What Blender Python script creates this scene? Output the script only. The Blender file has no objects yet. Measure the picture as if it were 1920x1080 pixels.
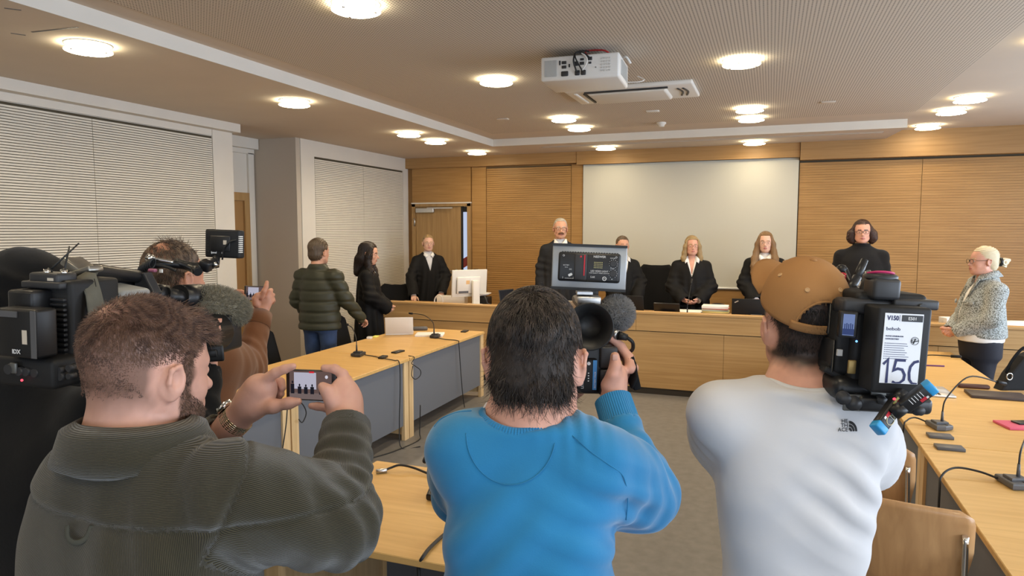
import bpy, bmesh, math, random
import numpy as np
from mathutils import Vector, Matrix, Euler
random.seed(7)
scn = bpy.context.scene
col = scn.collection

# ------------------------------------------------------------------ camera
F = 1290.0; CAMZ = 1.88
PITCH = math.atan2(108, F); YAW = math.atan2(485, math.hypot(F, 108))
cd = bpy.data.cameras.new('camera'); cam = bpy.data.objects.new('camera', cd); col.objects.link(cam)
cd.sensor_width = 36; cd.lens = F / 1920 * 36; cd.clip_start = .05
cam.location = (0, 0, CAMZ)
cam.rotation_euler = (math.pi/2 - PITCH, 0, YAW)
scn.camera = cam

# ------------------------------------------------------------------ world, exposure, daylight
w = bpy.data.worlds.new('overcast_sky'); scn.world = w; w.use_nodes = True
w.node_tree.nodes['Background'].inputs[0].default_value = (.62, .78, 1, 1)
w.node_tree.nodes['Background'].inputs[1].default_value = 1.5
vs = scn.view_settings
vs.view_transform = 'Standard'; vs.look = 'None'; vs.gamma = 1; vs.use_curve_mapping = False
vs.exposure = 0.05
cy = scn.cycles
cy.use_denoising = True
cy.max_bounces = 7; cy.diffuse_bounces = 4; cy.glossy_bounces = 3; cy.transmission_bounces = 4; cy.transparent_max_bounces = 8
cy.caustics_reflective = False; cy.caustics_refractive = False
cy.sample_clamp_indirect = 6

XR = 4.4; YF = -3.2; YB = 10.0; XL = -5.55; ZLO = 3.03; ZHI = 3.125
LAMP_W = 9.5; DISC_E = 20.0; DAY_W = 100.0
WARM = (1.0, .80, .55); DAY = (.74, .85, 1.0)
WINS = [(-2.6, -.2), (.2, 2.6), (3.0, 5.4), (5.8, 8.2)]          # window openings along the right wall (y0, y1)
BACKWINS = [(-2.2, 0.2), (.9, 3.3)]                               # and behind the photographer (x0, x1)
def area(name, loc, rot, sx, sy, power, color):
    l = bpy.data.lights.new(name, 'AREA'); l.shape = 'RECTANGLE'; l.size = sx; l.size_y = sy
    l.energy = power; l.color = color
    o = bpy.data.objects.new(name, l); o.location = loc; o.rotation_euler = rot; col.objects.link(o); return o
for y0, y1 in WINS:
    area('window_daylight', (XR+.12, (y0+y1)/2, 1.75), (0, math.pi/2, 0), 1.5, y1-y0-.1, DAY_W, DAY)
for x0, x1 in BACKWINS:
    area('window_daylight', ((x0+x1)/2, YF-.12, 1.75), (math.pi/2, 0, 0), x1-x0-.1, 1.5, DAY_W*.22, (.80, .88, 1.0))

# ------------------------------------------------------------------ pixel -> world
cp_, sp_ = math.cos(PITCH), math.sin(PITCH); cyw, syw = math.cos(YAW), math.sin(YAW)
FW = np.array([-syw*cp_, cyw*cp_, -sp_]); RT = np.array([cyw, syw, 0.]); UP = np.cross(RT, FW)
CAM = np.array([0, 0, CAMZ])
FH = np.array([-syw, cyw, 0.]); ZZ = np.array([0, 0, 1.])
def ray(x, y): return FW + RT*(x-960)/F - UP*(y-540)/F
def at(x, y, X=None, Y=None, Z=None, D=None):
    r = ray(x, y)
    t = X/r[0] if X is not None else Y/r[1] if Y is not None else (Z-CAMZ)/r[2] if Z is not None else D
    return CAM + t*r

# ------------------------------------------------------------------ materials
MATS = {}
def mat(name, color, rough=.5, metal=0, spec=.4, noise=None, bump=None, emit=None, stretch=(1, 1, 1), coat=0, alpha=1, sheen=0, c2=None, attr=False):
    """noise=(scale, amount) colour variation; bump=(scale, strength, distance)"""
    if name in MATS: return MATS[name]
    m = bpy.data.materials.new(name); m.use_nodes = True; MATS[name] = m
    nt = m.node_tree; b = nt.nodes['Principled BSDF']
    c = (*color, 1)
    b.inputs['Base Color'].default_value = c; b.inputs['Roughness'].default_value = rough
    b.inputs['Metallic'].default_value = metal; b.inputs['Specular IOR Level'].default_value = spec
    b.inputs['Coat Weight'].default_value = coat; b.inputs['Sheen Weight'].default_value = sheen
    b.inputs['Alpha'].default_value = alpha
    tc = None
    def coords():
        nonlocal tc
        if tc is None:
            t = nt.nodes.new('ShaderNodeTexCoord'); mp = nt.nodes.new('ShaderNodeMapping')
            nt.links.new(t.outputs['Object'], mp.inputs[0]); mp.inputs['Scale'].default_value = stretch; tc = mp
        return tc.outputs[0]
    if noise:
        n = nt.nodes.new('ShaderNodeTexNoise'); n.inputs['Scale'].default_value = noise[0]; n.inputs['Detail'].default_value = 5
        nt.links.new(coords(), n.inputs['Vector'])
        r = nt.nodes.new('ShaderNodeValToRGB'); a = noise[1]
        r.color_ramp.elements[0].position = .3; r.color_ramp.elements[1].position = .7
        r.color_ramp.elements[0].color = (*(c2 if c2 else [max(0, v*(1-a)) for v in color]), 1)
        r.color_ramp.elements[1].color = (*[min(1, v*(1+a*.6)) for v in color], 1)
        nt.links.new(n.outputs[0], r.inputs[0]); nt.links.new(r.outputs[0], b.inputs['Base Color'])
    if bump:
        n = nt.nodes.new('ShaderNodeTexNoise'); n.inputs['Scale'].default_value = bump[0]; n.inputs['Detail'].default_value = 4
        nt.links.new(coords(), n.inputs['Vector'])
        u = nt.nodes.new('ShaderNodeBump'); u.inputs['Strength'].default_value = bump[1]; u.inputs['Distance'].default_value = bump[2]
        nt.links.new(n.outputs[0], u.inputs['Height']); nt.links.new(u.outputs[0], b.inputs['Normal'])
    if emit:
        b.inputs['Emission Color'].default_value = (*emit[0], 1); b.inputs['Emission Strength'].default_value = emit[1]
    return m
def math_node(nt, op, a, b=None):
    n = nt.nodes.new('ShaderNodeMath'); n.operation = op
    for i, v in enumerate((a, b)):
        if v is None: continue
        if isinstance(v, (int, float)): n.inputs[i].default_value = v
        else: nt.links.new(v, n.inputs[i])
    return n.outputs[0]
def wood(name, dark, light, rough=.4, scale=(1, 1, 14), grain=3.0, coat=0):
    m = mat(name, light, rough, spec=.35, coat=coat); nt = m.node_tree; b = nt.nodes['Principled BSDF']
    t = nt.nodes.new('ShaderNodeTexCoord'); mp = nt.nodes.new('ShaderNodeMapping'); mp.inputs['Scale'].default_value = scale
    nt.links.new(t.outputs['Object'], mp.inputs[0])
    n = nt.nodes.new('ShaderNodeTexNoise'); n.inputs['Scale'].default_value = grain; n.inputs['Detail'].default_value = 8; n.inputs['Distortion'].default_value = .6
    nt.links.new(mp.outputs[0], n.inputs['Vector'])
    n2 = nt.nodes.new('ShaderNodeTexNoise'); n2.inputs['Scale'].default_value = 1.1; nt.links.new(t.outputs['Object'], n2.inputs['Vector'])
    s = math_node(nt, 'ADD', math_node(nt, 'MULTIPLY', n.outputs[0], .7), math_node(nt, 'MULTIPLY', n2.outputs[0], .3))
    r = nt.nodes.new('ShaderNodeValToRGB'); r.color_ramp.elements[0].position = .36; r.color_ramp.elements[1].position = .62
    r.color_ramp.elements[0].color = (*dark, 1); r.color_ramp.elements[1].color = (*light, 1)
    nt.links.new(s, r.inputs[0]); nt.links.new(r.outputs[0], b.inputs['Base Color'])
    return m
def stripes(name, color, dark, freq, lo=.35, hi=.65, rough=.9, bump=.002, attr='rib', noise=0, sheen=.3, mixc=.6):
    """ribs along a stored vertex attribute (corduroy, knit, ribbing, combed hair)"""
    m = mat(name, color, rough, spec=.2, sheen=sheen); nt = m.node_tree; b = nt.nodes['Principled BSDF']
    a = nt.nodes.new('ShaderNodeAttribute'); a.attribute_name = attr
    v = a.outputs['Fac']
    if noise:
        t = nt.nodes.new('ShaderNodeTexCoord'); n = nt.nodes.new('ShaderNodeTexNoise'); n.inputs['Scale'].default_value = 9
        nt.links.new(t.outputs['Object'], n.inputs['Vector']); v = math_node(nt, 'ADD', v, math_node(nt, 'MULTIPLY', n.outputs[0], noise))
    s = math_node(nt, 'SINE', math_node(nt, 'MULTIPLY', v, freq*2*math.pi))
    s = math_node(nt, 'ADD', math_node(nt, 'MULTIPLY', s, .5), .5)
    r = nt.nodes.new('ShaderNodeValToRGB'); r.color_ramp.elements[0].position = lo*.6; r.color_ramp.elements[1].position = hi
    r.color_ramp.elements[0].color = (*dark, 1); r.color_ramp.elements[1].color = (*color, 1)
    nt.links.new(s, r.inputs[0]); nt.links.new(r.outputs[0], b.inputs['Base Color'])
    u = nt.nodes.new('ShaderNodeBump'); u.inputs['Strength'].default_value = .6; u.inputs['Distance'].default_value = bump
    nt.links.new(s, u.inputs['Height']); nt.links.new(u.outputs[0], b.inputs['Normal'])
    return m
def perforated(name, color, hole, pitch, r0):
    m = mat(name, color, .9, spec=.1); nt = m.node_tree; b = nt.nodes['Principled BSDF']
    t = nt.nodes.new('ShaderNodeTexCoord'); sx = nt.nodes.new('ShaderNodeSeparateXYZ'); nt.links.new(t.outputs['Object'], sx.inputs[0])
    d = []
    for k in (0, 1):
        f = math_node(nt, 'SUBTRACT', math_node(nt, 'FRACT', math_node(nt, 'MULTIPLY', sx.outputs[k], 1/pitch)), .5)
        d.append(math_node(nt, 'MULTIPLY', f, f))
    q = math_node(nt, 'LESS_THAN', math_node(nt, 'ADD', d[0], d[1]), r0*r0)
    mx = nt.nodes.new('ShaderNodeMix'); mx.data_type = 'RGBA'
    mx.inputs['A'].default_value = (*color, 1); mx.inputs['B'].default_value = (*hole, 1)
    nt.links.new(q, mx.inputs['Factor']); nt.links.new(mx.outputs['Result'], b.inputs['Base Color'])
    return m
def emission(name, color, s):
    if name in MATS: return MATS[name]
    m = bpy.data.materials.new(name); m.use_nodes = True; MATS[name] = m; nt = m.node_tree
    nt.nodes.remove(nt.nodes['Principled BSDF']); e = nt.nodes.new('ShaderNodeEmission')
    e.inputs[0].default_value = (*color, 1); e.inputs[1].default_value = s
    nt.links.new(e.outputs[0], nt.nodes['Material Output'].inputs[0]); return m

# ------------------------------------------------------------------ mesh building
def V(p): return Vector([float(c) for c in p])
def frame(z, x=None):
    """3x3 matrix with local z along z and local x near x"""
    z = V(z).normalized(); x = V(x) if x is not None else (Vector((1, 0, 0)) if abs(z.x) < .9 else Vector((0, 1, 0)))
    y = z.cross(x).normalized(); x = y.cross(z)
    return Matrix((x, y, z)).transposed()
class MB:
    def __init__(s): s.bm = bmesh.new(); s.mi = 0
    def _fin(s, verts, M=None, smooth=False):
        if M is not None: bmesh.ops.transform(s.bm, matrix=M, verts=verts)
        fs = set(f for v in verts for f in v.link_faces)
        for f in fs: f.material_index = s.mi; f.smooth = smooth
    def box(s, c, size, rot=None, bevel=0, seg=2, M=None, taper=None):
        r = bmesh.ops.create_cube(s.bm, size=1); vs = r['verts']
        for v in vs:
            if taper and v.co.z > 0: v.co.x *= taper[0]; v.co.y *= taper[1]
            v.co = Vector((v.co.x*size[0], v.co.y*size[1], v.co.z*size[2]))
        if bevel:
            es = list(set(e for v in vs for e in v.link_edges))
            n0 = set(s.bm.verts)
            rr = bmesh.ops.bevel(s.bm, geom=es, offset=bevel, segments=seg, profile=.5, affect='EDGES')
            vs = list(set(v for f in rr['faces'] for v in f.verts) | set(v for v in vs if v.is_valid))
        T = Matrix.Translation(V(c))
        if rot is not None: T = T @ (rot.to_4x4() if isinstance(rot, Matrix) else Euler(rot).to_matrix().to_4x4())
        s._fin(vs, T if M is None else M @ T, bool(bevel) and seg > 1)
        return s
    def b2(s, lo, hi, bevel=0, seg=1):
        return s.box([(a+b)/2 for a, b in zip(lo, hi)], [abs(b-a) for a, b in zip(lo, hi)], bevel=bevel, seg=seg)
    def cyl(s, a, b, r0, r1=None, n=16, caps=True, smooth=True):
        r1 = r0 if r1 is None else r1; a = V(a); b = V(b)
        R = frame(b-a)
        A = [s.bm.verts.new(a + R @ Vector((r0*math.cos(2*math.pi*i/n), r0*math.sin(2*math.pi*i/n), 0))) for i in range(n)]
        B = [s.bm.verts.new(b + R @ Vector((r1*math.cos(2*math.pi*i/n), r1*math.sin(2*math.pi*i/n), 0))) for i in range(n)]
        for i in range(n):
            f = s.bm.faces.new((A[i], A[(i+1) % n], B[(i+1) % n], B[i])); f.material_index = s.mi; f.smooth = smooth
        if caps:
            for L in (A[::-1], B):
                if len(L) > 2: f = s.bm.faces.new(L); f.material_index = s.mi
        return s
    def tube(s, pts, r, n=8, sub=6, closed=False, flat=1.0, rr=None):
        """smooth tube through points (Catmull-Rom)"""
        P = [V(p) for p in pts]; Q = []; U = []
        N = len(P)
        segs = N if closed else N-1
        for i in range(segs):
            g = lambda k: P[k % N] if closed else P[min(max(k, 0), N-1)]
            p0, p1, p2, p3 = g(i-1), g(i), g(i+1), g(i+2)
            for j in range(sub):
                t = j/sub
                Q.append(.5*((2*p1) + (p2-p0)*t + (2*p0-5*p1+4*p2-p3)*t*t + (3*p1-p0-3*p2+p3)*t*t*t)); U.append(i+t)
        if not closed: Q.append(P[-1]); U.append(N-1)
        rings = []; prev = None; L = len(Q)
        for k, q in enumerate(Q):
            d = (Q[(k+1) % L] if closed or k < L-1 else q) - (Q[k-1] if closed or k > 0 else q)
            d = d.normalized() if d.length > 1e-9 else Vector((0, 0, 1))
            if prev is None: x = frame(d).col[0].copy()
            else:
                x = prev - d*prev.dot(d); x = x.normalized() if x.length > 1e-6 else frame(d).col[0].copy()
            prev = x; y = d.cross(x)
            rad = r if rr is None else float(np.interp(U[k], range(N), rr))
            rings.append([s.bm.verts.new(q + rad*(x*math.cos(2*math.pi*i/n) + y*flat*math.sin(2*math.pi*i/n))) for i in range(n)])
        for k in range(L if closed else L-1):
            A, B = rings[k], rings[(k+1) % L]
            for i in range(n):
                f = s.bm.faces.new((A[i], A[(i+1) % n], B[(i+1) % n], B[i])); f.smooth = True; f.material_index = s.mi
        if not closed:
            for R_ in (rings[0][::-1], rings[-1]):
                f = s.bm.faces.new(R_); f.material_index = s.mi
        return s
    def lathe(s, prof, M=None, n=32, smooth=True):
        """profile [(r, z)...] about local z"""
        rows = []
        for r, z in prof:
            rows.append([s.bm.verts.new((r*math.cos(2*math.pi*i/n), r*math.sin(2*math.pi*i/n), z)) for i in range(n)] if r > 1e-6 else [s.bm.verts.new((0, 0, z))])
        for A, B in zip(rows, rows[1:]):
            for i in range(n):
                q = [A[i % len(A)], A[(i+1) % len(A)], B[(i+1) % len(B)], B[i % len(B)]]; q = list(dict.fromkeys(q))
                if len(q) > 2:
                    f = s.bm.faces.new(q); f.smooth = smooth; f.material_index = s.mi
        if M is not None: bmesh.ops.transform(s.bm, matrix=M, verts=[v for R_ in rows for v in R_])
        return s
    def ball(s, c, r, n=16, M=None):
        r = (r, r, r) if isinstance(r, (int, float)) else r
        rr = bmesh.ops.create_uvsphere(s.bm, u_segments=n, v_segments=max(6, n//2), radius=1)
        T = Matrix.Translation(V(c)) @ (M.to_4x4() if M is not None else Matrix.Identity(4)) @ Matrix.Diagonal((*r, 1))
        s._fin(rr['verts'], T, True); return s
    def prism(s, poly, depth, M=None, bevel=0):
        """polygon in local xy, extruded along +z"""
        A = [s.bm.verts.new((p[0], p[1], 0)) for p in poly]; B = [s.bm.verts.new((p[0], p[1], depth)) for p in poly]; n = len(poly)
        fs = [s.bm.faces.new(A[::-1]), s.bm.faces.new(B)] + [s.bm.faces.new((A[i], A[(i+1) % n], B[(i+1) % n], B[i])) for i in range(n)]
        vs = A+B
        if bevel:
            es = list(set(e for f in fs[:2] for e in f.edges))
            rr = bmesh.ops.bevel(s.bm, geom=es, offset=bevel, segments=2, profile=.5, affect='EDGES')
            vs = list(set(v for f in rr['faces'] for v in f.verts) | set(v for v in vs if v.is_valid))
        s._fin(vs, M, False); return s
    def sheet(s, grid, closed_u=False, smooth=True, thick=0):
        """grid of points rows x cols"""
        G = [[s.bm.verts.new(V(p)) for p in row] for row in grid]
        fs = []
        for a, b in zip(G, G[1:]):
            m = len(a)
            for i in range(m if closed_u else m-1):
                f = s.bm.faces.new((a[i], a[(i+1) % m], b[(i+1) % m], b[i])); f.smooth = smooth; f.material_index = s.mi; fs.append(f)
        if thick:
            s.bm.normal_update()
            r = bmesh.ops.solidify(s.bm, geom=fs, thickness=thick)
            for f in r['geom']:
                if isinstance(f, bmesh.types.BMFace): f.smooth = smooth; f.material_index = s.mi
        return s
    def build(s, name, mats, parent=None, loc=None, fix=True):
        if fix: bmesh.ops.recalc_face_normals(s.bm, faces=s.bm.faces)
        me = bpy.data.meshes.new(name)
        if loc is not None: bmesh.ops.translate(s.bm, verts=s.bm.verts, vec=-V(loc))
        s.bm.to_mesh(me); s.bm.free()
        for m in (mats if isinstance(mats, (list, tuple)) else [mats]): me.materials.append(m)
        o = bpy.data.objects.new(name, me); col.objects.link(o)
        if loc is not None: o.location = V(loc)
        if parent is not None: attach(o, parent)
        return o
def wloc(o):
    M = Matrix.Identity(4)
    while o is not None: M = o.matrix_basis @ M; o = o.parent
    return M
def attach(o, parent):
    """world-space mesh under a parent: keeps its place"""
    Mw = wloc(o); o.parent = parent; o.matrix_basis = wloc(parent).inverted() @ Mw
def tag(o, label, cat, group=None, kind=None):
    o['label'] = label; o['category'] = cat
    if group: o['group'] = group
    if kind: o['kind'] = kind
    return o
def thing(name, label, cat, loc=(0, 0, 0), rotz=0, group=None, rot=None):
    o = bpy.data.objects.new(name, None); col.objects.link(o); o.location = V(loc); o.empty_display_size = .05
    o.rotation_euler = (0, 0, rotz) if rot is None else (rot.to_euler() if isinstance(rot, Matrix) else rot)
    return tag(o, label, cat, group)
def lpart(parent, name, mb, mats):
    """part whose mesh is written in the parent's local space"""
    o = mb.build(name, mats); o.parent = parent; return o
def struct(name, mb, mats):
    o = mb.build(name, mats); o['kind'] = 'structure'; return o
def copy_tree(o, parent=None):
    c = o.copy(); col.objects.link(c)
    if parent is not None: c.parent = parent
    for ch in list(o.children): copy_tree(ch, c)
    return c
def text_mesh(mb, s, size, M, font_bold=0, depth=.0004, align='LEFT', sx=1.0):
    """lettering as a thin mesh, local xy plane facing +z"""
    c = bpy.data.curves.new('t', 'FONT'); c.body = s; c.size = size; c.extrude = depth; c.align_x = align; c.offset = font_bold; c.resolution_u = 3
    o = bpy.data.objects.new('t', c); col.objects.link(o)
    bpy.context.view_layer.update()
    me = bpy.data.meshes.new_from_object(o.evaluated_get(bpy.context.evaluated_depsgraph_get()))
    n0 = len(mb.bm.verts); f0 = len(mb.bm.faces)
    mb.bm.from_mesh(me); mb.bm.verts.ensure_lookup_table(); mb.bm.faces.ensure_lookup_table()
    vs = mb.bm.verts[n0:]
    for f in mb.bm.faces[f0:]: f.material_index = mb.mi
    bmesh.ops.transform(mb.bm, matrix=M @ Matrix.Diagonal((sx, 1, 1, 1)), verts=vs)
    bpy.data.objects.remove(o); bpy.data.curves.remove(c); bpy.data.meshes.remove(me)
# ================================================================== materials of the room
plaster = mat('white_plaster', (.72, .685, .62), .9, spec=.1, noise=(3, .03))
ceilm = mat('ceiling_paint', (.62, .545, .46), .95, spec=.05, noise=(2, .03))
perf = perforated('perforated_ceiling_board', (.63, .56, .475), (.10, .085, .07), .021, .22)
panelw = mat('cream_acoustic_panel', (.74, .70, .61), .8, spec=.15, noise=(6, .03))
gapdark = mat('dark_groove_felt', (.10, .085, .06), 1, spec=0)
greywall = mat('grey_beige_board', (.52, .46, .385), .85, spec=.15)
lino = mat('grey_linoleum', (.195, .185, .175), .45, spec=.3, noise=(14, .14), bump=(60, .04, .002))
woodp = wood('oak_wall_panel', (.36, .19, .06), (.47, .265, .093), .45, (.5, .5, 16))
woodf = wood('oak_fascia', (.36, .20, .072), (.44, .255, .10), .45, (.5, .5, 16))
woodb = wood('beech_bench_veneer', (.45, .26, .10), (.56, .345, .145), .4, (.4, 1, 18))
woodt = wood('beech_table_top', (.62, .37, .125), (.72, .45, .165), .42, (14, 1.0, 14), 2.0)
woodtx = wood('beech_table_top_cross', (.62, .37, .125), (.72, .45, .165), .42, (1.0, 14, 14), 2.0)
woodl = wood('beech_post', (.60, .41, .20), (.76, .55, .30), .4, (14, 14, 1), 2.2)
woodd = wood('door_veneer', (.34, .20, .08), (.43, .27, .115), .4, (14, 14, .8), 2.0)
ply = wood('plywood_chair_shell', (.48, .27, .12), (.62, .365, .17), .35, (12, 12, .8), 2.0, coat=.2)
plyedge = mat('plywood_edge', (.66, .45, .25), .5)
modesty = mat('grey_modesty_board', (.145, .155, .175), .6, spec=.3)
black = mat('black_plastic', (.010, .010, .011), .38, spec=.45)
blackm = mat('matt_black_plastic', (.013, .013, .0135), .55, spec=.3)
blackr = mat('black_rubber', (.014, .014, .014), .5)
blackf = mat('black_fabric', (.014, .014, .015), .9, spec=.1, bump=(300, .2, .001))
greyp = mat('grey_plastic', (.10, .10, .105), .45)
dgrey = mat('anthracite_plastic', (.030, .030, .032), .45)
whitep = mat('white_plastic', (.74, .72, .68), .4)
offw = mat('offwhite_device', (.72, .70, .65), .4)
chrome = mat('chrome', (.75, .74, .72), .18, 1)
steel = mat('brushed_steel', (.55, .55, .55), .35, 1)
alu = mat('silver_aluminium', (.68, .69, .70), .35, .8)
paper = mat('paper', (.86, .85, .82), .8, spec=.1)
ZP = .17

# ================================================================== floor, walls, ceiling
struct('floor', MB().b2((XL-1, YF-.2, -.1), (XR+.2, YB+.2, 0)), lino)
struct('trim_1', MB().b2((XL+.02, 8.45, 0), (XR, YB, ZP)), woodb)                       # the dais behind the bench
def ceil():
    struct('ceiling', MB().b2((-3.615, YF-.2, ZHI), (XR+.2, YB+.1, ZHI+.1)), ceilm)
    m = MB(); m.b2((-3.40, YF, ZHI-.004), (1.39, 8.35, ZHI+.01)); struct('ceiling_perforated', m, perf)
    m = MB(); m.b2((XL-1, YF-.2, ZLO), (-3.615, YB+.1, ZHI+.1)); struct('ceiling_soffit_left', m, ceilm)
    m = MB(); m.prism([(-3.615, 8.9), (1.40, 8.9), (1.30, YB+.1), (-3.615, YB+.1)], ZHI+.1-ZLO, Matrix.Translation((0, 0, ZLO)))
    struct('ceiling_soffit_back', m, ceilm)
    m = MB(); m.b2((-3.62, YF, ZLO), (-3.612, 8.9, ZHI)); struct('trim_2', m, plaster)
    m = MB(); m.b2((-3.612, 8.892, ZLO), (1.40, 8.9, ZHI)); struct('trim_3', m, plaster)
    m = MB(); m.b2((-3.0, 9.15, ZLO-.006), (1.2, 9.19, ZLO+.004)); m.b2((-3.0, 9.23, ZLO-.006), (1.2, 9.25, ZLO+.004)); struct('trim_4', m, greywall)
    m = MB()
    for a, b in (((20, 62), (48, 66)), ((60, 60), (146, 51)), ((8, 15), (40, 19))):
        p, q = at(*a, Z=ZLO), at(*b, Z=ZLO); m.box((p+q)/2, (np.linalg.norm(q-p), .012, .004), rot=(0, 0, math.atan2(q[1]-p[1], q[0]-p[0])))
    struct('trim_5', m, greyp)
ceil()
def slats(m, axis, fixed, depth, u0, u1, z0, z1, pitch, gap, seams=()):
    """grooved acoustic board: real slats with open gaps. axis 'x': wall at X=fixed facing +X, 'y': wall at Y=fixed facing -Y"""
    us = [u0] + list(seams) + [u1]
    n = int((z1-z0)/pitch)
    for a, b in zip(us, us[1:]):
        for i in range(n):
            lo, hi = z0+i*pitch+gap/2, z0+(i+1)*pitch-gap/2
            if axis == 'x': m.b2((fixed, a+.0025, lo), (fixed+depth, b-.0025, hi))
            else: m.b2((a+.0025, fixed-depth, lo), (b-.0025, fixed, hi))
def left_wall():
    # near stretch with the grooved panels
    m = MB(); m.b2((XL-.1, YF-.2, 0), (XL-.015, 6.07, ZLO+.05)); m.b2((XL-.9, 6.0, 0), (XL-.1, 6.07, ZLO+.05)); struct('wall_left', m, plaster)
    m = MB(); m.mi = 1; m.b2((XL-.014, YF, .12), (XL-.012, 5.79, 2.87)); m.mi = 0
    slats(m, 'x', XL-.012, .014, -1.4, 5.785, .14, 2.86, .0222, .0062, (.0, 1.47, 2.94, 4.41))
    struct('wall_left_grooved', m, [panelw, gapdark])
    m = MB(); m.b2((XL-.014, YF, 2.875), (XL+.004, 5.785, 2.96)); m.b2((XL-.02, 5.79, 0), (XL+.006, 6.075, 2.97)); struct('trim_6', m, plaster)
    struct('trim_7', MB().b2((XL-.02, YF, 2.94), (XL+.11, 6.09, ZLO)), plaster)
    struct('baseboard_left', MB().b2((XL-.014, YF, 0), (XL+.01, 5.79, .12)), greywall)
    # niche with the side door
    x = XL-.66
    m = MB(); m.b2((x-.1, 6.0, 0), (x, 7.3, ZLO+.05)); struct('wall_niche', m, plaster)
    m = MB(); m.b2((x, 6.07, 2.84), (x+.03, 7.15, 2.9)); m.b2((x, 7.04, 0), (x+.03, 7.14, 2.85)); m.b2((x, 6.07, 2.90), (x+.1, 7.15, ZLO)); struct('trim_8', m, plaster)
    m = MB(); m.b2((x, 6.12, 0), (x+.04, 6.22, 2.35)); m.b2((x, 6.94, 0), (x+.04, 7.03, 2.35)); m.b2((x, 6.22, 2.25), (x+.04, 6.94, 2.35)); struct('trim_9', m, woodd)
    d = struct('door_1', MB().b2((x-.01, 6.22, .01), (x+.012, 6.94, 2.25)), mat('brown_door_leaf', (.36, .20, .075), .45))
    h = MB(); h.cyl((x+.01, 6.3, 1.05), (x+.06, 6.3, 1.05), .012); h.tube([(x+.06, 6.3, 1.05), (x+.06, 6.36, 1.05), (x+.06, 6.42, 1.05)], .01); h.build('door_handle', steel, d)
    # pier and far stretch
    struct('wall_pier', MB().b2((x-.1, 7.16, 0), (XL, 7.24, ZLO+.05)), greywall)
    m = MB(); m.b2((XL-.1, 7.24, 0), (XL-.015, YB+.1, ZLO+.05)); struct('wall_left_far', m, plaster)
    m = MB(); m.mi = 1; m.b2((XL-.014, 7.5, .12), (XL-.012, 9.84, 2.83)); m.mi = 0
    slats(m, 'x', XL-.012, .014, 7.53, 9.82, .14, 2.82, .0240, .0050, (8.67,)); struct('wall_left_far_grooved', m, [panelw, gapdark])
    m = MB(); m.b2((XL-.014, 7.25, 0), (XL+.004, 7.525, ZLO)); m.b2((XL-.014, 7.525, 2.83), (XL+.004, 9.98, ZLO)); m.b2((XL-.014, 9.825, 0), (XL+.004, 9.98, 2.83)); struct('trim_10', m, plaster)
left_wall()
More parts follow.
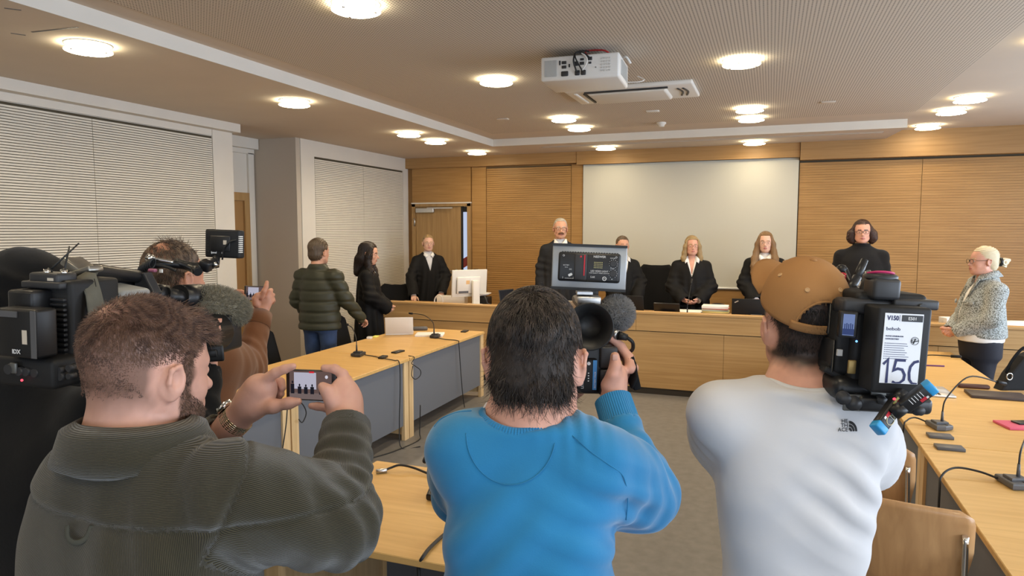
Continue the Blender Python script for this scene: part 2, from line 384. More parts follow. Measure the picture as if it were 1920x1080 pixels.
def back_wall():
    m = MB(); y = YB
    m.b2((XL-.1, y+.02, 0), (XR+.2, y+.12, ZHI+.05)); struct('wall_back', m, mat('oak_backing', (.36, .20, .07), .6))
    # fascia along the top
    m = MB(); m.b2((XL, y-.10, 2.87), (-2.70, y+.02, ZLO+.02)); m.b2((-2.695, y-.11, 2.84), (.33, y+.02, ZLO+.02)); m.b2((.335, y-.14, 2.80), (XR, y+.02, ZHI)); struct('trim_11', m, woodf)
    # plain boards
    m = MB(); m.b2((-5.47, y-.02, 2.31), (-4.43, y+.02, 2.87)); struct('wall_back_over_door', m, woodp)
    m = MB(); m.b2((-4.41, y-.025, ZP), (-4.17, y+.02, 2.87)); struct('trim_12', m, woodp)
    m = MB(); m.mi = 1; m.b2((-4.165, y+.005, ZP), (XR, y+.015, 2.85)); m.mi = 0
    slats(m, 'y', y+.006, .024, -4.165, -2.80, ZP+.1, 2.84, .0325, .003); m.b2((-2.795, y-.018, ZP), (-2.62, y+.006, 2.86))
    m.b2((-2.615, y-.018, ZP), (.325, y+.006, 2.86))
    slats(m, 'y', y+.006, .024, .335, XR, ZP+.1, 2.80, .0325, .0018, (1.76,)); struct('wall_back_grooved', m, [woodp, gapdark])
    # door to the corridor
    m = MB(); x0, x1 = -5.46, -4.42
    m.b2((x0, y-.06, ZP), (x0+.06, y+.02, 2.31)); m.b2((x1-.06, y-.06, ZP), (x1, y+.02, 2.31)); m.b2((x0, y-.06, 2.26), (x1, y+.02, 2.31)); struct('trim_13', m, woodd)
    m = MB(); m.b2((x0-.005, y-.065, 2.305), (x1+.005, y+.0, 2.325)); struct('trim_14', m, plaster)
    d = struct('door_2', MB().b2((x0+.065, y-.035, ZP+.01), (-4.60, y+.0, 2.255)), woodd)
    m = MB(); m.cyl((-4.68, y-.04, 1.235), (-4.68, y-.09, 1.235), .013); m.tube([(-4.68, y-.09, 1.235), (-4.75, y-.092, 1.235), (-4.82, y-.09, 1.235)], .011); m.cyl((-4.68, y-.034, 1.235), (-4.68, y-.045, 1.235), .028); m.cyl((-4.67, y-.034, 1.15), (-4.67, y-.045, 1.15), .025); m.build('door_handle', steel, d)
    m = MB(); m.box((-5.22, y-.06, 2.20), (.32, .05, .07), bevel=.008); m.box((-4.95, y-.075, 2.235), (.45, .02, .02)); m.build('door_closer', alu, d)
    m = MB(); m.cyl((x0+.05, y-.06, 1.95), (x0+.05, y-.06, 2.08), .012); m.cyl((x0+.05, y-.06, .5), (x0+.05, y-.06, .63), .012); m.build('hinge', steel, d)
    m = MB(); m.b2((-4.595, y-.03, ZP), (-4.565, y+.01, 2.26)); m.b2((-4.49, y-.03, ZP), (-4.48, y+.01, 2.26)); struct('trim_15', m, black)
    wd = struct('window_1', MB().b2((-4.565, y-.014, ZP+.05), (-4.49, y-.004, 2.25)), emission('daylit_frosted_strip', (.66, .76, 1.0), .75))
    m = MB(); m.prism([(0, 0), (.09, .05), (.09, .20), (0, .15)], .003, Matrix.Translation((-4.572, y-.016, 1.28)) @ Euler((math.pi/2, 0, 0)).to_matrix().to_4x4()); m.build('red_strip', mat('red_film', (.25, .04, .035), .5), wd)
    m = MB(); m.b2((-4.565, y-.018, 2.17), (-4.49, y-.012, 2.25)); m.build('head_strip', black, wd)
    # pull-down screen
    s = thing('projection_screen', 'large blank white projection screen hanging on the wood-panelled back wall', 'screen', (-1.15, y-.03, 1.07))
    MB().b2((-2.61, y-.04, 1.085), (.325, y-.034, 2.855)).build('fabric', mat('screen_cloth', (.60, .58, .50), .8, spec=.1), s)
    MB().cyl((-2.61, y-.04, 1.08), (.325, y-.04, 1.08), .016).build('bottom_bar', mat('screen_bar', (.82, .81, .76), .4), s)
    MB().b2((-2.61, y-.10, 2.84), (.325, y-.03, 2.885), .004).build('case', woodf, s)
    k = MB(); k.box((-4.335, y-.04, 1.225), (.085, .03, .10), bevel=.008); tag(k.build('wall_control', black, loc=(-4.335, y-.02, 1.225)), 'small black control box on the wood post beside the rear door', 'switch')
back_wall()
def other_walls():
    m = MB()
    zs0, zs1 = .95, 2.6; ys = [YF-.2] + [v for wv in WINS for v in wv] + [YB+.1]
    m.b2((XR, YF-.2, 0), (XR+.2, YB+.1, zs0)); m.b2((XR, YF-.2, zs1), (XR+.2, YB+.1, ZHI+.05))
    for i in range(0, len(ys), 2): m.b2((XR, ys[i], zs0), (XR+.2, ys[i+1], zs1))
    struct('wall_right', m, plaster)
    m = MB(); xs = [XL-.1] + [v for wv in BACKWINS for v in wv] + [XR+.2]
    m.b2((XL-.1, YF-.2, 0), (XR+.2, YF, zs0)); m.b2((XL-.1, YF-.2, zs1), (XR+.2, YF, ZHI+.05))
    for i in range(0, len(xs), 2): m.b2((xs[i], YF-.2, zs0), (xs[i+1], YF, zs1))
    struct('wall_front', m, plaster)
    n = 2
    for i, (y0, y1) in enumerate(WINS):
        f = MB(); x = XR+.06
        for a, b in (((y0, zs0), (y1, zs0+.05)), ((y0, zs1-.05), (y1, zs1)), ((y0, zs0), (y0+.05, zs1)), ((y1-.05, zs0), (y1, zs1)), (((y0+y1)/2-.03, zs0), ((y0+y1)/2+.03, zs1))):
            f.b2((x, a[0], a[1]), (x+.05, b[0], b[1]))
        struct('window_%d' % n, f, whitep); n += 1
    for x0, x1 in BACKWINS:
        f = MB(); y = YF-.11
        for a, b in (((x0, zs0), (x1, zs0+.05)), ((x0, zs1-.05), (x1, zs1)), ((x0, zs0), (x0+.05, zs1)), ((x1-.05, zs0), (x1, zs1)), (((x0+x1)/2-.03, zs0), ((x0+x1)/2+.03, zs1))):
            f.b2((a[0], y, a[1]), (b[0], y+.05, b[1]))
        struct('window_%d' % n, f, whitep); n += 1
other_walls()

# ================================================================== ceiling lamps
glow = emission('lamp_glass_glow', (1.0, .88, .60), DISC_E)
lampring = mat('lamp_ring', (.62, .62, .58), .25, .6)
def lamp(label, group):
    t = thing('ceiling_lamp', label, 'lamp', (0, 0, 0), 0, group)
    m = MB(); m.lathe([(.115, .0), (.115, -.006), (.135, -.006), (.137, 0)], n=40); lpart(t, 'trim_ring', m, lampring)
    for k in range(3):
        m = MB(); a = 2*math.pi*k/3+.4; c, s = .105*math.cos(a), .105*math.sin(a); m.lathe([(0, 0), (.0035, 0), (.0035, -.045), (.009, -.046), (.009, -.052), (0, -.052)], Matrix.Translation((c, s, 0)), 10); lpart(t, 'standoff', m, chrome)
    m = MB(); m.lathe([(0, -.034), (.125, -.034), (.134, -.038), (.134, -.042), (.125, -.046), (0, -.046)], n=40); lpart(t, 'glass_disc', m, glow)
    l = bpy.data.lights.new('lamp_light', 'AREA'); l.shape = 'DISK'; l.size = .24; l.energy = LAMP_W; l.color = WARM; l.spread = math.radians(165)
    o = bpy.data.objects.new('lamp_light', l); col.objects.link(o); o.parent = t; o.location = (0, 0, -.055)
    return t
LAMPS = [((-4.0, 3.18, ZLO), 'nearest downlight on the low left soffit, above the near grooved wall panel'),
         ((-4.0, 5.16, ZLO), 'round downlight on the low left soffit in front of the side door niche'),
         ((-4.02, 7.27, ZLO), 'first of three closely spaced downlights at the far end of the left soffit'),
         ((-4.03, 7.98, ZLO), 'middle of three closely spaced downlights at the far end of the left soffit'),
         ((-4.03, 9.31, ZLO), 'last downlight of the left soffit, close to the wood wall above the rear door'),
         ((-2.17, 3.35, ZHI), 'downlight cut off by the top edge of the photo, on the raised perforated ceiling'),
         ((-2.15, 5.37, ZHI), 'downlight on the raised ceiling just left of the projector'),
         ((-2.17, 7.42, ZHI), 'front one of a pair of downlights left of the ceiling air unit'),
         ((-2.19, 8.15, ZHI), 'rear one of a pair of downlights left of the ceiling air unit'),
         ((-2.15, 9.40, ZLO), 'downlight under the back soffit above the left edge of the screen'),
         ((-.235, 5.40, ZHI), 'large bright downlight right of the projector'),
         ((-.235, 7.50, ZHI), 'front one of two overlapping downlights above the right side of the screen'),
         ((-.235, 8.14, ZHI), 'rear one of two overlapping downlights above the right side of the screen'),
         ((-.23, 9.52, ZLO), 'downlight under the back soffit above the right side of the screen'),
         ((1.70, 5.50, ZHI), 'downlight at the right photo edge of which only the glow on the ceiling shows'),
         ((1.71, 7.64, ZHI), 'first of three downlights on the smooth right ceiling strip'),
         ((1.71, 8.36, ZHI), 'middle of three downlights on the smooth right ceiling strip'),
         ((1.71, 9.50, ZHI), 'last of three downlights on the smooth right ceiling strip, close to the wood wall')]
LAMPS += [((x_, y_, z_), 'downlight above the press people, outside the photo') for y_ in (1.25, -.75) for x_, z_ in ((-4.0, ZLO), (-2.16, ZHI), (-.235, ZHI), (1.70, ZHI))]
_l0 = None
for p, lb in LAMPS:
    if _l0 is None: _l0 = t = lamp(lb, 'round glass ceiling downlights')
    else: t = copy_tree(_l0); t['label'] = lb
    t.location = p
    if p[1] < 2:
        for c in t.children:
            if c.type == 'LIGHT': c.data = c.data.copy(); c.data.energy *= .45
    if p[1] > 9:
        for c in t.children:
            if c.type == 'LIGHT': c.data = c.data.copy(); c.data.energy *= .25 if p[0] < 1 else .12
# ================================================================== things on the ceiling
def ceiling_things():
    # projector: the port side faces the room
    a, b, c = at(1017, 160, D=4.62), at(1122, 141, D=4.62), at(1172, 157, D=5.1)
    R = Euler((0, 0, math.radians(1))).to_matrix()
    t = thing('projector', 'white video projector hanging from the perforated ceiling, its cable ports facing the room', 'projector', (-1.265, 4.86, 2.99), math.radians(3))
    W, Dp, Hh = .545, .42, .165
    m = MB(); m.box((0, 0, 0), (W, Dp, Hh), bevel=.016, seg=3); lpart(t, 'body', m, whitep)
    m = MB(); m.box((-.20, -Dp/2-.001, 0), (.085, .006, .11), bevel=.004)
    for i in range(11): m.box((-.24+i*.008, -Dp/2-.005, 0), (.003, .003, .108))
    lpart(t, 'vent_grille', m, greyp and mat('grille_grey', (.52, .52, .50), .5))
    m = MB()
    for x, z, sx, sz in ((-.105, .035, .032, .02), (-.105, .005, .032, .02), (-.02, .022, .03, .03), (.02, .022, .03, .02), (.02, .048, .025, .014), (.075, .05, .028, .022), (.075, .022, .018, .014), (-.135, .035, .01, .03), (-.068, .012, .01, .022), (.115, -.01, .006, .006)):
        m.box((x, -Dp/2-.002, z), (sx, .008, sz), bevel=.002)
    for x in (-.10, -.012, .03): m.box((x, -Dp/2-.003, -.04), (.05 if x < -.05 else .034, .01, .034), bevel=.006)
    lpart(t, 'port', m, dgrey)
    m = MB()
    for i in range(4):
        for j in range(5): m.cyl((.155+i*.018, -Dp/2-.001, -.035+j*.02), (.155+i*.018, -Dp/2-.004, -.035+j*.02), .006, n=8)
    lpart(t, 'button', m, mat('pale_button', (.60, .59, .56), .5))
    m = MB(); m.box((W/2+.001, .0, 0), (.006, .26, .10), bevel=.003)
    for i in range(16): m.box((W/2+.005, -.12+i*.016, 0), (.003, .005, .10))
    lpart(t, 'side_vent', m, MATS['grille_grey'])
    m = MB(); m.cyl((0, .02, Hh/2), (0, .02, ZHI-2.99), .03); m.box((0, .02, Hh/2+.012), (.22, .22, .02), bevel=.005); lpart(t, 'ceiling_mount', m, whitep)
    m = MB(); m.cyl((.10, Dp/2-.01, .0), (.10, Dp/2+.04, 0), .055); lpart(t, 'lens', m, dgrey)
    y = -Dp/2-.02
    m = MB(); m.tube([(-.012, y, -.04), (-.03, y-.02, .03), (-.02, y-.01, .085), (.01, y, .09), (.04, y, .08), (.075, y, .05)], .006); m.tube([(.03, y, -.04), (-.02, y-.02, .06), (.0, y+.01, .10), (.05, y+.1, .12)], .005); lpart(t, 'black_cable', m, blackr)
    m = MB(); m.tube([(.025, y, -.03), (.06, y-.012, .02), (.05, y-.005, .06), (.02, y, .085)], .005); lpart(t, 'grey_cable', m, whitep)
    m = MB(); m.tube([(.03, -.12, .13), (.03, -.13, .10), (.10, -.14, .09), (.17, -.1, .09)], .006); m.tube([(.03, -.11, .13), (.10, -.12, .125), (.16, -.13, .115), (.20, -.12, .09)], .006); lpart(t, 'red_cable', m, mat('red_rubber', (.42, .03, .03), .5))
    m = MB(); m.tube([(W/2, .14, -.05), (W/2+.09, .15, -.05), (W/2+.12, .18, -.03), (W/2+.07, .20, .0)], .004); m.tube([(W/2-.03, .05, .09), (W/2+.01, .02, .10), (W/2+.04, .05, .06)], .008); lpart(t, 'side_cable', m, whitep)
    # air unit
    t = thing('ceiling_air_unit', 'flat white ceiling air conditioner with slotted right end behind the projector', 'air conditioner', (*at(1197, 175, Z=ZHI-.03)[:2], ZHI))
    x0, x1, y0, y1 = -.57, .47, -.30, .30
    m = MB(); m.box((-.05, 0, -.02), (1.10, .62, .04), bevel=.015, seg=3); lpart(t, 'housing', m, whitep)
    m = MB(); m.box((-.07, .0, -.05), (.66, .44, .03), bevel=.012, seg=3, taper=(1.05, 1.05)); lpart(t, 'front_flap', m, plaster)
    m = MB(); m.box((-.07, -.245, -.042), (.72, .03, .02)); m.box((-.44, 0, -.042), (.02, .42, .02)); lpart(t, 'air_slot', m, dgrey)
    m = MB()
    for i in (0, 1): m.tube([(.36+i*.045, -.16, -.042), (.385+i*.045, 0, -.042), (.36+i*.045, .16, -.042)], .010, flat=.6)
    lpart(t, 'outlet_slot', m, dgrey)
    m = MB(); m.box((-.52, 0, -.042), (.03, .44, .012), bevel=.004); lpart(t, 'side_strip', m, mat('bright_plastic', (.85, .84, .80), .4))
    # small fittings
    for px, kind, lb in (((1240, 229), 'd', 'small white domed detector on the raised ceiling near the back soffit'), ((1224, 207), 'p', 'small oblong white cover plate on the ceiling behind the air unit'),
                         ((1553, 190), 'p', 'small oblong plate on the ceiling right of the pair of downlights over the screen'), ((943, 222), 'p', 'faint oblong plate on the ceiling left of the air unit')):
        p = at(*px, Z=ZHI)
        m = MB()
        if kind == 'd': m.lathe([(.055, 0), (.055, -.02), (.04, -.03), (.035, -.05), (0, -.055)], Matrix.Translation(V(p)), 24); m.box((p[0], p[1], p[2]-.03), (.015, .09, .01))
        else: m.box((p[0], p[1], p[2]-.008), (.13, .07, .016), bevel=.006, seg=2)
        tag(m.build('smoke_detector' if kind == 'd' else 'cover_plate', offw if kind == 'd' or px[0] == 1224 else ceilm, loc=p), lb, 'detector' if kind == 'd' else 'plate')
ceiling_things()
# ================================================================== the judges' bench
def bench():
    t = thing('judges_bench', 'long beech judges bench across the room under the projection screen', 'bench', (-.8, 7.85, 0))
    x0, x1, y = -4.85, 3.3, 7.85
    m = MB(); m.b2((x0, y-.012, .925), (x1, y+.10, .955), .004); m.build('parapet_cap', woodb, t)
    m = MB(); m.b2((x0, y+.05, .855), (x1, y+.77, .885), .004); m.build('worktop', woodb, t)
    m = MB(); m.b2((x0, y, .735), (-1.42, y+.03, .925)); m.b2((-1.417, y, .735), (x1, y+.03, .925)); m.build('upper_panel', woodb, t)
    m = MB(); 
    for a, b in ((x0, -2.9), (-2.897, -.45), (-.447, 1.6), (1.603, x1)): m.b2((a, y+.012, .075), (b, y+.03, .725))
    m.build('lower_panel', woodb, t)
    m = MB(); m.b2((x0, y+.03, .0), (x1, y+.05, .85)); m.build('core', mat('bench_core', (.05, .04, .03), .8), t)
    for x in (x0+.015, x1-.015): MB().b2((x-.015, y+.03, 0), (x+.015, y+.74, .855)).build('end_panel', woodb, t)
bench()
# ================================================================== tables
def table(loc, rotz, L, Dp, label, group, topm):
    """local: x along the long side (L), front (modesty board) at y=0, back at y=Dp"""
    t = thing('table', label, 'table', loc, rotz, group)
    m = MB(); m.b2((0, 0, .712), (L, Dp, .74), .003); lpart(t, 'tabletop', m, topm)
    for x in (.0, L-.075):
        m = MB(); m.b2((x, .012, 0), (x+.075, .05, .712), .002); lpart(t, 'leg', m, woodl)
        m = MB(); m.b2((x+.02, .05, .05), (x+.05, Dp-.05, .712)); lpart(t, 'end_panel', m, woodl)
        m = MB(); m.b2((x, Dp-.06, 0), (x+.075, Dp-.02, .712), .002); lpart(t, 'leg', m, woodl)
    m = MB(); m.b2((.075, .028, .135), (L-.075, .045, .705)); lpart(t, 'modesty_board', m, modesty)
    return t
GL, GR = 'beech tables in the row before the left wall', 'beech tables in the row on the right side'
q = math.pi/2
tabs = []
for y0, y1, lb in ((5.40, 7.12, 'beech table carrying the silver laptop and papers, far end of the left row'), (3.77, 5.385, 'middle table of the left row, with one gooseneck microphone near its far end'), (2.14, 3.755, 'near table of the left row, mostly hidden by the man in green corduroy')):
    table((-3.0, y0, 0), q, y1-y0, .97, lb, GL, woodt)
for y0, y1, lb in ((5.775, 7.42, 'far table of the right row, where the woman in the tweed jacket stands'), (4.16, 5.765, 'middle table of the right row, with the pink folder on it'), (2.50, 4.15, 'near table of the right row, next to the plywood chairs')):
    table((.78, y1, 0), -q, y1-y0, .84, lb, GR, woodt)
table((-.66, 2.04+.85, 0), math.pi, 1.14, .85, 'beech table standing alone in front of the man in the blue sweater', None, woodtx)

# ================================================================== chairs
def plychair(label, loc, rotz):
    t = thing('plywood_chair', label, 'chair', loc, rotz, 'plywood chairs along the right table row')
    # back shell: curved plywood, local -y is the back
    def shell(z0, z1, w0, w1, y0, bulge, lean, th, r=.05, rows=14, cols=16):
        g = []
        for i in range(rows+1):
            v = i/rows; z = z0+(z1-z0)*v
            wv = w0+(w1-w0)*min(1, v*1.8)
            e = max(0, (z-(z1-r)))/r; wv -= r*(1-math.sqrt(max(0, 1-min(1, e)**2)))
            e0 = max(0, ((z0+r)-z))/r; wv -= r*.8*(1-math.sqrt(max(0, 1-min(1, e0)**2)))
            g.append([(wv*(2*j/cols-1), y0+lean*v+bulge*(2*j/cols-1)**2, z) for j in range(cols+1)])
        m = MB(); m.sheet(g, thick=th); return m
    lpart(t, 'backrest', shell(.52, .888, (.165), .20, -.20, .03, -.07, .012), [ply])
    g = []
    for i in range(13):
        v = i/12; y = -.20+.44*v; z = .445+.02*math.cos(v*3.1)-(.05*max(0, v-.8)/.2 if v > .8 else 0)
        wv = .205-.03*abs(v-.4)
        g.append([(wv*(2*j/12-1), y, z+.012*(2*j/12-1)**2) for j in range(13)])
    m = MB(); m.sheet(g, thick=.012); lpart(t, 'seat', m, ply)
    for s in (-1, 1):
        m = MB(); m.tube([(s*.19, .19, .43), (s*.2, .21, .2), (s*.21, .22, .01)], .011); lpart(t, 'leg', m, chrome)
        m = MB(); m.tube([(s*.17, -.245, .80), (s*.175, -.22, .55), (s*.185, -.19, .42), (s*.2, -.22, .2), (s*.21, -.26, .01)], .011); lpart(t, 'leg', m, chrome)
    m = MB(); m.tube([(-.19, .19, .43), (-.19, -.19, .42)], .01); m.tube([(.19, .19, .43), (.19, -.19, .42)], .01); m.tube([(-.19, 0, .425), (.19, 0, .425)], .01); lpart(t, 'seat_frame', m, chrome)
    return t
def blackchair(label, loc, rotz, z0=.0, high=False, kind='visitor', group='black upholstered chairs'):
    t = thing('black_chair', label, 'chair', loc, rotz, group)
    h = 1.22 if high else .90; w0 = .23 if not high else .24
    g = []
    for i in range(15):
        v = i/14; z = .52+(h-.52)*v; wv = w0*(1-.05*v); e = max(0, z-(h-.06))/.06
        wv -= .06*(1-math.sqrt(max(0, 1-min(1, e)**2))); g.append([(wv*(2*j/10-1), -.22-.09*v+.04*(2*j/10-1)**2, z) for j in range(11)])
    m = MB(); m.sheet(g, thick=-.045); lpart(t, 'backrest', m, blackf)
    m = MB(); m.box((0, 0, .46), (.46, .46, .07), bevel=.03, seg=3); lpart(t, 'seat', m, blackf)
    if high:
        m = MB(); m.cyl((0, 0, .1), (0, 0, .44), .03)
        for k in range(5):
            a = 2*math.pi*k/5+.3; m.tube([(0, 0, .11), (.15*math.cos(a), .15*math.sin(a), .10), (.29*math.cos(a), .29*math.sin(a), .05)], .018)
        lpart(t, 'star_base', m, black)
        m = MB()
        for k in range(5):
            a = 2*math.pi*k/5+.3; m.ball((.29*math.cos(a), .29*math.sin(a), .027), (.027, .027, .027), 10)
        lpart(t, 'castor', m, black)
        m = MB(); m.tube([(0, -.16, .42), (0, -.30, .46), (0, -.285, .65)], .022); lpart(t, 'back_bracket', m, black)
        for s in (-1, 1):
            m = MB(); m.tube([(s*.2, .0, .44), (s*.29, 0, .46), (s*.29, -.02, .66)], .014); m.box((s*.29, .0, .67), (.07, .25, .03), bevel=.012); lpart(t, 'armrest', m, black)
    else:
        for s in (-1, 1):
            m = MB(); m.tube([(s*.21, -.26, .62), (s*.215, -.2, .45), (s*.22, -.24, .01)], .012); lpart(t, 'leg', m, chrome)
            m = MB(); m.tube([(s*.215, .18, .45), (s*.22, .2, .2), (s*.22, .22, .01)], .012); lpart(t, 'leg', m, chrome)
            m = MB(); m.tube([(s*.215, -.22, .45), (s*.215, .18, .45)], .012); lpart(t, 'seat_frame', m, chrome)
    return t
plychair('plywood chair with rounded back, partly behind the white t-shirt, second from the camera', (.53, 3.80, 0), -.30)
plychair('plywood chair nearest the camera at the right table row', (.555, 3.04, 0), -.18)
blackchair('black chair pushed to the left table row in front of the grey wall', (-4.28, 5.38, 0), -q+.3)
blackchair('black chair between the person in jeans and the woman in the robe', (-4.30, 6.54, 0), -q+.1)
blackchair('low black chair against the cream wall behind the left end of the bench', (-5.15, 8.75, ZP), math.pi/2+1.9)
blackchair('tall black swivel chair right of the robed woman behind the light panel', (-1.50, 9.52, ZP), math.pi, high=True)
blackchair('tall black swivel chair behind the long-haired robed woman', (.0, 9.56, ZP), math.pi, high=True)
def armchair_stub():
    p = at(1345, 572, Y=9.1)
    t = blackchair('black swivel chair of which only the curved armrest shows behind the folder stack', (p[0], 9.35, ZP-.03), math.pi, high=False)
    m = MB(); m.tube([(-.12, .30, .76), (-.05, .30, .79), (.05, .30, .79), (.12, .30, .76)], .016, flat=.6); m.tube([(0, .30, .78), (0, .27, .70), (0, .2, .46)], .014); lpart(t, 'armrest', m, black)
# ================================================================== implicit modelling: smooth unions turned into one continuous surface
I3 = np.eye(3)
class Fr:
    """local frame: columns of R are the local axes in the world"""
    def __init__(s, o=(0, 0, 0), R=I3, sc=1.0): s.o = np.array(o, float); s.R = np.array(R, float); s.sc = sc
    def p(s, q): return s.o + s.sc*(s.R @ np.array(q, float))
    def v(s, q): return s.R @ np.array(q, float)
    def sub(s, o, R=I3, sc=1.0): return Fr(s.p(o), s.R @ R, s.sc*sc)
    def inv(s, P): return ((P - s.o) @ s.R)/s.sc
def rotx(a): c, s = math.cos(a), math.sin(a); return np.array([[1, 0, 0], [0, c, -s], [0, s, c]])
def roty(a): c, s = math.cos(a), math.sin(a); return np.array([[c, 0, s], [0, 1, 0], [-s, 0, c]])
def rotz(a): c, s = math.cos(a), math.sin(a); return np.array([[c, -s, 0], [s, c, 0], [0, 0, 1]])
def face_dir(d): return rotz(math.atan2(-d[0], d[1]))
def nrm(v): v = np.array(v, float); return v/max(1e-9, np.linalg.norm(v))
class SDF:
    def __init__(s, h): s.h = h; s.ops = []; s.f = Fr()
    def _add(s, fn, lo, hi, k, mode): s.ops.append((fn, np.array(lo, float), np.array(hi, float), k, mode)); return s
    # --- primitives (in the current frame s.f)
    def cone(s, a, b, ra, rb=None, k=.012, mode='u'):
        rb = ra if rb is None else rb; a, b = s.f.p(a), s.f.p(b); ra, rb = ra*s.f.sc, rb*s.f.sc; k = k*s.f.sc
        ba = b-a; L2 = max(1e-12, ba@ba)
        def fn(X, Y, Z):
            x, y, z = X-a[0], Y-a[1], Z-a[2]
            t = np.clip((x*ba[0]+y*ba[1]+z*ba[2])/L2, 0, 1)
            return np.sqrt((x-t*ba[0])**2+(y-t*ba[1])**2+(z-t*ba[2])**2)-(ra+(rb-ra)*t)
        m = max(ra, rb); return s._add(fn, np.minimum(a, b)-m, np.maximum(a, b)+m, k, mode)
    def chain(s, pts, rs, k=.012, mode='u'):
        for i in range(len(pts)-1): s.cone(pts[i], pts[i+1], rs[i], rs[i+1], k, mode)
        return s
    def ell(s, c, r, R=I3, k=.015, mode='u'):
        c = s.f.p(c); r = np.array((r, r, r) if isinstance(r, (int, float)) else r, float)*s.f.sc; Q = s.f.R @ np.array(R); k = k*s.f.sc
        def fn(X, Y, Z):
            x, y, z = X-c[0], Y-c[1], Z-c[2]
            u = (x*Q[0, 0]+y*Q[1, 0]+z*Q[2, 0])/r[0]; v = (x*Q[0, 1]+y*Q[1, 1]+z*Q[2, 1])/r[1]; w = (x*Q[0, 2]+y*Q[1, 2]+z*Q[2, 2])/r[2]
            k0 = np.sqrt(u*u+v*v+w*w)+1e-6; k1 = np.sqrt((u/r[0])**2+(v/r[1])**2+(w/r[2])**2)+1e-6
            return k0*(k0-1)/k1
        e = np.sqrt(((Q*r)**2).sum(1)); return s._add(fn, c-e, c+e, k, mode)
    def box(s, c, half, rad=.004, R=I3, k=.006, mode='u'):
        c = s.f.p(c); hh = np.array(half, float)*s.f.sc; rad = rad*s.f.sc; Q = s.f.R @ np.array(R); k = k*s.f.sc
        def fn(X, Y, Z):
            x, y, z = X-c[0], Y-c[1], Z-c[2]
            q = [np.abs(x*Q[0, i]+y*Q[1, i]+z*Q[2, i])-hh[i]+rad for i in range(3)]
            return np.sqrt(sum(np.maximum(t, 0)**2 for t in q))+np.minimum(np.maximum(np.maximum(q[0], q[1]), q[2]), 0)-rad
        e = (np.abs(Q)*hh).sum(1); return s._add(fn, c-e, c+e, k, mode)
    def loft(s, secs, R=I3, o=(0, 0, 0), k=.02, mode='u', cap=.03, p=2.0):
        """sections (z, cx, cy, a, b) along the local z axis, elliptical"""
        o = s.f.p(o); Q = s.f.R @ np.array(R); sc = s.f.sc; A = np.array(sorted(secs), float)*sc; k = k*sc; cap = cap*sc
        # smooth the profile by cubic resampling
        zz = np.linspace(A[0, 0], A[-1, 0], 64); prof = [zz]
        for j in range(1, 5):
            y = np.interp(zz, A[:, 0], A[:, j]); kk = np.ones(7)/7; y2 = np.convolve(np.pad(y, 3, mode='edge'), kk, 'valid'); prof.append(y2)
        z0, z1 = A[0, 0], A[-1, 0]
        def fn(X, Y, Z):
            x, y, z = X-o[0], Y-o[1], Z-o[2]
            lx = x*Q[0, 0]+y*Q[1, 0]+z*Q[2, 0]; ly = x*Q[0, 1]+y*Q[1, 1]+z*Q[2, 1]; lz = x*Q[0, 2]+y*Q[1, 2]+z*Q[2, 2]
            idx = np.clip((lz-z0)/(z1-z0)*63, 0, 62.999); i = idx.astype(np.int32); f = idx-i
            g = lambda P: P[i]*(1-f)+P[i+1]*f
            a, b = g(prof[3]), g(prof[4]); u = np.abs(lx-g(prof[1]))/a; v = np.abs(ly-g(prof[2]))/b
            if p == 2.0: k0 = np.sqrt(u*u+v*v)+1e-6
            else: k0 = (u**p+v**p+1e-9)**(1/p)
            k1 = np.sqrt((u/a)**2+(v/b)**2)+1e-6
            d = np.where(k0 < .2, -np.minimum(a, b)*.8, (k0-1)*np.minimum(np.maximum(k0/k1, np.minimum(a, b)*.5), np.maximum(a, b)))
            e = np.maximum(z0-lz, lz-z1)+cap
            return np.where((d+cap > 0) & (e > 0), np.sqrt(np.maximum(d+cap, 0)**2+np.maximum(e, 0)**2)-cap, np.maximum(d, e-cap))
        m = max(A[:, 3].max(), A[:, 4].max())+max(np.abs(A[:, 1]).max(), np.abs(A[:, 2]).max())
        P = [o+Q@np.array((sx*m, sy*m, z)) for sx in (-1, 1) for sy in (-1, 1) for z in (z0, z1)]
        return s._add(fn, np.min(P, 0), np.max(P, 0), k, mode)
    def planes(s, pl, lo, hi, k=.004, mode='s'):
        """convex region: list of (point, outward normal) in the current frame"""
        L = [(s.f.p(q), nrm(s.f.v(n))) for q, n in pl]
        def fn(X, Y, Z):
            d = None
            for q, n in L:
                e = (X-q[0])*n[0]+(Y-q[1])*n[1]+(Z-q[2])*n[2]; d = e if d is None else np.maximum(d, e)
            return d
        C = [s.f.p((x, y, z)) for x in (lo[0], hi[0]) for y in (lo[1], hi[1]) for z in (lo[2], hi[2])]
        return s._add(fn, np.min(C, 0), np.max(C, 0), k*s.f.sc, mode)
    def fnop(s, fn, lo, hi, k=.004, mode='s'): return s._add(fn, lo, hi, k, mode)
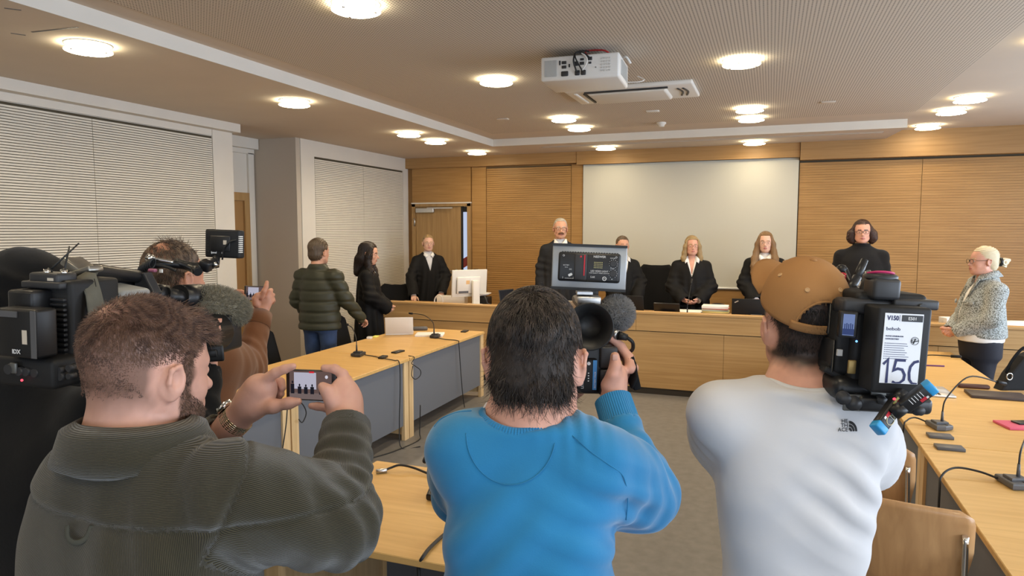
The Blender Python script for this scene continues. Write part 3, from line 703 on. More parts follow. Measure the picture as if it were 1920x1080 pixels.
    # --- polygonise (surface nets)
    def mesh(s, smooth=1):
        h = s.h
        pos = [(a, b) for _, a, b, _, m in s.ops if m == 'u']
        lo = np.min([a for a, _ in pos], 0)-3*h-.01; hi = np.max([b for _, b in pos], 0)+3*h+.01
        n = np.ceil((hi-lo)/h).astype(int)+1
        d = np.full(n, 1e3, np.float32)
        for fn, a, b, k, mode in s.ops:
            pad = k+2*h
            i0 = np.maximum(np.floor((a-pad-lo)/h).astype(int), 0); i1 = np.minimum(np.ceil((b+pad-lo)/h).astype(int)+1, n)
            if (i1 <= i0).any(): continue
            sl = tuple(slice(p, q) for p, q in zip(i0, i1))
            X = (lo[0]+h*np.arange(i0[0], i1[0], dtype=np.float32))[:, None, None].astype(np.float32)
            Y = (lo[1]+h*np.arange(i0[1], i1[1], dtype=np.float32))[None, :, None].astype(np.float32)
            Z = (lo[2]+h*np.arange(i0[2], i1[2], dtype=np.float32))[None, None, :].astype(np.float32)
            e = np.broadcast_to(fn(X, Y, Z), d[sl].shape).astype(np.float32); c = d[sl]
            if mode == 'u':
                if k > 0: t = np.maximum(k-np.abs(c-e), 0); d[sl] = np.minimum(c, e)-t*t*(.25/k)
                else: d[sl] = np.minimum(c, e)
            elif mode == 's':
                e = -e
                if k > 0: t = np.maximum(k-np.abs(c-e), 0); d[sl] = np.maximum(c, e)+t*t*(.25/k)
                else: d[sl] = np.maximum(c, e)
            elif mode == 'i':
                full = np.maximum(d, 1e-3+h); full[sl] = np.maximum(c, e); d = full
        S = d < 0; cnt = np.zeros(n-1, np.uint8)
        for i in (0, 1):
            for j in (0, 1):
                for k in (0, 1): cnt += S[i:n[0]-1+i, j:n[1]-1+j, k:n[2]-1+k]
        act = (cnt > 0) & (cnt < 8); idx = np.argwhere(act); N = len(idx)
        ID = np.full(n-1, -1, np.int32); ID[act] = np.arange(N)
        cv = np.stack([d[idx[:, 0]+i, idx[:, 1]+j, idx[:, 2]+k] for i in (0, 1) for j in (0, 1) for k in (0, 1)], 1)
        cc = np.array([(i, j, k) for i in (0, 1) for j in (0, 1) for k in (0, 1)], float)
        acc = np.zeros((N, 3)); w = np.zeros(N)
        for p in range(8):
            for q in range(p+1, 8):
                if np.abs(cc[p]-cc[q]).sum() != 1: continue
                a, b = cv[:, p], cv[:, q]; m = (a < 0) != (b < 0)
                t = np.where(m, a/np.where(m, a-b, 1), 0)
                acc += np.where(m[:, None], cc[p]+(cc[q]-cc[p])*t[:, None], 0); w += m
        P = lo+h*(idx+acc/np.maximum(w, 1)[:, None])
        Fs = []
        for ax in range(3):
            A = np.take(S, range(n[ax]-1), ax); B = np.take(S, range(1, n[ax]), ax)
            e = np.argwhere(A != B); u, v = (ax+1) % 3, (ax+2) % 3
            e = e[(e[:, u] > 0) & (e[:, v] > 0) & (e[:, u] < n[u]-1) & (e[:, v] < n[v]-1)]
            flip = S[tuple(e.T)]
            qd = []
            for du, dv in ((-1, -1), (0, -1), (0, 0), (-1, 0)):
                c = e.copy(); c[:, u] += du; c[:, v] += dv; qd.append(ID[tuple(c.T)])
            qd = np.stack(qd, 1); qd[~flip] = qd[~flip][:, ::-1]; Fs.append(qd)
        Q = np.concatenate(Fs); Q = Q[(Q >= 0).all(1)]
        for _ in range(smooth): P = lap(P, Q, .5)
        return P, Q
def lap(P, Q, f=.5):
    acc = np.zeros_like(P); w = np.zeros(len(P))
    for i in range(4):
        a, b = Q[:, i], Q[:, (i+1) % 4]
        for c in range(3): acc[:, c] += np.bincount(a, P[b, c], len(P))+np.bincount(b, P[a, c], len(P))
        w += np.bincount(a, minlength=len(P))+np.bincount(b, minlength=len(P))
    return P+f*(acc/np.maximum(w, 1)[:, None]-P)
def normals(P, Q):
    n = np.cross(P[Q[:, 2]]-P[Q[:, 0]], P[Q[:, 3]]-P[Q[:, 1]]); V_ = np.zeros_like(P)
    for i in range(4):
        for c in range(3): V_[:, c] += np.bincount(Q[:, i], n[:, c], len(P))
    return V_/np.maximum(np.linalg.norm(V_, axis=1), 1e-12)[:, None]
def wav(P, seed, scale, octs=3):
    """smooth noise in -1..1"""
    r = np.random.RandomState(seed); o = 0; a = 1.0
    for k in range(octs):
        for _ in range(3):
            d = r.normal(size=3); d /= np.linalg.norm(d); o = o+a*np.sin(P @ d*scale+r.rand()*6.3+1.3*np.sin(P @ r.normal(size=3)*scale*.5))
        scale *= 2.1; a *= .5
    return o/4.5
def fold(P, c, axis, wl, amp, rad, warp=1.0, seed=1):
    """a set of cloth creases around c, spaced wl along axis"""
    q = P-np.array(c); ax = nrm(axis)
    ph = 2*math.pi*(q @ ax)/wl+warp*wav(P, seed, 9, 2)*3
    s = np.sin(ph); s = np.sign(s)*np.abs(s)**.8
    return amp*s*np.exp(-(q*q).sum(1)/rad**2)
def put(name, PQ, mats, parent=None, base=None, matfn=None, disp=None, rib=None):
    """mesh object from points and quads (world space); base = world origin of the object"""
    P, Q = PQ; P = P.copy()
    if disp is not None: P = P+normals(P, Q)*disp(P)[:, None]
    me = bpy.data.meshes.new(name)
    o3 = np.zeros(3)
    if base is not None: o3 = np.array(base, float)
    me.vertices.add(len(P)); me.vertices.foreach_set('co', (P-o3).astype(np.float32).ravel())
    me.loops.add(len(Q)*4); me.loops.foreach_set('vertex_index', Q.astype(np.int32).ravel())
    me.polygons.add(len(Q)); me.polygons.foreach_set('loop_start', np.arange(0, len(Q)*4, 4, dtype=np.int32)); me.polygons.foreach_set('loop_total', np.full(len(Q), 4, np.int32))
    mats = mats if isinstance(mats, (list, tuple)) else [mats]
    for m in mats: me.materials.append(m)
    if matfn is not None: me.polygons.foreach_set('material_index', matfn(P[Q].mean(1)).astype(np.int32))
    me.polygons.foreach_set('use_smooth', np.ones(len(Q), bool))
    if rib is not None:
        a = me.attributes.new('rib', 'FLOAT', 'POINT'); a.data.foreach_set('value', rib(P).astype(np.float32))
    me.update(); me.validate()
    o = bpy.data.objects.new(name, me); col.objects.link(o); o.location = V(o3)
    if parent is not None: attach(o, parent)
    return o
def strands(name, roots, dirs, length, rad, m, parent, curl=0, droop=0, segs=5, seed=0, base=None, jit=.25, taper=.25, hug=None):
    """combed hairs, each a thin tapering three-sided tube; dirs point along the hair"""
    r = np.random.RandomState(seed); N = len(roots); L = np.asarray(length)*np.ones(N)
    d = dirs+r.normal(size=(N, 3))*jit; d /= np.linalg.norm(d, axis=1)[:, None]
    P = roots.copy(); pts = [P]
    cv = r.normal(size=(N, 3))*curl; lay = r.rand(N)**2*.075
    for i in range(segs):
        d = d+cv/segs; d[:, 2] -= droop/segs; d /= np.linalg.norm(d, axis=1)[:, None]
        if hug is not None:
            Tf, hc, hr = hug; q = Tf.inv(P)-hc; n = (q/np.array(hr)**2) @ Tf.R.T; n /= np.linalg.norm(n, axis=1)[:, None]; on = np.clip((q[:, 2]+.015)/.03, 0, 1)[:, None]
            d = d-n*np.maximum(0, (d*n).sum(1))[:, None]*on; d /= np.linalg.norm(d, axis=1)[:, None]
        P = P+d*(L/segs)[:, None]
        if hug is not None:
            q = Tf.inv(P)-hc; lv = np.linalg.norm(q/np.array(hr), axis=1); f_ = (np.clip(lv, 1.0, 1.0+lay*(i+1)/segs)/lv)[:, None]; P = np.where(on > .5, (Tf.o+Tf.sc*((q*f_+hc) @ Tf.R.T)), P)
        pts.append(P)
    pts = np.stack(pts, 1)
    t = pts[:, -1]-pts[:, 0]; t /= np.maximum(np.linalg.norm(t, axis=1), 1e-9)[:, None]
    x = np.cross(t, r.normal(size=(N, 3))); x /= np.linalg.norm(x, axis=1)[:, None]; y = np.cross(t, x)
    ring = []
    for k in range(3):
        a = 2*math.pi*k/3; ring.append(x*math.cos(a)+y*math.sin(a))
    ring = np.stack(ring, 1)                                    # N,3,3
    w = np.linspace(1, taper, segs+1)*rad
    Vt = pts[:, :, None, :]+ring[:, None, :, :]*w[None, :, None, None]   # N,S,3,3
    S = segs+1; Vt = Vt.reshape(-1, 3)
    b = (np.arange(N)*S*3)[:, None, None]+(np.arange(segs)*3)[None, :, None]
    k = np.arange(3)[None, None, :]
    Q = np.stack([b+k, b+(k+1) % 3, b+3+(k+1) % 3, b+3+k], -1).reshape(-1, 4)
    return put(name, (Vt, Q), m, parent, base)

# ------------------------------------------------------------------ anatomy
def skin(name, c, c2=None):
    m = mat(name, c, .48, spec=.35, noise=(35, .07), bump=(220, .12, .0012)); b = m.node_tree.nodes['Principled BSDF']
    b.inputs['Subsurface Weight'].default_value = .12; b.inputs['Subsurface Radius'].default_value = (.012, .004, .002); b.inputs['Subsurface Scale'].default_value = .6
    return m
SK = skin('skin', (.62, .335, .23)); SKP = skin('pinkish_skin', (.65, .345, .255)); SKT = skin('tanned_skin', (.55, .265, .17)); SKL = skin('light_skin', (.68, .41, .31))
LIP = mat('lips', (.42, .15, .13), .4); EYEW = mat('eye_white', (.62, .58, .54), .2); IRIS = mat('iris', (.05, .035, .025), .15)
NAIL = mat('finger_nail', (.62, .36, .28), .3)
def tinted_skin(name, c, tint):
    """skin whose cropped hair (stored per vertex) tints it"""
    m = skin(name, c); nt = m.node_tree; b = nt.nodes['Principled BSDF']; src = b.inputs['Base Color'].links[0].from_socket
    a = nt.nodes.new('ShaderNodeAttribute'); a.attribute_name = 'rib'; mx = nt.nodes.new('ShaderNodeMix'); mx.data_type = 'RGBA'
    nt.links.new(a.outputs['Fac'], mx.inputs['Factor']); nt.links.new(src, mx.inputs['A']); mx.inputs['B'].default_value = (*tint, 1); nt.links.new(mx.outputs['Result'], b.inputs['Base Color']); return m
def head(g, T, ears=True, es=1.0, jaw=1.0, nose=1.0, wide=1.0, neck=.053, necklen=.2, chin=1.0):
    """head about T: origin between the ears at eye height, +y the face, +z up"""
    g.f = T; w = wide
    g.ell((0, -.018, .036), (.077*w, .098, .088), k=.0); g.ell((0, .022, .012), (.068*w, .07, .078), k=.03)
    g.ell((0, .034, -.045), (.058*w, .056, .07), k=.03); g.ell((0, .036, -.085), (.044*w*jaw, .044, .032), k=.03)
    for s in (-1, 1):
        g.cone((s*.052*w*jaw, .005, -.065), (s*.02, .064, -.10), .018, .015, k=.03)
        g.ell((s*.036*w, .058, -.035), (.022, .02, .022), k=.02)
        g.cone((s*.010, .083, .017), (s*.045, .070, .015), .009, .008, k=.014)
    g.cone((0, .07, -.104), (0, .074, -.103), .015*chin, k=.02)
    for s in (-1, 1): g.ell((s*.031, .098, -.004), (.016, .016, .011), k=.016, mode='s')
    g.chain([(0, .084, .006), (0, .095, -.015), (0, .108*nose, -.036)], [.008, .0085, .0115], k=.012)
    for s in (-1, 1): g.ell((s*.0125, .095, -.041), (.008, .011, .0075), k=.007)
    g.ell((0, .082, -.066), (.026, .02, .018), k=.02)
    g.chain([(-.022, .088, -.069), (0, .099, -.0655), (.022, .088, -.069)], [.003, .006, .003], k=.005)
    g.chain([(-.02, .088, -.072), (0, .097, -.0765), (.02, .088, -.072)], [.003, .0068, .003], k=.005)
    for s in (-1, 1): g.ell((s*.031, .0775, -.004), (.0145, .0125, .0115), k=.004)       # lids
    if ears:
        for s in (-1, 1):
            R = rotz(s*-.42) @ rotx(-.12)
            g.ell((s*.083*w, -.012, -.014), (.0065, .021*es, .034*es), R, k=.008)
            e_ = lambda x, y, z: (s*x*w, -.012+(y+.012)*es, -.014+(z+.014)*es); g.chain([e_(.080, .006, -.03), e_(.088, -.006, .018), e_(.092, -.026, .012), e_(.090, -.028, -.012), e_(.082, -.014, -.042)], [.0035, .004, .0045, .004, .0055], k=.004)
            g.ell((s*.0935*w, -.010, -.008), (.0075, .012*es, .019*es), R, k=.003, mode='s')
    g.chain([(0, -.028, -.03), (0, -.035, -.12), (0, -.03-.0, -.12-necklen*.5)], [neck+.004, neck, neck+.008], k=.03)
def face_mats(T, lips=True, brows=True):
    def fn(C):
        q = T.inv(C); m = np.zeros(len(C), int); x = np.abs(q[:, 0])
        if brows: m[(q[:, 1] < .13) & (np.abs(x-.032) < .018) & (np.abs(q[:, 2]-.0195+.10*np.maximum(0, x-.035)) < .0042) & (q[:, 1] > .06)] = 2
        if lips: m[(q[:, 1] < .115) & (x < .023) & (np.abs(q[:, 2]+.0705) < .0105*(1-(x/.026)**2)) & (q[:, 1] > .083)] = 1
        return m
    return fn
def eyes(parent, T, lid=0):
    for s in (-1, 1):
        m = MB(); c = T.p((s*.031, .0788, -.004)); M_ = Matrix(T.R.tolist())
        m.ball(c, [v*T.sc for v in (.0125, .0125, .0068)], 14, M_); m.mi = 1
        m.ball(T.p((s*.031, .0872, -.0045)), [v*T.sc for v in (.0056, .0045, .0056)], 12, M_)
        m.build('eye', [EYEW, IRIS], parent)
def glasses(parent, T, c, shape='r', w=.024, h=.017, rim=.0016):
    m = MB(); y = .106; lo = []
    for s in (-1, 1):
        pts = []
        for i in range(16):
            a = 2*math.pi*i/16; ca, sa = math.cos(a), math.sin(a); e = .55 if shape == 'r' else 1.0
            px = s*.033+w*np.sign(ca)*abs(ca)**e; pz = -.006+h*np.sign(sa)*abs(sa)**e
            pts.append(T.p((px, y-.22*abs(px)**1.5, pz)))
        m.tube(pts, rim*T.sc, 6, 2, closed=True)
        m.tube([T.p((s*(.033+w), y-.024, .002)), T.p((s*.078, .05, .004)), T.p((s*.084, -.01, .006)), T.p((s*.084, -.025, -.008))], rim*T.sc, 6, 3)
    m.tube([T.p((-.010, y-.002, -.002)), T.p((0, y+.002, .002)), T.p((.010, y-.002, -.002))], rim*T.sc, 6, 3)
    return m.build('glasses', c, parent)
def hand(g, W, f, n, side, curl=.5, s=1.0, spread=.12, thumb=.5):
    """wrist W (world), finger direction f, palm normal n (out of the palm), side +1/-1 puts the thumb; writes into g (world frame)"""
    g.f = Fr(); f = nrm(f); n = nrm(np.array(n)-f*(np.array(n)@f)); t = np.cross(f, n)*side
    P = lambda a, b, c: np.array(W)+s*(f*a+t*b+n*c)
    R = np.stack([t, f, n], 1)
    g.ell(P(.045, .0, 0), [v*s for v in (.040, .05, .0145)], R, k=.012*s); g.cone(P(-.02, 0, 0), P(.02, 0, 0), .026*s, .025*s, k=.02*s)
    g.box(P(.062, -.002, 0), [v*s for v in (.037, .026, .0115)], .011*s, R, k=.012*s)
    for i, (b, L, r) in enumerate(((.030, .072, .0092), (.009, .080, .0094), (-.013, .074, .0088), (-.032, .058, .0078))):
        d = f+t*(b/.03)*spread*.5; d = nrm(d); p = P(.082-abs(i-1)*.004, b, 0); a = 0; pts = [p]
        for j, fr in enumerate((.45, .30, .25)):
            a += curl*(.9 if j == 0 else 1.1); pts.append(pts[-1]+s*L*fr*(d*math.cos(a)+n*math.sin(a)))
        g.chain(pts, [r*s, r*.97*s, r*.9*s, r*.78*s], k=.004*s)
    d0 = nrm(f*.55+t*.75+n*.35*thumb); d1 = nrm(f*.85+t*.3+n*.6*thumb)
    p0 = P(.018, .022, .006); p1 = p0+s*.042*d0; p2 = p1+s*.034*d1; p3 = p2+s*.026*nrm(d1+n*.3*thumb)
    g.chain([p0, p1, p2, p3], [.0155*s, .0118*s, .0105*s, .0085*s], k=.01*s)
# ================================================================== the people by the bench and behind the tables
ROBE = mat('black_robe_cloth', (.0075, .0072, .0075), .75, spec=.2, bump=(160, .15, .001))
VELVET = mat('black_velvet_facing', (.008, .008, .008), .9, spec=.05)
SHIRT = mat('white_cotton', (.80, .79, .77), .8, spec=.15, bump=(250, .1, .0006))
TROU = mat('black_trousers', (.012, .012, .015), .8, spec=.15)
SHOE = mat('black_leather', (.015, .014, .013), .35)
def hairmat(name, c, d, freq=260, rough=.42, bump=.0012):
    m = stripes(name, c, d, freq, .2, .8, rough, bump, noise=.035, sheen=0); m.node_tree.nodes['Principled BSDF'].inputs['Specular IOR Level'].default_value = .45; return m
def wedge(g, apex, top, w, front=-.02):
    """carve a V neckline out of the front"""
    ax, az = 0, apex; n = nrm((top-apex, 0, -w))
    g.planes([((0, 0, apex), (n[0], 0, n[2])), ((0, 0, apex), (-n[0], 0, n[2])), ((0, front, 0), (0, -1, 0)), ((0, 0, top+.06), (0, 0, 1))], (-w*1.4, front, apex), (w*1.4, .3, top+.06), k=.006)
def legs(g, r=1.0, feet=True):
    for s in (-1, 1):
        g.chain([(s*.088, 0, .86), (s*.098, .012, .47), (s*.10, -.01, .09)], [.085*r, .06*r, .04*r], k=.03)
        if feet: g.chain([(s*.10, -.02, .05), (s*.115, .13, .03)], [.042, .035], k=.02)
def person(label, pos, H, d, arms, hd=(0, 0), hs=1.0, sk=SK, jaw=1.0, wide=1.0, h=.006, gaze=None, floor=0.0, tw=1.0, lips=LIP, brow=None, neck=.050, nose=1.0):
    B = Fr((pos[0], pos[1], floor), face_dir(d), H/1.70)
    T = B.sub((0, .018, 1.565), rotz(hd[0]) @ rotx(hd[1]), hs*1.0)
    g = SDF(h)
    head(g, T, jaw=jaw, wide=wide, neck=neck, nose=nose)
    g.f = B
    g.loft([(.84, 0, 0, .16*tw, .11*tw), (1.0, 0, 0, .145*tw, .105*tw), (1.15, 0, .005, .135*tw, .10*tw), (1.28, 0, .005, .14*tw, .095*tw), (1.36, 0, -.005, .095, .07), (1.42, 0, -.008, .06, .055)], k=.03)
    legs(g)
    out = []
    for s, A in zip((-1, 1), arms):
        sh = (s*.165*tw, -.005, 1.295); el, wr, hf, hn, hc = A
        g.f = B; g.chain([sh, el, wr], [.040, .038, .026], k=.02)
        hand(g, B.p(wr), B.v(hf), B.v(hn), s*(-1 if A[-1] is None else 1)*1.0, curl=.5 if hc is None else hc, s=.96*B.sc)
    root = put('person', g.mesh(1), [sk, lips, brow or IRIS], None, (pos[0], pos[1], floor), face_mats(T, brows=brow is not None))
    tag(root, label, 'person')
    eyes(root, T)
    return root, B, T
def side_of(arm_side, f, n):
    return 1
def robe(root, B, arms, wz=1.13, ww=.078, tw=1.0, seed=1, name='robe', m=None, hem=.14, cuff=True, bell=1.0, front=True, h=.0075):
    g = SDF(h*B.sc); g.f = B
    g.loft([(hem, 0, 0, .25*tw, .19*tw), (.5, 0, .005, .235*tw, .175*tw), (.9, 0, .008, .215*tw, .155*tw), (1.12, 0, .01, .20*tw, .145*tw), (1.28, 0, .005, .19*tw, .125*tw), (1.35, 0, -.003, .16*tw, .10), (1.40, 0, -.008, .085, .072), (1.428, 0, -.008, .066, .064)], k=.0, cap=.01)
    for s, A in zip((-1, 1), arms):
        el, wr = np.array(A[0]), np.array(A[1])
        sh = np.array((s*.172*tw, -.005, 1.302))
        g.cone((s*.07, -.006, 1.368), sh, .042, .062, k=.04)
        g.chain([sh, el, wr], [.068, .078*bell, .082*bell], k=.03)
        fd = nrm(wr-el)
        g.cone(wr-fd*.03, wr+fd*.12, .068*bell, .074*bell, k=.008, mode='s')
        g.planes([(wr+fd*.012, -fd)], wr-.13, wr+.13, k=.004) if False else None
    if front: wedge(g, wz, 1.43, ww)
    def disp(P):
        q = B.inv(P); a = np.arctan2(q[:, 0], q[:, 1])
        low = np.clip((1.30-q[:, 2])/.6, 0, 1)
        d = .010*low*np.sin(a*13+2.5*np.sin(q[:, 2]*3+seed)+seed)
        for s, A in zip((-1, 1), arms):
            d += fold(q, A[0], (0, .3, 1), .075, .007, .14, .8, seed)
        return (d+.003*wav(q, seed, 12))*B.sc
    return put(name, g.mesh(2), m or ROBE, root, None, disp=disp)
def shirt(root, B, apex=1.24, w=.05, closed=False, m=None, collar=True, cm=None, lift=0, tw=1.0):
    g = SDF(.006*B.sc); g.f = B
    g.loft([(1.0, 0, .004, .15*tw, .12*tw), (1.12, 0, .008, .17*tw, .128*tw), (1.26, 0, .005, .17*tw, .112*tw), (1.35, 0, -.003, .135, .088), (1.40, 0, -.008, .075, .068), (1.44, 0, -.008, .060, .060)], k=0, cap=.008)
    if not closed: wedge(g, apex, 1.44, w)
    o = put('shirt', g.mesh(1), m or SHIRT, root)
    if collar:
        for s in (-1, 1):
            c = MB()
            A = [(s*.012, .088, 1.375), (s*.055, .055, 1.415+lift), (s*.068, -.01, 1.43+lift), (s*.083, -.008, 1.40), (s*.082, .06, 1.372), (s*.052, .098, 1.335)] if closed else \
                [(s*.045, .07, 1.36), (s*.056, .045, 1.42+lift), (s*.066, -.02, 1.435+lift), (s*.088, -.012, 1.402), (s*.100, .045, 1.378), (s*.085, .098, 1.335)]
            n = len(A)//2
            top = [B.p(a) for a in A[:3]]; bot = [B.p(a) for a in A[3:][::-1]]
            g_ = [[top[i]*(1-v)+bot[i]*v+B.v((s*.006*math.sin(v*3.14), .008*math.sin(v*3.14), .004)) for i in range(3)] for v in (0, .33, .66, 1)]
            c.sheet(g_, thick=.004*B.sc); c.build('collar', cm or SHIRT, o)
    return o
def cuffs(root, B, arms, which=(0, 1), m=None):
    for i in which:
        el, wr = np.array(arms[i][0]), np.array(arms[i][1]); fd = nrm(wr-el)
        c = MB(); c.cyl(B.p(wr-fd*.03), B.p(wr+fd*.022), .040*B.sc, .042*B.sc, 18); c.build('shirt_cuff', m or SHIRT, root)
def hair_obj(root, T, fn, m, h=.006, seed=0, amp=.004, ribax=None, name='hair', smooth=1, freq=70):
    g = SDF(h); g.f = T; fn(g)
    rib = ribax or (lambda q: q[:, 0]+.35*q[:, 1])
    def disp(P):
        q = T.inv(P); return T.sc*(amp*np.sin(rib(q)*2*math.pi*freq+2*wav(q, seed, 14, 2))+amp*.8*wav(q, seed+3, 40, 2))
    return put(name, g.mesh(smooth), m, root, None, disp=disp, rib=lambda P: rib(T.inv(P)))
def facecut(g, w=.058, z0=-.16, z1=.072, y=.02, curve=.05):
    """opens the hair over the face"""
    g.ell((0, .105, (z0+z1)/2-.01), (w*1.08, .075, (z1-z0)/2), k=.012, mode='s')
    g.planes([((0, y+.03, 0), (0, -1, 0)), ((w, 0, 0), (1, 0, .0)), ((-w, 0, 0), (-1, 0, .0)), ((0, 0, z1), (0, 0, 1)), ((0, 0, z0-.2), (0, 0, -1))], (-w, y, z0-.2), (w, .2, z1), k=.014)
def look_from(p, off=0.0):
    d = nrm((-p[0], -p[1], 0)); return rotz(off) @ d
CLASP = [((-.235, .03, 1.08), (-.07, .20, .965), (.75, .5, -.55), (.35, -.3, .9), .55), ((.235, .03, 1.08), (.075, .205, .96), (-.75, .5, -.55), (-.35, -.3, .9), .6)]
DESK = [((-.25, .04, 1.08), (-.185, .27, .945), (.1, .9, -.25), (0, -.2, -1), .25), ((.25, .04, 1.08), (.185, .27, .945), (-.1, .9, -.25), (0, -.2, -1), .25)]
SIDE = [((-.235, -.01, 1.09), (-.24, .05, .86), (0, .15, -1), (1, 0, 0), .35), ((.235, -.01, 1.09), (.24, .05, .86), (0, .15, -1), (-1, 0, 0), .35)]

def defendant():
    pos = at(598, 520, Y=6.02); d = nrm(RT*.35+FH*.9)
    arms = [((-.27, .0, 1.08), (-.22, .14, .88), (.2, .5, -.7), (1, 0, 0), .4), ((.27, .05, 1.10), (.33, .22, .90), (.1, .75, -.5), (-.2, -.5, -.8), .7)]
    root, B, T = person('person in a dark green padded jacket and jeans, back turned, hand on a chair', pos, 1.80, d, arms, hd=(-.1, -.05), brow=None)
    g = SDF(.009); g.f = B
    g.loft([(.80, 0, 0, .225, .175), (1.0, 0, 0, .215, .165), (1.2, 0, 0, .215, .155), (1.32, 0, -.005, .19, .13), (1.39, 0, -.01, .11, .10), (1.45, 0, -.012, .085, .085)], k=0, cap=.02)
    for s, A in zip((-1, 1), arms):
        sh = (s*.19, -.005, 1.32); g.cone((s*.09, -.01, 1.36), sh, .055, .08, k=.04); g.chain([sh, A[0], np.array(A[1])], [.085, .075, .058], k=.03)
    J = mat('dark_green_padded_nylon', (.034, .036, .022), .5, spec=.35, bump=(40, .2, .004))
    def disp(P):
        q = B.inv(P); return -.011*np.exp(-((np.mod(q[:, 2]+.02, .105)-.05)/.016)**2)+.004*wav(q, 5, 22)
    put('padded_jacket', g.mesh(2), J, root, disp=disp)
    g = SDF(.008); g.f = B; legs(g, 1.12, feet=False); g.loft([(.78, 0, 0, .17, .12), (.9, 0, 0, .175, .125), (1.0, 0, 0, .16, .11)], k=.04)
    put('jeans', g.mesh(2), mat('blue_denim', (.045, .075, .16), .85, noise=(8, .3), bump=(300, .2, .001)), root, disp=lambda P: .004*wav(P, 3, 30))
    g = SDF(.008); g.f = B
    for s in (-1, 1): g.chain([(s*.10, -.03, .045), (s*.118, .15, .035)], [.05, .043], k=.02)
    put('shoes', g.mesh(1), SHOE, root)
    def hf(g):
        g.ell((0, -.022, .04), (.087, .108, .096), k=0); g.ell((0, -.06, -.03), (.075, .06, .07), k=.02); facecut(g, .06, -.16, .06, .03)
        for s in (-1, 1): g.ell((s*.085, .0, -.02), (.02, .026, .034), k=.01, mode='s')
    hair_obj(root, T, hf, hairmat('brown_hair', (.12, .085, .055), (.05, .034, .022)), seed=3)
defendant()

def lawyer_dark():
    pos = at(690, 520, Y=7.18); d = nrm(RT*1.0+FH*.12)
    arms = [((-.235, .03, 1.08), (-.06, .20, .93), (.6, .6, -.6), (.5, -.3, .7), .55), ((.235, .04, 1.08), (.07, .21, .925), (-.6, .6, -.6), (-.5, -.3, .7), .6)]
    root, B, T = person('woman in profile with long dark wavy hair and black robe behind the silver laptop', pos, 1.74, d, arms, hd=(-.12, -.16), lips=LIP, brow=hairmat('dark_brown_hair', (.030, .016, .011), (.010, .006, .005)), nose=1.08)
    robe(root, B, arms, 1.20, .07, seed=2); shirt(root, B, 1.22, .055, collar=False)
    def hf(g):
        g.ell((0, -.024, .042), (.090, .112, .098), k=0); g.ell((0, -.05, -.06), (.088, .085, .14), k=.03)
        for s in (-1, 1):
            g.chain([(s*.07, .03, .06), (s*.088, .02, -.02), (s*.09, .03, -.12), (s*.10, .06, -.20), (s*.09, .085, -.26), (s*.085, .09, -.31)], [.025, .030, .036, .042, .038, .02], k=.03)
        g.chain([(0, -.09, -.1), (0, -.10, -.24)], [.07, .05], k=.05); facecut(g, .062, -.15, .078, .0)
    hair_obj(root, T, hf, MATS['dark_brown_hair'], seed=11, amp=.005, ribax=lambda q: q[:, 1]+.3*q[:, 0]+.02*np.sin(q[:, 2]*32))
    m = MB(); c = [T.p((.060*math.cos(a), -.015+.062*math.sin(a), -.175-.035*math.sin(a))) for a in np.linspace(0, 2*math.pi, 16, endpoint=False)]; m.tube(c, .0035, 6, 2, closed=True); m.build('necklace', mat('dark_beads', (.05, .03, .03), .3), root)
lawyer_dark()

def clerk_blonde():
    pos = at(803, 520, Y=9.16); d = look_from(pos, .22)
    arms = [((-.27, .03, 1.07), (-.16, .19, .82), (.1, .6, -.8), (0, -.5, -.8), .3), ((.29, .10, 1.06), (.30, .34, .80), (.15, .9, -.35), (0, -.3, -1), .25)]
    root, B, T = person('blonde woman with hair tied back in a black robe before the rear door', pos, 1.655, d, arms, hd=(-.05, 0), floor=ZP, sk=SKL, brow=hairmat('blonde_tied_hair', (.40, .27, .13), (.24, .15, .065)))
    robe(root, B, arms, 1.13, .075, seed=4, tw=1.05); shirt(root, B, closed=True, m=mat('grey_white_blouse', (.60, .60, .63), .7)); cuffs(root, B, arms, (0, 1))
    def hf(g):
        g.ell((0, -.02, .040), (.083, .104, .093), k=0); g.ell((0, -.05, -.02), (.074, .07, .08), k=.02); facecut(g, .06, -.2, .068, .02)
        for s in (-1, 1): g.ell((s*.083, -.0, -.02), (.02, .025, .034), k=.01, mode='s')
        g.ell((0, -.13, -.0), (.035, .03, .035), k=.01)
    hair_obj(root, T, hf, MATS['blonde_tied_hair'], seed=5, amp=.002)
    glasses(root, T, mat('thin_metal_rim', (.30, .26, .22), .3, .8), 'r', .024, .017, .001)
clerk_blonde()

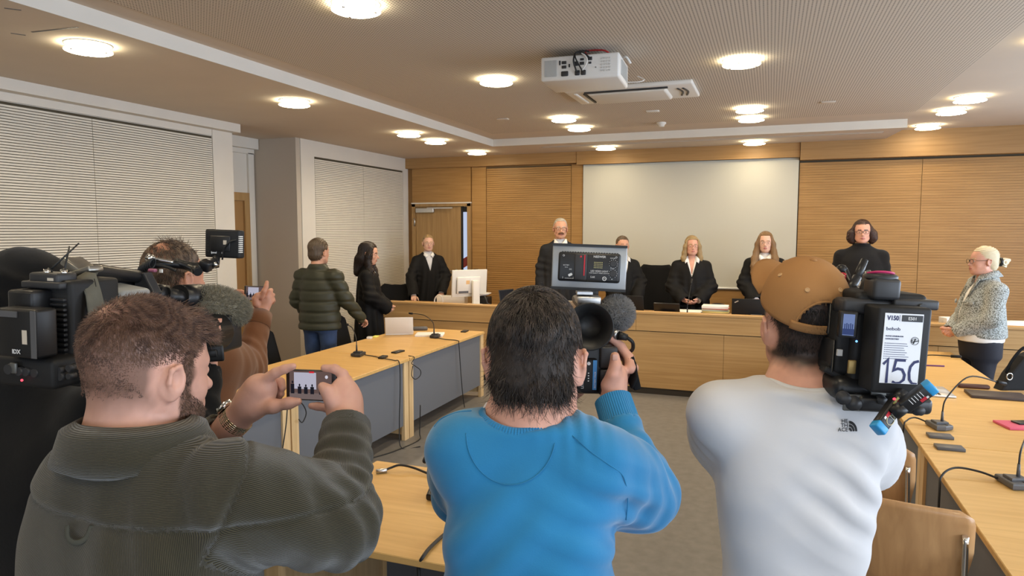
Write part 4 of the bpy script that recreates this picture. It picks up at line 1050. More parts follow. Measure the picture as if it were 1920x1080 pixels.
def man_suit():
    pos = at(1050, 520, Y=8.95); d = look_from(pos, .06)
    arms = SIDE
    root, B, T = person('tall grey-haired man with glasses and moustache in a dark suit, left of the light panel', pos, 1.885, d, arms, hd=(.05, 0), floor=ZP, sk=SK, jaw=1.1, tw=1.08, brow=hairmat('grey_hair', (.50, .46, .40), (.33, .29, .24)))
    S = mat('charcoal_suit', (.018, .019, .022), .8, spec=.2, bump=(220, .15, .0008))
    robe(root, B, arms, 1.14, .062, tw=1.02, seed=6, name='suit_jacket', m=S, hem=.72, bell=.75)
    sh = shirt(root, B, closed=True, m=mat('pale_blue_shirt', (.66, .71, .78), .8), lift=.012)
    m = MB(); m.box(B.p((0, .093, 1.372)), (.030, .024, .034), bevel=.008); m.sheet([[B.p((x*.012, .098, 1.36)), B.p((x*.03, .135, 1.12))] for x in (-1, 0, 1)], thick=.006); m.build('necktie', mat('navy_tie', (.012, .016, .045), .5), root)
    g = SDF(.008); g.f = B; legs(g, 1.12, feet=False); g.loft([(.78, 0, 0, .17, .12), (.95, 0, 0, .165, .12)], k=.04); put('trousers', g.mesh(1), TROU, root)
    def hf(g):
        g.ell((0, -.026, .030), (.084, .10, .088), k=0); g.ell((0, .0, .075), (.066, .075, .052), k=.02); facecut(g, .064, -.2, .085, .018)
        for s in (-1, 1): g.ell((s*.083, .0, -.022), (.02, .025, .034), k=.01, mode='s')
        g.planes([((0, 0, -.06), (0, 0, 1))], (-.15, -.2, -.3), (.15, .2, -.06))
    hair_obj(root, T, hf, MATS['grey_hair'], seed=8, amp=.002)
    g = SDF(.004); g.f = T; g.chain([(-.034, .085, -.066), (-.014, .101, -.057), (.014, .101, -.057), (.034, .085, -.066)], [.006, .012, .012, .006], k=.004); put('moustache', g.mesh(1), mat('brown_moustache', (.15, .075, .04), .8, bump=(150, .6, .003)), root, disp=lambda P: .002*wav(P, 4, 220, 1))
    glasses(root, T, mat('dark_rim', (.03, .025, .022), .35), 'r', .026, .017, .0017)
man_suit()

def judge_hidden():
    pos = at(1166, 520, Y=8.95); d = look_from(pos, .30)
    arms = [((-.25, .04, 1.08), (-.12, .27, .84), (.2, .9, -.3), (0, -.2, -1), .3), ((.25, .04, 1.08), (.10, .27, .84), (-.3, .9, -.3), (0, -.2, -1), .3)]
    root, B, T = person('robed woman with brown ponytail whose face is half hidden by the LED light panel', pos, 1.645, d, arms, hd=(.0, 0), floor=ZP, sk=SK, brow=hairmat('brown_ponytail_hair', (.13, .085, .05), (.06, .038, .024)))
    robe(root, B, arms, 1.10, .08, seed=9); shirt(root, B, 1.30, .035); cuffs(root, B, arms)
    def hf(g):
        g.ell((0, -.02, .040), (.084, .104, .093), k=0); g.ell((0, -.05, -.02), (.076, .07, .08), k=.02); facecut(g, .06, -.2, .066, .02)
        for s in (-1, 1): g.ell((s*.083, .0, -.02), (.02, .025, .034), k=.01, mode='s')
        g.chain([(-.02, -.11, .01), (-.05, -.13, -.08), (-.06, -.12, -.2), (-.06, -.11, -.26)], [.03, .04, .034, .015], k=.03)
    hair_obj(root, T, hf, MATS['brown_ponytail_hair'], seed=10, amp=.002)
judge_hidden()

def judge_blonde():
    pos = at(1296, 520, Y=9.0); d = look_from(pos, .05)
    arms = [((-.24, .05, 1.03), (-.085, .22, .875), (.75, .5, -.5), (.35, -.3, .9), .55), ((.24, .05, 1.03), (.10, .225, .87), (-.75, .5, -.5), (-.35, -.3, .9), .6)]
    root, B, T = person('judge with shoulder-length blonde hair and glasses in front of the screen, hands clasped', pos, 1.645, d, arms, hd=(.12, .03), floor=ZP, sk=SKP, brow=hairmat('dark_blonde_hair', (.42, .30, .14), (.22, .14, .06)), jaw=1.08)
    robe(root, B, arms, 1.16, .078, seed=12, tw=1.08, bell=1.12); shirt(root, B, 1.18, .048); cuffs(root, B, arms, (0,))
    def hf(g):
        g.ell((0, -.022, .042), (.090, .110, .098), k=0); g.ell((0, -.055, -.06), (.094, .07, .12), k=.03)
        for s in (-1, 1): g.chain([(s*.066, .03, .06), (s*.088, .025, -.01), (s*.094, .01, -.09), (s*.108, .01, -.165), (s*.112, .02, -.195)], [.024, .028, .032, .034, .02], k=.02)
        facecut(g, .062, -.15, .075, .0)
    hair_obj(root, T, hf, MATS['dark_blonde_hair'], seed=13, amp=.0018)
    glasses(root, T, mat('brown_rim', (.10, .05, .03), .35), 'r', .026, .018, .0012)
judge_blonde()

def judge_long():
    pos = at(1433, 520, Y=8.98); d = look_from(pos, .02)
    arms = [((-.24, .04, 1.06), (-.10, .23, .88), (.4, .8, -.4), (.2, -.3, -.9), .4), ((.24, .04, 1.06), (.10, .23, .88), (-.4, .8, -.4), (-.2, -.3, -.9), .4)]
    root, B, T = person('robed young woman with very long light brown hair and round glasses beside the tan cap', pos, 1.70, d, arms, hd=(-.02, .0), floor=ZP, sk=SKL, brow=hairmat('light_brown_hair', (.27, .155, .065), (.13, .07, .03)))
    robe(root, B, arms, 1.08, .085, seed=14); shirt(root, B, closed=True); cuffs(root, B, arms)
    def hf(g):
        g.ell((0, -.024, .042), (.088, .11, .097), k=0); g.ell((0, -.06, -.06), (.09, .07, .13), k=.03)
        for s in (-1, 1): g.chain([(s*.062, .035, .06), (s*.088, .025, -.02), (s*.098, .03, -.11), (s*.115, .06, -.20), (s*.12, .10, -.29), (s*.125, .115, -.37), (s*.13, .115, -.42)], [.024, .030, .036, .042, .042, .034, .015], k=.02)
        facecut(g, .057, -.15, .078, .0)
    hair_obj(root, T, hf, MATS['light_brown_hair'], seed=15, amp=.0022, ribax=lambda q: q[:, 0]+.3*q[:, 1]+.012*np.sin(q[:, 2]*45))
    glasses(root, T, MATS['thin_metal_rim'], 'o', .024, .022, .0012)
judge_long()

def woman_black():
    pos = at(1613, 520, Y=8.9); d = look_from(pos, .02)
    arms = SIDE
    root, B, T = person('tall woman in a plain black sweater with glasses and a dark curly bob', pos, 1.84, d, arms, hd=(.05, 0), floor=ZP, sk=SKP, wide=1.03, jaw=1.12, tw=1.1, brow=hairmat('auburn_dark_hair', (.075, .034, .024), (.024, .012, .01)), hs=.98)
    K = mat('black_knit', (.013, .013, .0145), .95, spec=.08, bump=(140, .3, .002), sheen=.15)
    robe(root, B, arms, seed=16, name='sweater', m=K, hem=.76, front=False, tw=1.14, bell=.85)
    m = MB(); c = [B.p((.074*math.cos(a), -.008+.068*math.sin(a), 1.428)) for a in np.linspace(0, 2*math.pi, 20, endpoint=False)]; m.tube(c, .016, 8, 2, closed=True); m.build('collar', K, root)
    g = SDF(.008); g.f = B; legs(g, 1.12, feet=False); g.loft([(.78, 0, 0, .17, .12), (.95, 0, 0, .165, .12)], k=.04); put('trousers', g.mesh(1), TROU, root)
    def hf(g):
        g.ell((0, -.026, .040), (.088, .110, .094), k=0); g.ell((0, -.05, -.03), (.095, .08, .10), k=.03)
        for s in (-1, 1):
            g.chain([(s*.075, -.0, .03), (s*.098, -.01, -.02), (s*.105, -.01, -.07), (s*.095, .0, -.10)], [.03, .042, .042, .03], k=.02)
        facecut(g, .064, -.15, .072, .0)
    hair_obj(root, T, hf, MATS['auburn_dark_hair'], seed=17, amp=.006, ribax=lambda q: q[:, 0]+q[:, 2]*.5+.02*np.sin(q[:, 1]*60))
    glasses(root, T, MATS['dark_rim'], 'r', .027, .015, .0018)
woman_black()

def woman_tweed():
    pos = at(1845, 520, Y=7.3); d = nrm(-RT*1.0+FH*.15)
    arms = [((-.235, .03, 1.08), (-.06, .22, .95), (.6, .6, -.5), (.5, -.3, .7), .55), ((.235, .04, 1.06), (.07, .225, .945), (-.6, .6, -.5), (-.5, -.3, .7), .6)]
    root, B, T = person('woman with white-blonde ponytail and glasses in a grey tweed jacket, seen in profile', pos, 1.745, d, arms, hd=(0, .02), sk=SKP, jaw=1.12, wide=1.02, brow=hairmat('white_blonde_hair', (.72, .63, .44), (.55, .45, .28)), neck=.055)
    tw = mat('grey_white_tweed', (.46, .49, .47), .95, spec=.1, sheen=.2); nt = tw.node_tree; bs = nt.nodes['Principled BSDF']
    tc = nt.nodes.new('ShaderNodeTexCoord'); vo = nt.nodes.new('ShaderNodeTexVoronoi'); vo.inputs['Scale'].default_value = 105; nt.links.new(tc.outputs['Object'], vo.inputs['Vector'])
    r = nt.nodes.new('ShaderNodeValToRGB'); r.color_ramp.elements[0].color = (.56, .60, .60, 1); r.color_ramp.elements[1].color = (.16, .17, .15, 1); r.color_ramp.elements[0].position = .25; r.color_ramp.elements[1].position = .75
    nt.links.new(vo.outputs['Distance'], r.inputs[0]); nt.links.new(r.outputs[0], bs.inputs['Base Color'])
    u = nt.nodes.new('ShaderNodeBump'); u.inputs['Strength'].default_value = .8; u.inputs['Distance'].default_value = .006; u.invert = True; nt.links.new(vo.outputs['Distance'], u.inputs['Height']); nt.links.new(u.outputs[0], bs.inputs['Normal'])
    g = SDF(.007); g.f = B
    g.loft([(.90, 0, -.005, .215, .185), (1.05, 0, .01, .21, .19), (1.2, 0, .01, .20, .17), (1.30, 0, -.01, .185, .14), (1.37, 0, -.02, .14, .105), (1.42, 0, -.025, .085, .085), (1.455, 0, -.025, .078, .08)], k=0, cap=.008)
    for s, A in zip((-1, 1), arms):
        sh = (s*.185, -.02, 1.31); g.cone((s*.09, -.02, 1.36), sh, .05, .07, k=.04); g.chain([sh, A[0], np.array(A[1])], [.078, .07, .056], k=.03)
        wr = np.array(A[1]); fd = nrm(wr-np.array(A[0])); g.cone(wr-fd*.0, wr+fd*.1, .045, .05, k=.005, mode='s')
    wedge(g, 1.0, 1.45, .06, .05)
    jk = put('tweed_jacket', g.mesh(2), tw, root, disp=lambda P: .005*wav(P, 8, 18)+fold(P, B.p((.2, .05, 1.1)), (0, 0, 1), .07, .006, .15))
    for s in (-1, 1):
        m = MB(); A = [[B.p((s*.02, .11, 1.30)), B.p((s*.055, .065, 1.43)), B.p((s*.068, -.04, 1.475)), B.p((s*.03, -.095, 1.48))], [B.p((s*.075, .155, 1.25)), B.p((s*.10, .08, 1.40)), B.p((s*.108, -.04, 1.425)), B.p((s*.05, -.125, 1.43))]]
        m.sheet(A, thick=.008); m.build('collar', tw, jk)
        m = MB(); m.box(B.p((s*.11, .168, 1.20)), (.10, .012, .03), rot=Matrix((B.R @ rotx(-.15) @ rotz(s*-.5)).tolist()), bevel=.004); m.build('pocket_flap', tw, jk)
    g = SDF(.008); g.f = B; g.loft([(.86, 0, .01, .205, .18), (.95, 0, .01, .205, .185), (1.1, 0, .01, .19, .175), (1.3, 0, .0, .15, .12), (1.40, 0, -.015, .06, .06)], k=0, cap=.01); put('blouse', g.mesh(1), SHIRT, root, disp=lambda P: .004*wav(P, 2, 25))
    g = SDF(.008); g.f = B; legs(g, 1.25, feet=False); g.loft([(.70, 0, -.01, .18, .15), (.85, 0, 0, .19, .165), (.95, 0, 0, .18, .15)], k=.04); put('trousers', g.mesh(1), mat('navy_black_trousers', (.012, .013, .022), .7), root, disp=lambda P: .004*wav(P, 6, 22))
    g = SDF(.008); g.f = B
    for s in (-1, 1): g.chain([(s*.10, -.03, .04), (s*.115, .14, .03)], [.045, .038], k=.02)
    put('shoes', g.mesh(1), SHOE, root)
    def hf(g):
        g.ell((0, -.022, .040), (.084, .106, .093), k=0); g.ell((0, -.06, -.025), (.075, .065, .075), k=.02); facecut(g, .06, -.2, .07, .025)
        for s in (-1, 1): g.ell((s*.083, .0, -.02), (.02, .025, .034), k=.01, mode='s')
    hair_obj(root, T, hf, MATS['white_blonde_hair'], seed=19, amp=.0025, ribax=lambda q: q[:, 2]+.25*q[:, 1])
    def pt(g): g.chain([(0, -.135, -.005), (0, -.17, -.005), (0, -.205, .012)], [.02, .03, .014], k=.01); g.cone((0, -.16, -.02), (0, -.19, -.045), .02, .008, k=.01)
    hair_obj(root, T, pt, MATS['white_blonde_hair'], seed=20, amp=.006, name='ponytail', h=.005)
    m = MB(); m.tube([T.p((.027*math.cos(a), -.142, -.005+.03*math.sin(a))) for a in np.linspace(0, 2*math.pi, 12, endpoint=False)], .012, 8, 2, closed=True); m.build('hair_tie', black, root)
    glasses(root, T, MATS['dark_rim'], 'r', .027, .017, .002)
woman_tweed()
# ================================================================== the press people in the foreground
def strip_frame(d, up=(0, 0, 1)):
    """frame whose +y is d"""
    y = nrm(d); z = nrm(np.array(up)-y*(np.array(up)@y)); return np.stack([np.cross(y, z), y, z], 1)
def hplane(d): d = np.array(d, float); d[2] = 0; return nrm(d)
RH = RT; 
def px(x, y, D): return at(x, y, D=D)
def pxs(*L): return [px(*p) for p in L]
def scalp_roots(PQ, T, keep, n, seed=0):
    """random points on a mesh where keep(local points) is a probability"""
    P, Q = PQ; r = np.random.RandomState(seed); C = P[Q].mean(1)
    ar = np.linalg.norm(np.cross(P[Q[:, 2]]-P[Q[:, 0]], P[Q[:, 3]]-P[Q[:, 1]]), axis=1)
    w_ = ar*np.clip(keep(T.inv(C)), 0, 1); w_ /= w_.sum()
    i = r.choice(len(Q), n, p=w_); a = r.rand(n, 4); a /= a.sum(1)[:, None]
    pts = (P[Q[i]]*a[:, :, None]).sum(1); N = normals(P, Q)[Q[i]].mean(1)
    return pts, N/np.linalg.norm(N, axis=1)[:, None]
def lowerbody(root, base, d, H, trou, shoe=SHOE, wide=1.0, waist=None, lean=(0, 0, 0)):
    """trousers and shoes under a foreground figure (mostly out of the picture)"""
    B = Fr(base, face_dir(d), H/1.70)
    g = SDF(.010); g.f = B; legs(g, 1.18*wide, feet=False); g.loft([(.74, 0, -.01, .17*wide, .13*wide), (.86, 0, 0, .18*wide, .135*wide), (1.0, 0, 0, .165*wide, .12*wide)], k=.04)
    put('trousers', g.mesh(1), trou, root, disp=lambda P: .005*wav(P, 4, 20))
    g = SDF(.008); g.f = B
    for s in (-1, 1): g.chain([(s*.10, -.04, .045), (s*.12, .15, .035)], [.05, .043], k=.02)
    put('shoes', g.mesh(1), shoe, root)

# ------------------------------------------------------------------ man in the corduroy overshirt, filming with a phone
def man_corduroy():
    hd = nrm(FH*math.cos(.50)+RT*math.sin(.50))
    ear = px(327, 718, 1.13)
    R = face_dir(hd) @ rotx(-.10)
    T = Fr(ear-R @ np.array((.083, -.012, -.014)), R, 1.0)
    d = nrm(FH*.95+RT*.25)
    Rb = face_dir(d)
    shR = px(436, 905, 1.10); elR = px(634, 985, 1.18); wrR = px(650, 792, 1.36)
    nk = px(246, 817, 1.135)
    shL = px(172, 884, 1.22); elL = px(300, 930, 1.52); wrL = px(438, 792, 1.47)
    base = np.array((nk[0], nk[1], 0))-.02*d
    g = SDF(.0032); head(g, T, es=.86, jaw=1.04, neck=.062, necklen=.26, nose=1.05)
    g.f = Fr(); g.chain([T.p((0, -.03, -.16)), nk-np.array((0, 0, .05)), nk-np.array((0, 0, .30))+.03*d], [.066, .066, .06], k=.04)
    # forearms
    g.chain([wrR, px(646, 760, 1.39)], [.029, .034], k=.02); g.chain([elR, wrR], [.042, .030], k=.02)
    g.chain([elL, wrL], [.042, .029], k=.02)
    # left hand: wrist, palm, long index finger along the top of the phone, thumb below
    g.ell(px(484, 742, 1.445), (.034, .052, .024), strip_frame(px(505, 712, 1.44)-px(455, 778, 1.46), -FW), k=.02)
    g.chain([wrL, px(470, 757, 1.455), px(484, 728, 1.445)], [.029, .030, .027], k=.02)
    g.chain([px(481, 722, 1.435), px(517, 699, 1.425), px(534, 692, 1.422), px(549, 687, 1.42)], [.0128, .0108, .0096, .0078], k=.004)
    g.chain([px(476, 727, 1.46), px(512, 710, 1.475), px(526, 716, 1.47), px(530, 727, 1.462)], [.012, .0105, .0095, .008], k=.004)
    g.chain([px(480, 740, 1.47), px(511, 722, 1.482), px(524, 730, 1.475), px(527, 739, 1.467)], [.012, .010, .009, .008], k=.004)
    g.chain([px(483, 750, 1.475), px(508, 735, 1.485), px(518, 741, 1.478), px(522, 747, 1.47)], [.011, .009, .0085, .0075], k=.004)
    g.chain([px(480, 766, 1.44), px(513, 762, 1.425), px(541, 756, 1.42), px(559, 753, 1.42)], [.018, .0130, .0105, .0082], k=.012)
    # right hand
    g.ell(px(645, 752, 1.385), (.034, .050, .022), strip_frame(px(646, 715, 1.385)-px(648, 792, 1.37), -FW), k=.02)
    g.chain([px(655, 735, 1.39), px(643, 702, 1.40), px(628, 692, 1.405), px(608, 690, 1.41)], [.0125, .0108, .0098, .0080], k=.004)
    g.chain([px(659, 742, 1.40), px(650, 712, 1.425), px(634, 702, 1.435), px(616, 702, 1.435)], [.012, .0105, .0095, .008], k=.004)
    g.chain([px(657, 752, 1.41), px(646, 735, 1.435), px(630, 730, 1.445), px(612, 732, 1.445)], [.012, .0105, .0095, .008], k=.004)
    g.chain([px(634, 776, 1.40), px(612, 764, 1.41), px(596, 762, 1.415), px(584, 761, 1.415)], [.0105, .0092, .0085, .0072], k=.004)
    g.chain([px(634, 770, 1.37), px(622, 749, 1.365), px(614, 734, 1.368), px(605, 725, 1.375)], [.0185, .0135, .0118, .0098], k=.010)
    stub = mat('brown_beard_stubble', (.115, .068, .045), .75, noise=(300, .5), bump=(500, .5, .002))
    def mf(C):
        q = T.inv(C); m = np.zeros(len(C), int)
        z, y = q[:, 2], q[:, 1]; n = .006*wav(C, 4, 90)
        beard = (z < -.022-.62*(y-.01)+n) & (y > .004+n) & (z > -.155) & (np.linalg.norm(q, axis=1) < .19)
        side = (np.abs(y-.018+n) < .013) & (z <= -.04) & (z > -.05)
        burn = (y > .006+n) & (y < .030+n) & (z < .03) & (z > -.06) & (np.abs(q[:, 0]) > .05)
        m[beard | side | burn] = 2
        m[(np.abs(q[:, 0]) < .022) & (np.abs(z+.0705) < .009) & (y > .088) & (y < .115)] = 1
        scalp = (z > -.062+.75*np.maximum(0, y+.03)+n) & (y < .060+.9*(z-.045)) & (np.linalg.norm(q, axis=1) < .16) & ((np.abs(q[:, 0]) < .066) | (z > .022) | (y < -.03)) & (np.exp(-(((q[:, 0]+.012)/.036)**2+((y+.075)/.040)**2+((z-.105)/.045)**2)) < .55+8*n)
        pass
        return m
    def tint(P):
        q = T.inv(P); n = .010*wav(P, 4, 90); x, y, z = np.abs(q[:, 0]), q[:, 1], q[:, 2]; sm = lambda a: np.clip(a, 0, 1)**1.3
        near = (np.linalg.norm(q, axis=1) < .175)
        sc = sm((z+.088+n-.85*np.maximum(0, y+.03))/.065)*sm((.062+.9*(z-.045)-y+n)/.012)*np.maximum(sm((.060-x)/.01), sm((np.hypot(y+.010, (z+.012)*.8)-.030+n*.5)/.014))*(1-.62*np.exp(-(((q[:, 0]+.012)/.036)**2+((y+.075)/.040)**2+((z-.105)/.045)**2)))
        bd = sm((-.018-.62*(y-.01)-z+n)/.018)*sm((y-.002+n)/.014)*sm((z+.165)/.02)
        bu = sm((.015-np.abs(y-.018)+n)/.007)*sm((.035-z)/.01)*sm((x-.045)/.01)
        return near*np.clip(np.maximum(np.maximum(sc*.85, bd*.9), bu*.9), 0, 1)*(x < .079)
    PQ = g.mesh(1)
    root = put('person', PQ, [tinted_skin('pinkish_skin_cropped', (.60, .33, .25), (.145, .078, .054)), LIP], None, base, lambda C: np.minimum((mf(C) == 1), 1), rib=tint)
    tag(root, 'bearded man with cropped brown hair in a dark green corduroy overshirt, filming with a phone', 'person')
    eyes(root, T)
    # hair: close crop, thin at the crown
    HB = hairmat('reddish_brown_hair', (.17, .092, .060), (.085, .044, .030))
    def hf(g):
        g.ell((0, -.018, .037), (.0785, .0995, .0895), k=0); g.ell((0, .022, .016), (.070, .070, .078), k=.03); g.ell((0, -.05, -.035), (.064, .052, .066), k=.02)
    gg = SDF(.0034); gg.f = T; hf(gg); H_ = gg.mesh(1)
    hl = lambda q: np.clip((q[:, 2]+.040-.75*np.maximum(0, q[:, 1]+.03)+.9*np.maximum(0, np.abs(q[:, 1]-.025)-.06)*0)/.03, 0, 1)   # fades out towards the nape and over the ear
    front = lambda q: np.clip((.060-q[:, 1]+.9*(q[:, 2]-.045))/.015, 0, 1)
    thin = lambda q: 1-.80*np.exp(-(((q[:, 0]+.012)/.036)**2+((q[:, 1]+.075)/.040)**2+((q[:, 2]-.105)/.045)**2))
    keep = lambda q: hl(q)*front(q)*thin(q)*((np.abs(q[:, 0]) < .06) | (q[:, 2] > .015) | (q[:, 1] < -.03))
    pts, N = scalp_roots(H_, T, keep, 17000, 2)
    q = T.inv(pts); cr = np.array((0, -.06, .12))
    cmb = q-cr; cmb[:, 2] -= .2*np.abs(cmb[:, 1]); cmb[:, 1] += .05*(q[:, 2] > .09); cmb /= np.linalg.norm(cmb, axis=1)[:, None]
    cmb = cmb @ T.R.T; cmb -= N*(cmb*N).sum(1)[:, None]
    top = np.clip((q[:, 2]-.02)/.06, 0, 1)
    swirl = np.stack([wav(q, 31, 60, 2), wav(q, 32, 60, 2), wav(q, 33, 60, 2)], 1)*.5
    strands('hair', pts-N*.001, cmb*1.0+N*(.34-.10*top[:, None])+swirl*.7, .0030+.0085*top, .00052, HB, root, curl=.4, seed=3, segs=4, base=base, jit=.22)
    pts, N = scalp_roots(H_, T, lambda q: ((q[:, 1] > .045) & (q[:, 2] > .055)).astype(float), 1600, 5)
    strands('fringe', pts, N*.45+T.R[:, 1]*1.0-ZZ*.15, .034, .0006, HB, root, curl=.35, droop=.5, seed=6, base=base, jit=.2)
    bpts, bN = scalp_roots(PQ, T, lambda q: ((q[:, 2] < -.024-.62*(q[:, 1]-.01)) & (q[:, 1] > .006) & (q[:, 2] > -.15) | (q[:, 1] > .006) & (q[:, 1] < .028) & (q[:, 2] < .03) & (q[:, 2] > -.05) & (np.abs(q[:, 0]) > .05)).astype(float)*(np.linalg.norm(q, axis=1) < .175), 3800, 8)
    strands('beard', bpts, bN*.5-ZZ*.8, .007, .00045, hairmat('beard_hair', (.13, .075, .048), (.07, .038, .025)), root, curl=.4, seed=9, segs=3, base=base, jit=.3)
    # overshirt
    CG, CGd = (.054, .046, .025), (.0145, .0125, .007)
    cordH = stripes('green_corduroy', CG, CGd, 480, .2, .7, .95, .0016, noise=.003)
    B = Fr(base, Rb, 1.0)
    zn = nk[2]
    ax = nrm(shR-shL); mid = (shL+shR)/2
    Bt = Fr((mid+nk)/2*np.array((1, 1, 0)), np.stack([hplane(ax), np.cross((0, 0, 1), hplane(ax)), ZZ], 1), 1.0)
    g = SDF(.005); g.f = Bt
    s2 = np.linalg.norm(shR-shL)/2
    g.loft([(zn-.66, 0, .01, s2*.98, .150), (zn-.45, 0, .0, s2*1.02, .150), (zn-.27, 0, -.012, s2*1.14, .150), (zn-.16, 0, -.012, s2*1.22, .132), (zn-.09, 0, -.006, s2*1.10, .108), (zn-.035, 0, .0, s2*.60, .086), (zn+.0, 0, .004, .088, .080)], k=0, cap=.012, p=3.0)
    g.f = Fr()
    for s_ in (shL, shR): g.cone(nk*.45+s_*.55-np.array((0, 0, .042)), s_-np.array((0, 0, .012)), .060, .064, k=.05)
    AR = ((np.array(shR)-np.array((0, 0, .02)), np.array(elR), np.array(wrR)-nrm(wrR-elR)*.012), (np.array(shL)-np.array((0, 0, .02)), np.array(elL), np.array(wrL)-nrm(wrL-elL)*.035))
    for A, E_, W_ in AR:
        g.chain([A, (A+E_)/2, E_, W_], [.062, .066, .057, .0455], k=.07); fd = nrm(W_-E_); g.cone(W_-fd*.02, W_+fd*.09, .038, k=.004, mode='s'); g.planes([(W_, -fd)], W_-.09, W_+.09, k=.003)
    body = g.mesh(2)
    def armt(P, A, E_, W_):
        fa = nrm(E_-A); fb = nrm(W_-E_); s_ = (P-A) @ fa; q_ = P-A-np.outer(np.clip(s_, 0, np.linalg.norm(E_-A)), fa); u = np.linalg.norm(q_, axis=1)
        t_ = (P-E_) @ fb; q2 = P-E_-np.outer(np.clip(t_, 0, 9), fb); u2 = np.linalg.norm(q2, axis=1)
        return s_, u, t_, u2
    def bd(P):
        q = Bt.inv(P); z = q[:, 2]-zn
        yoke = np.abs(z+.100+.02*q[:, 0]) ; d_ = -.004*np.exp(-(yoke/.005)**2)
        d_ += .004*(z > -.100-.02*q[:, 0])
        d_ += fold(P, shR-np.array((.06, 0, .02)), ax, .045, .003, .08, 2.0, 3)+.003*wav(P, 6, 14)+fold(P, px(330, 1010, 1.0), (ax+ZZ*.6), .07, .004, .16, .9, 5)
        for k_, (A, E_, W_) in enumerate(AR): d_ += .8*(fold(P, E_, nrm(W_-A), .046, .006, .11, 1.4, 11+k_)+fold(P, (E_+W_)/2, nrm(W_-E_), .040, .004, .11, 1.4, 13+k_)+fold(P, (A+E_)/2, nrm(E_-A)+.5*ZZ, .075, .004, .11, 1.2, 15+k_))
        for A, E_, W_ in AR[:1]:
            s_, u, t_, u2 = armt(P, A, E_, W_); d_ += (-.004*np.exp(-((s_+.012)/.004)**2)+.002*np.exp(-((s_+.024)/.006)**2))*np.clip((.125-u)/.03, 0, 1)
        return d_
    def brib(P):
        q = Bt.inv(P); z = q[:, 2]-zn
        out = np.where(z > -.100-.02*q[:, 0], q[:, 2], np.arctan2(q[:, 0], -q[:, 1])*.17)
        for A, E_, W_ in AR:
            s_, u, t_, u2 = armt(P, A, E_, W_); t1 = nrm(E_-A); t2 = nrm(W_-E_)
            v1 = nrm(-FW+t1*(FW@t1)); u1 = np.cross(t1, v1); w2 = nrm(-FW+t2*(FW@t2)); w1 = np.cross(t2, w2)
            r1 = np.arctan2((P-A) @ u1, (P-A) @ v1)*.068; r2 = np.arctan2((P-W_) @ w1, (P-W_) @ w2)*.05
            out = np.where((s_ > -.012) & (u < .11), r1, out); out = np.where((t_ > 0) & (u2 < .075), r2, out)
        return out
    shirt_ = put('overshirt', body, cordH, root, disp=bd, rib=brib)
    # collar
    m = MB(); rows = []
    for v in (0, .35, .7, 1.0):
        row = []
        for a in np.linspace(-2.75, 2.75, 33):
            rr = .094+.004*math.cos(a)+.012*(1-v)-.004*v; row.append(nk+Rb @ np.array((rr*1.02*math.sin(a), -rr*.98*math.cos(a)+.014, -.030+.056*v-.012*(1-math.cos(a))/2)))
        rows.append(row)
    for v in (.2, .6, .95, 1.25):
        row = []
        for a in np.linspace(-2.75, 2.75, 33):
            rr = .098+.004*math.cos(a)+(.020*v if v < 1 else -.012)+.004*abs(math.sin(a)); row.append(nk+Rb @ np.array((rr*1.02*math.sin(a), -rr*.98*math.cos(a)+.014, .030-.062*v-.012*(1-math.cos(a))/2)))
        rows.append(row)
    m.sheet(rows, thick=.004); co = m.build('collar', cordH, shirt_)
    av = np.array([co.matrix_world @ v.co if False else v.co for v in co.data.vertices]); at_ = co.data.attributes.new('rib', 'FLOAT', 'POINT'); at_.data.foreach_set('value', av[:, 2].astype(np.float32))
    # cuffs
    for W_, E_ in ((wrR, elR), (wrL, elL)):
        W_ = np.array(W_)-nrm(W_-E_)*(.012 if W_ is wrR else .035); fd = nrm(W_-E_)
        g = SDF(.0036); g.f = Fr(); a = W_-fd*.042; b = W_+fd*.006; r_ = .0475
        g.cone(a, b, r_*1.05, r_, k=0); g.cone(b-fd*.012, b+fd*.09, r_*.84, k=.003, mode='s'); g.planes([(b, -fd)], b-.07, b+.07, k=.002)
        put('cuff', g.mesh(1), cordH, shirt_, rib=lambda P: (P-W_) @ fd)
    # armhole seams, locker loop
    m = MB(); bv = body[0]
    lp = px(152, 990, 1.0)
    i = np.argmin(np.linalg.norm(np.cross(bv-CAM, nrm(lp-CAM)), axis=1)+.2*np.linalg.norm(bv-CAM, axis=1)); l0 = bv[i]-FH*.004
    m.tube([l0-RT*.019+UP*.006, l0-RT*.014-UP*.010-FH*.006, l0-UP*.016-FH*.009, l0+RT*.014-UP*.010-FH*.006, l0+RT*.019+UP*.006], .0045, 8, 5, flat=.5)
    m.build('locker_loop', mat('green_tape', (.055, .055, .042), .9), shirt_)
    # wristwatch
    m = MB(); fd = nrm(wrL-elL); cw = wrL+fd*.008; u = nrm(np.cross(fd, FW)); v = np.cross(fd, u)
    G_ = mat('gold_steel_bracelet', (.52, .42, .28), .25, 1)
    for k in range(26):
        a = 2*math.pi*k/26
        for j in range(5):
            c = cw+fd*((j-2)*.0044)+(u*math.cos(a)+v*math.sin(a))*.0325; m.box(c, (.0075, .0040, .003), rot=Matrix(np.stack([-u*math.sin(a)+v*math.cos(a), fd, u*math.cos(a)+v*math.sin(a)], 1).tolist()), bevel=.0008, seg=1)
    wt = m.build('wristwatch', [G_], root)
    m = MB(); dv = nrm(-np.array(UP)*-.8+RT*-.5); dv = nrm(dv-fd*(dv@fd)); m.cyl(cw+dv*.032, cw+dv*.043, .019, n=24); m.build('watch_case', chrome, wt)
    lowerbody(root, base+d*.02, d, 1.74, mat('dark_trousers', (.012, .012, .014), .9))
    # his phone
    tl, tr, br, bl = px(533, 693, 1.445), px(633, 697, 1.395), px(632, 752, 1.395), px(534, 748, 1.445)
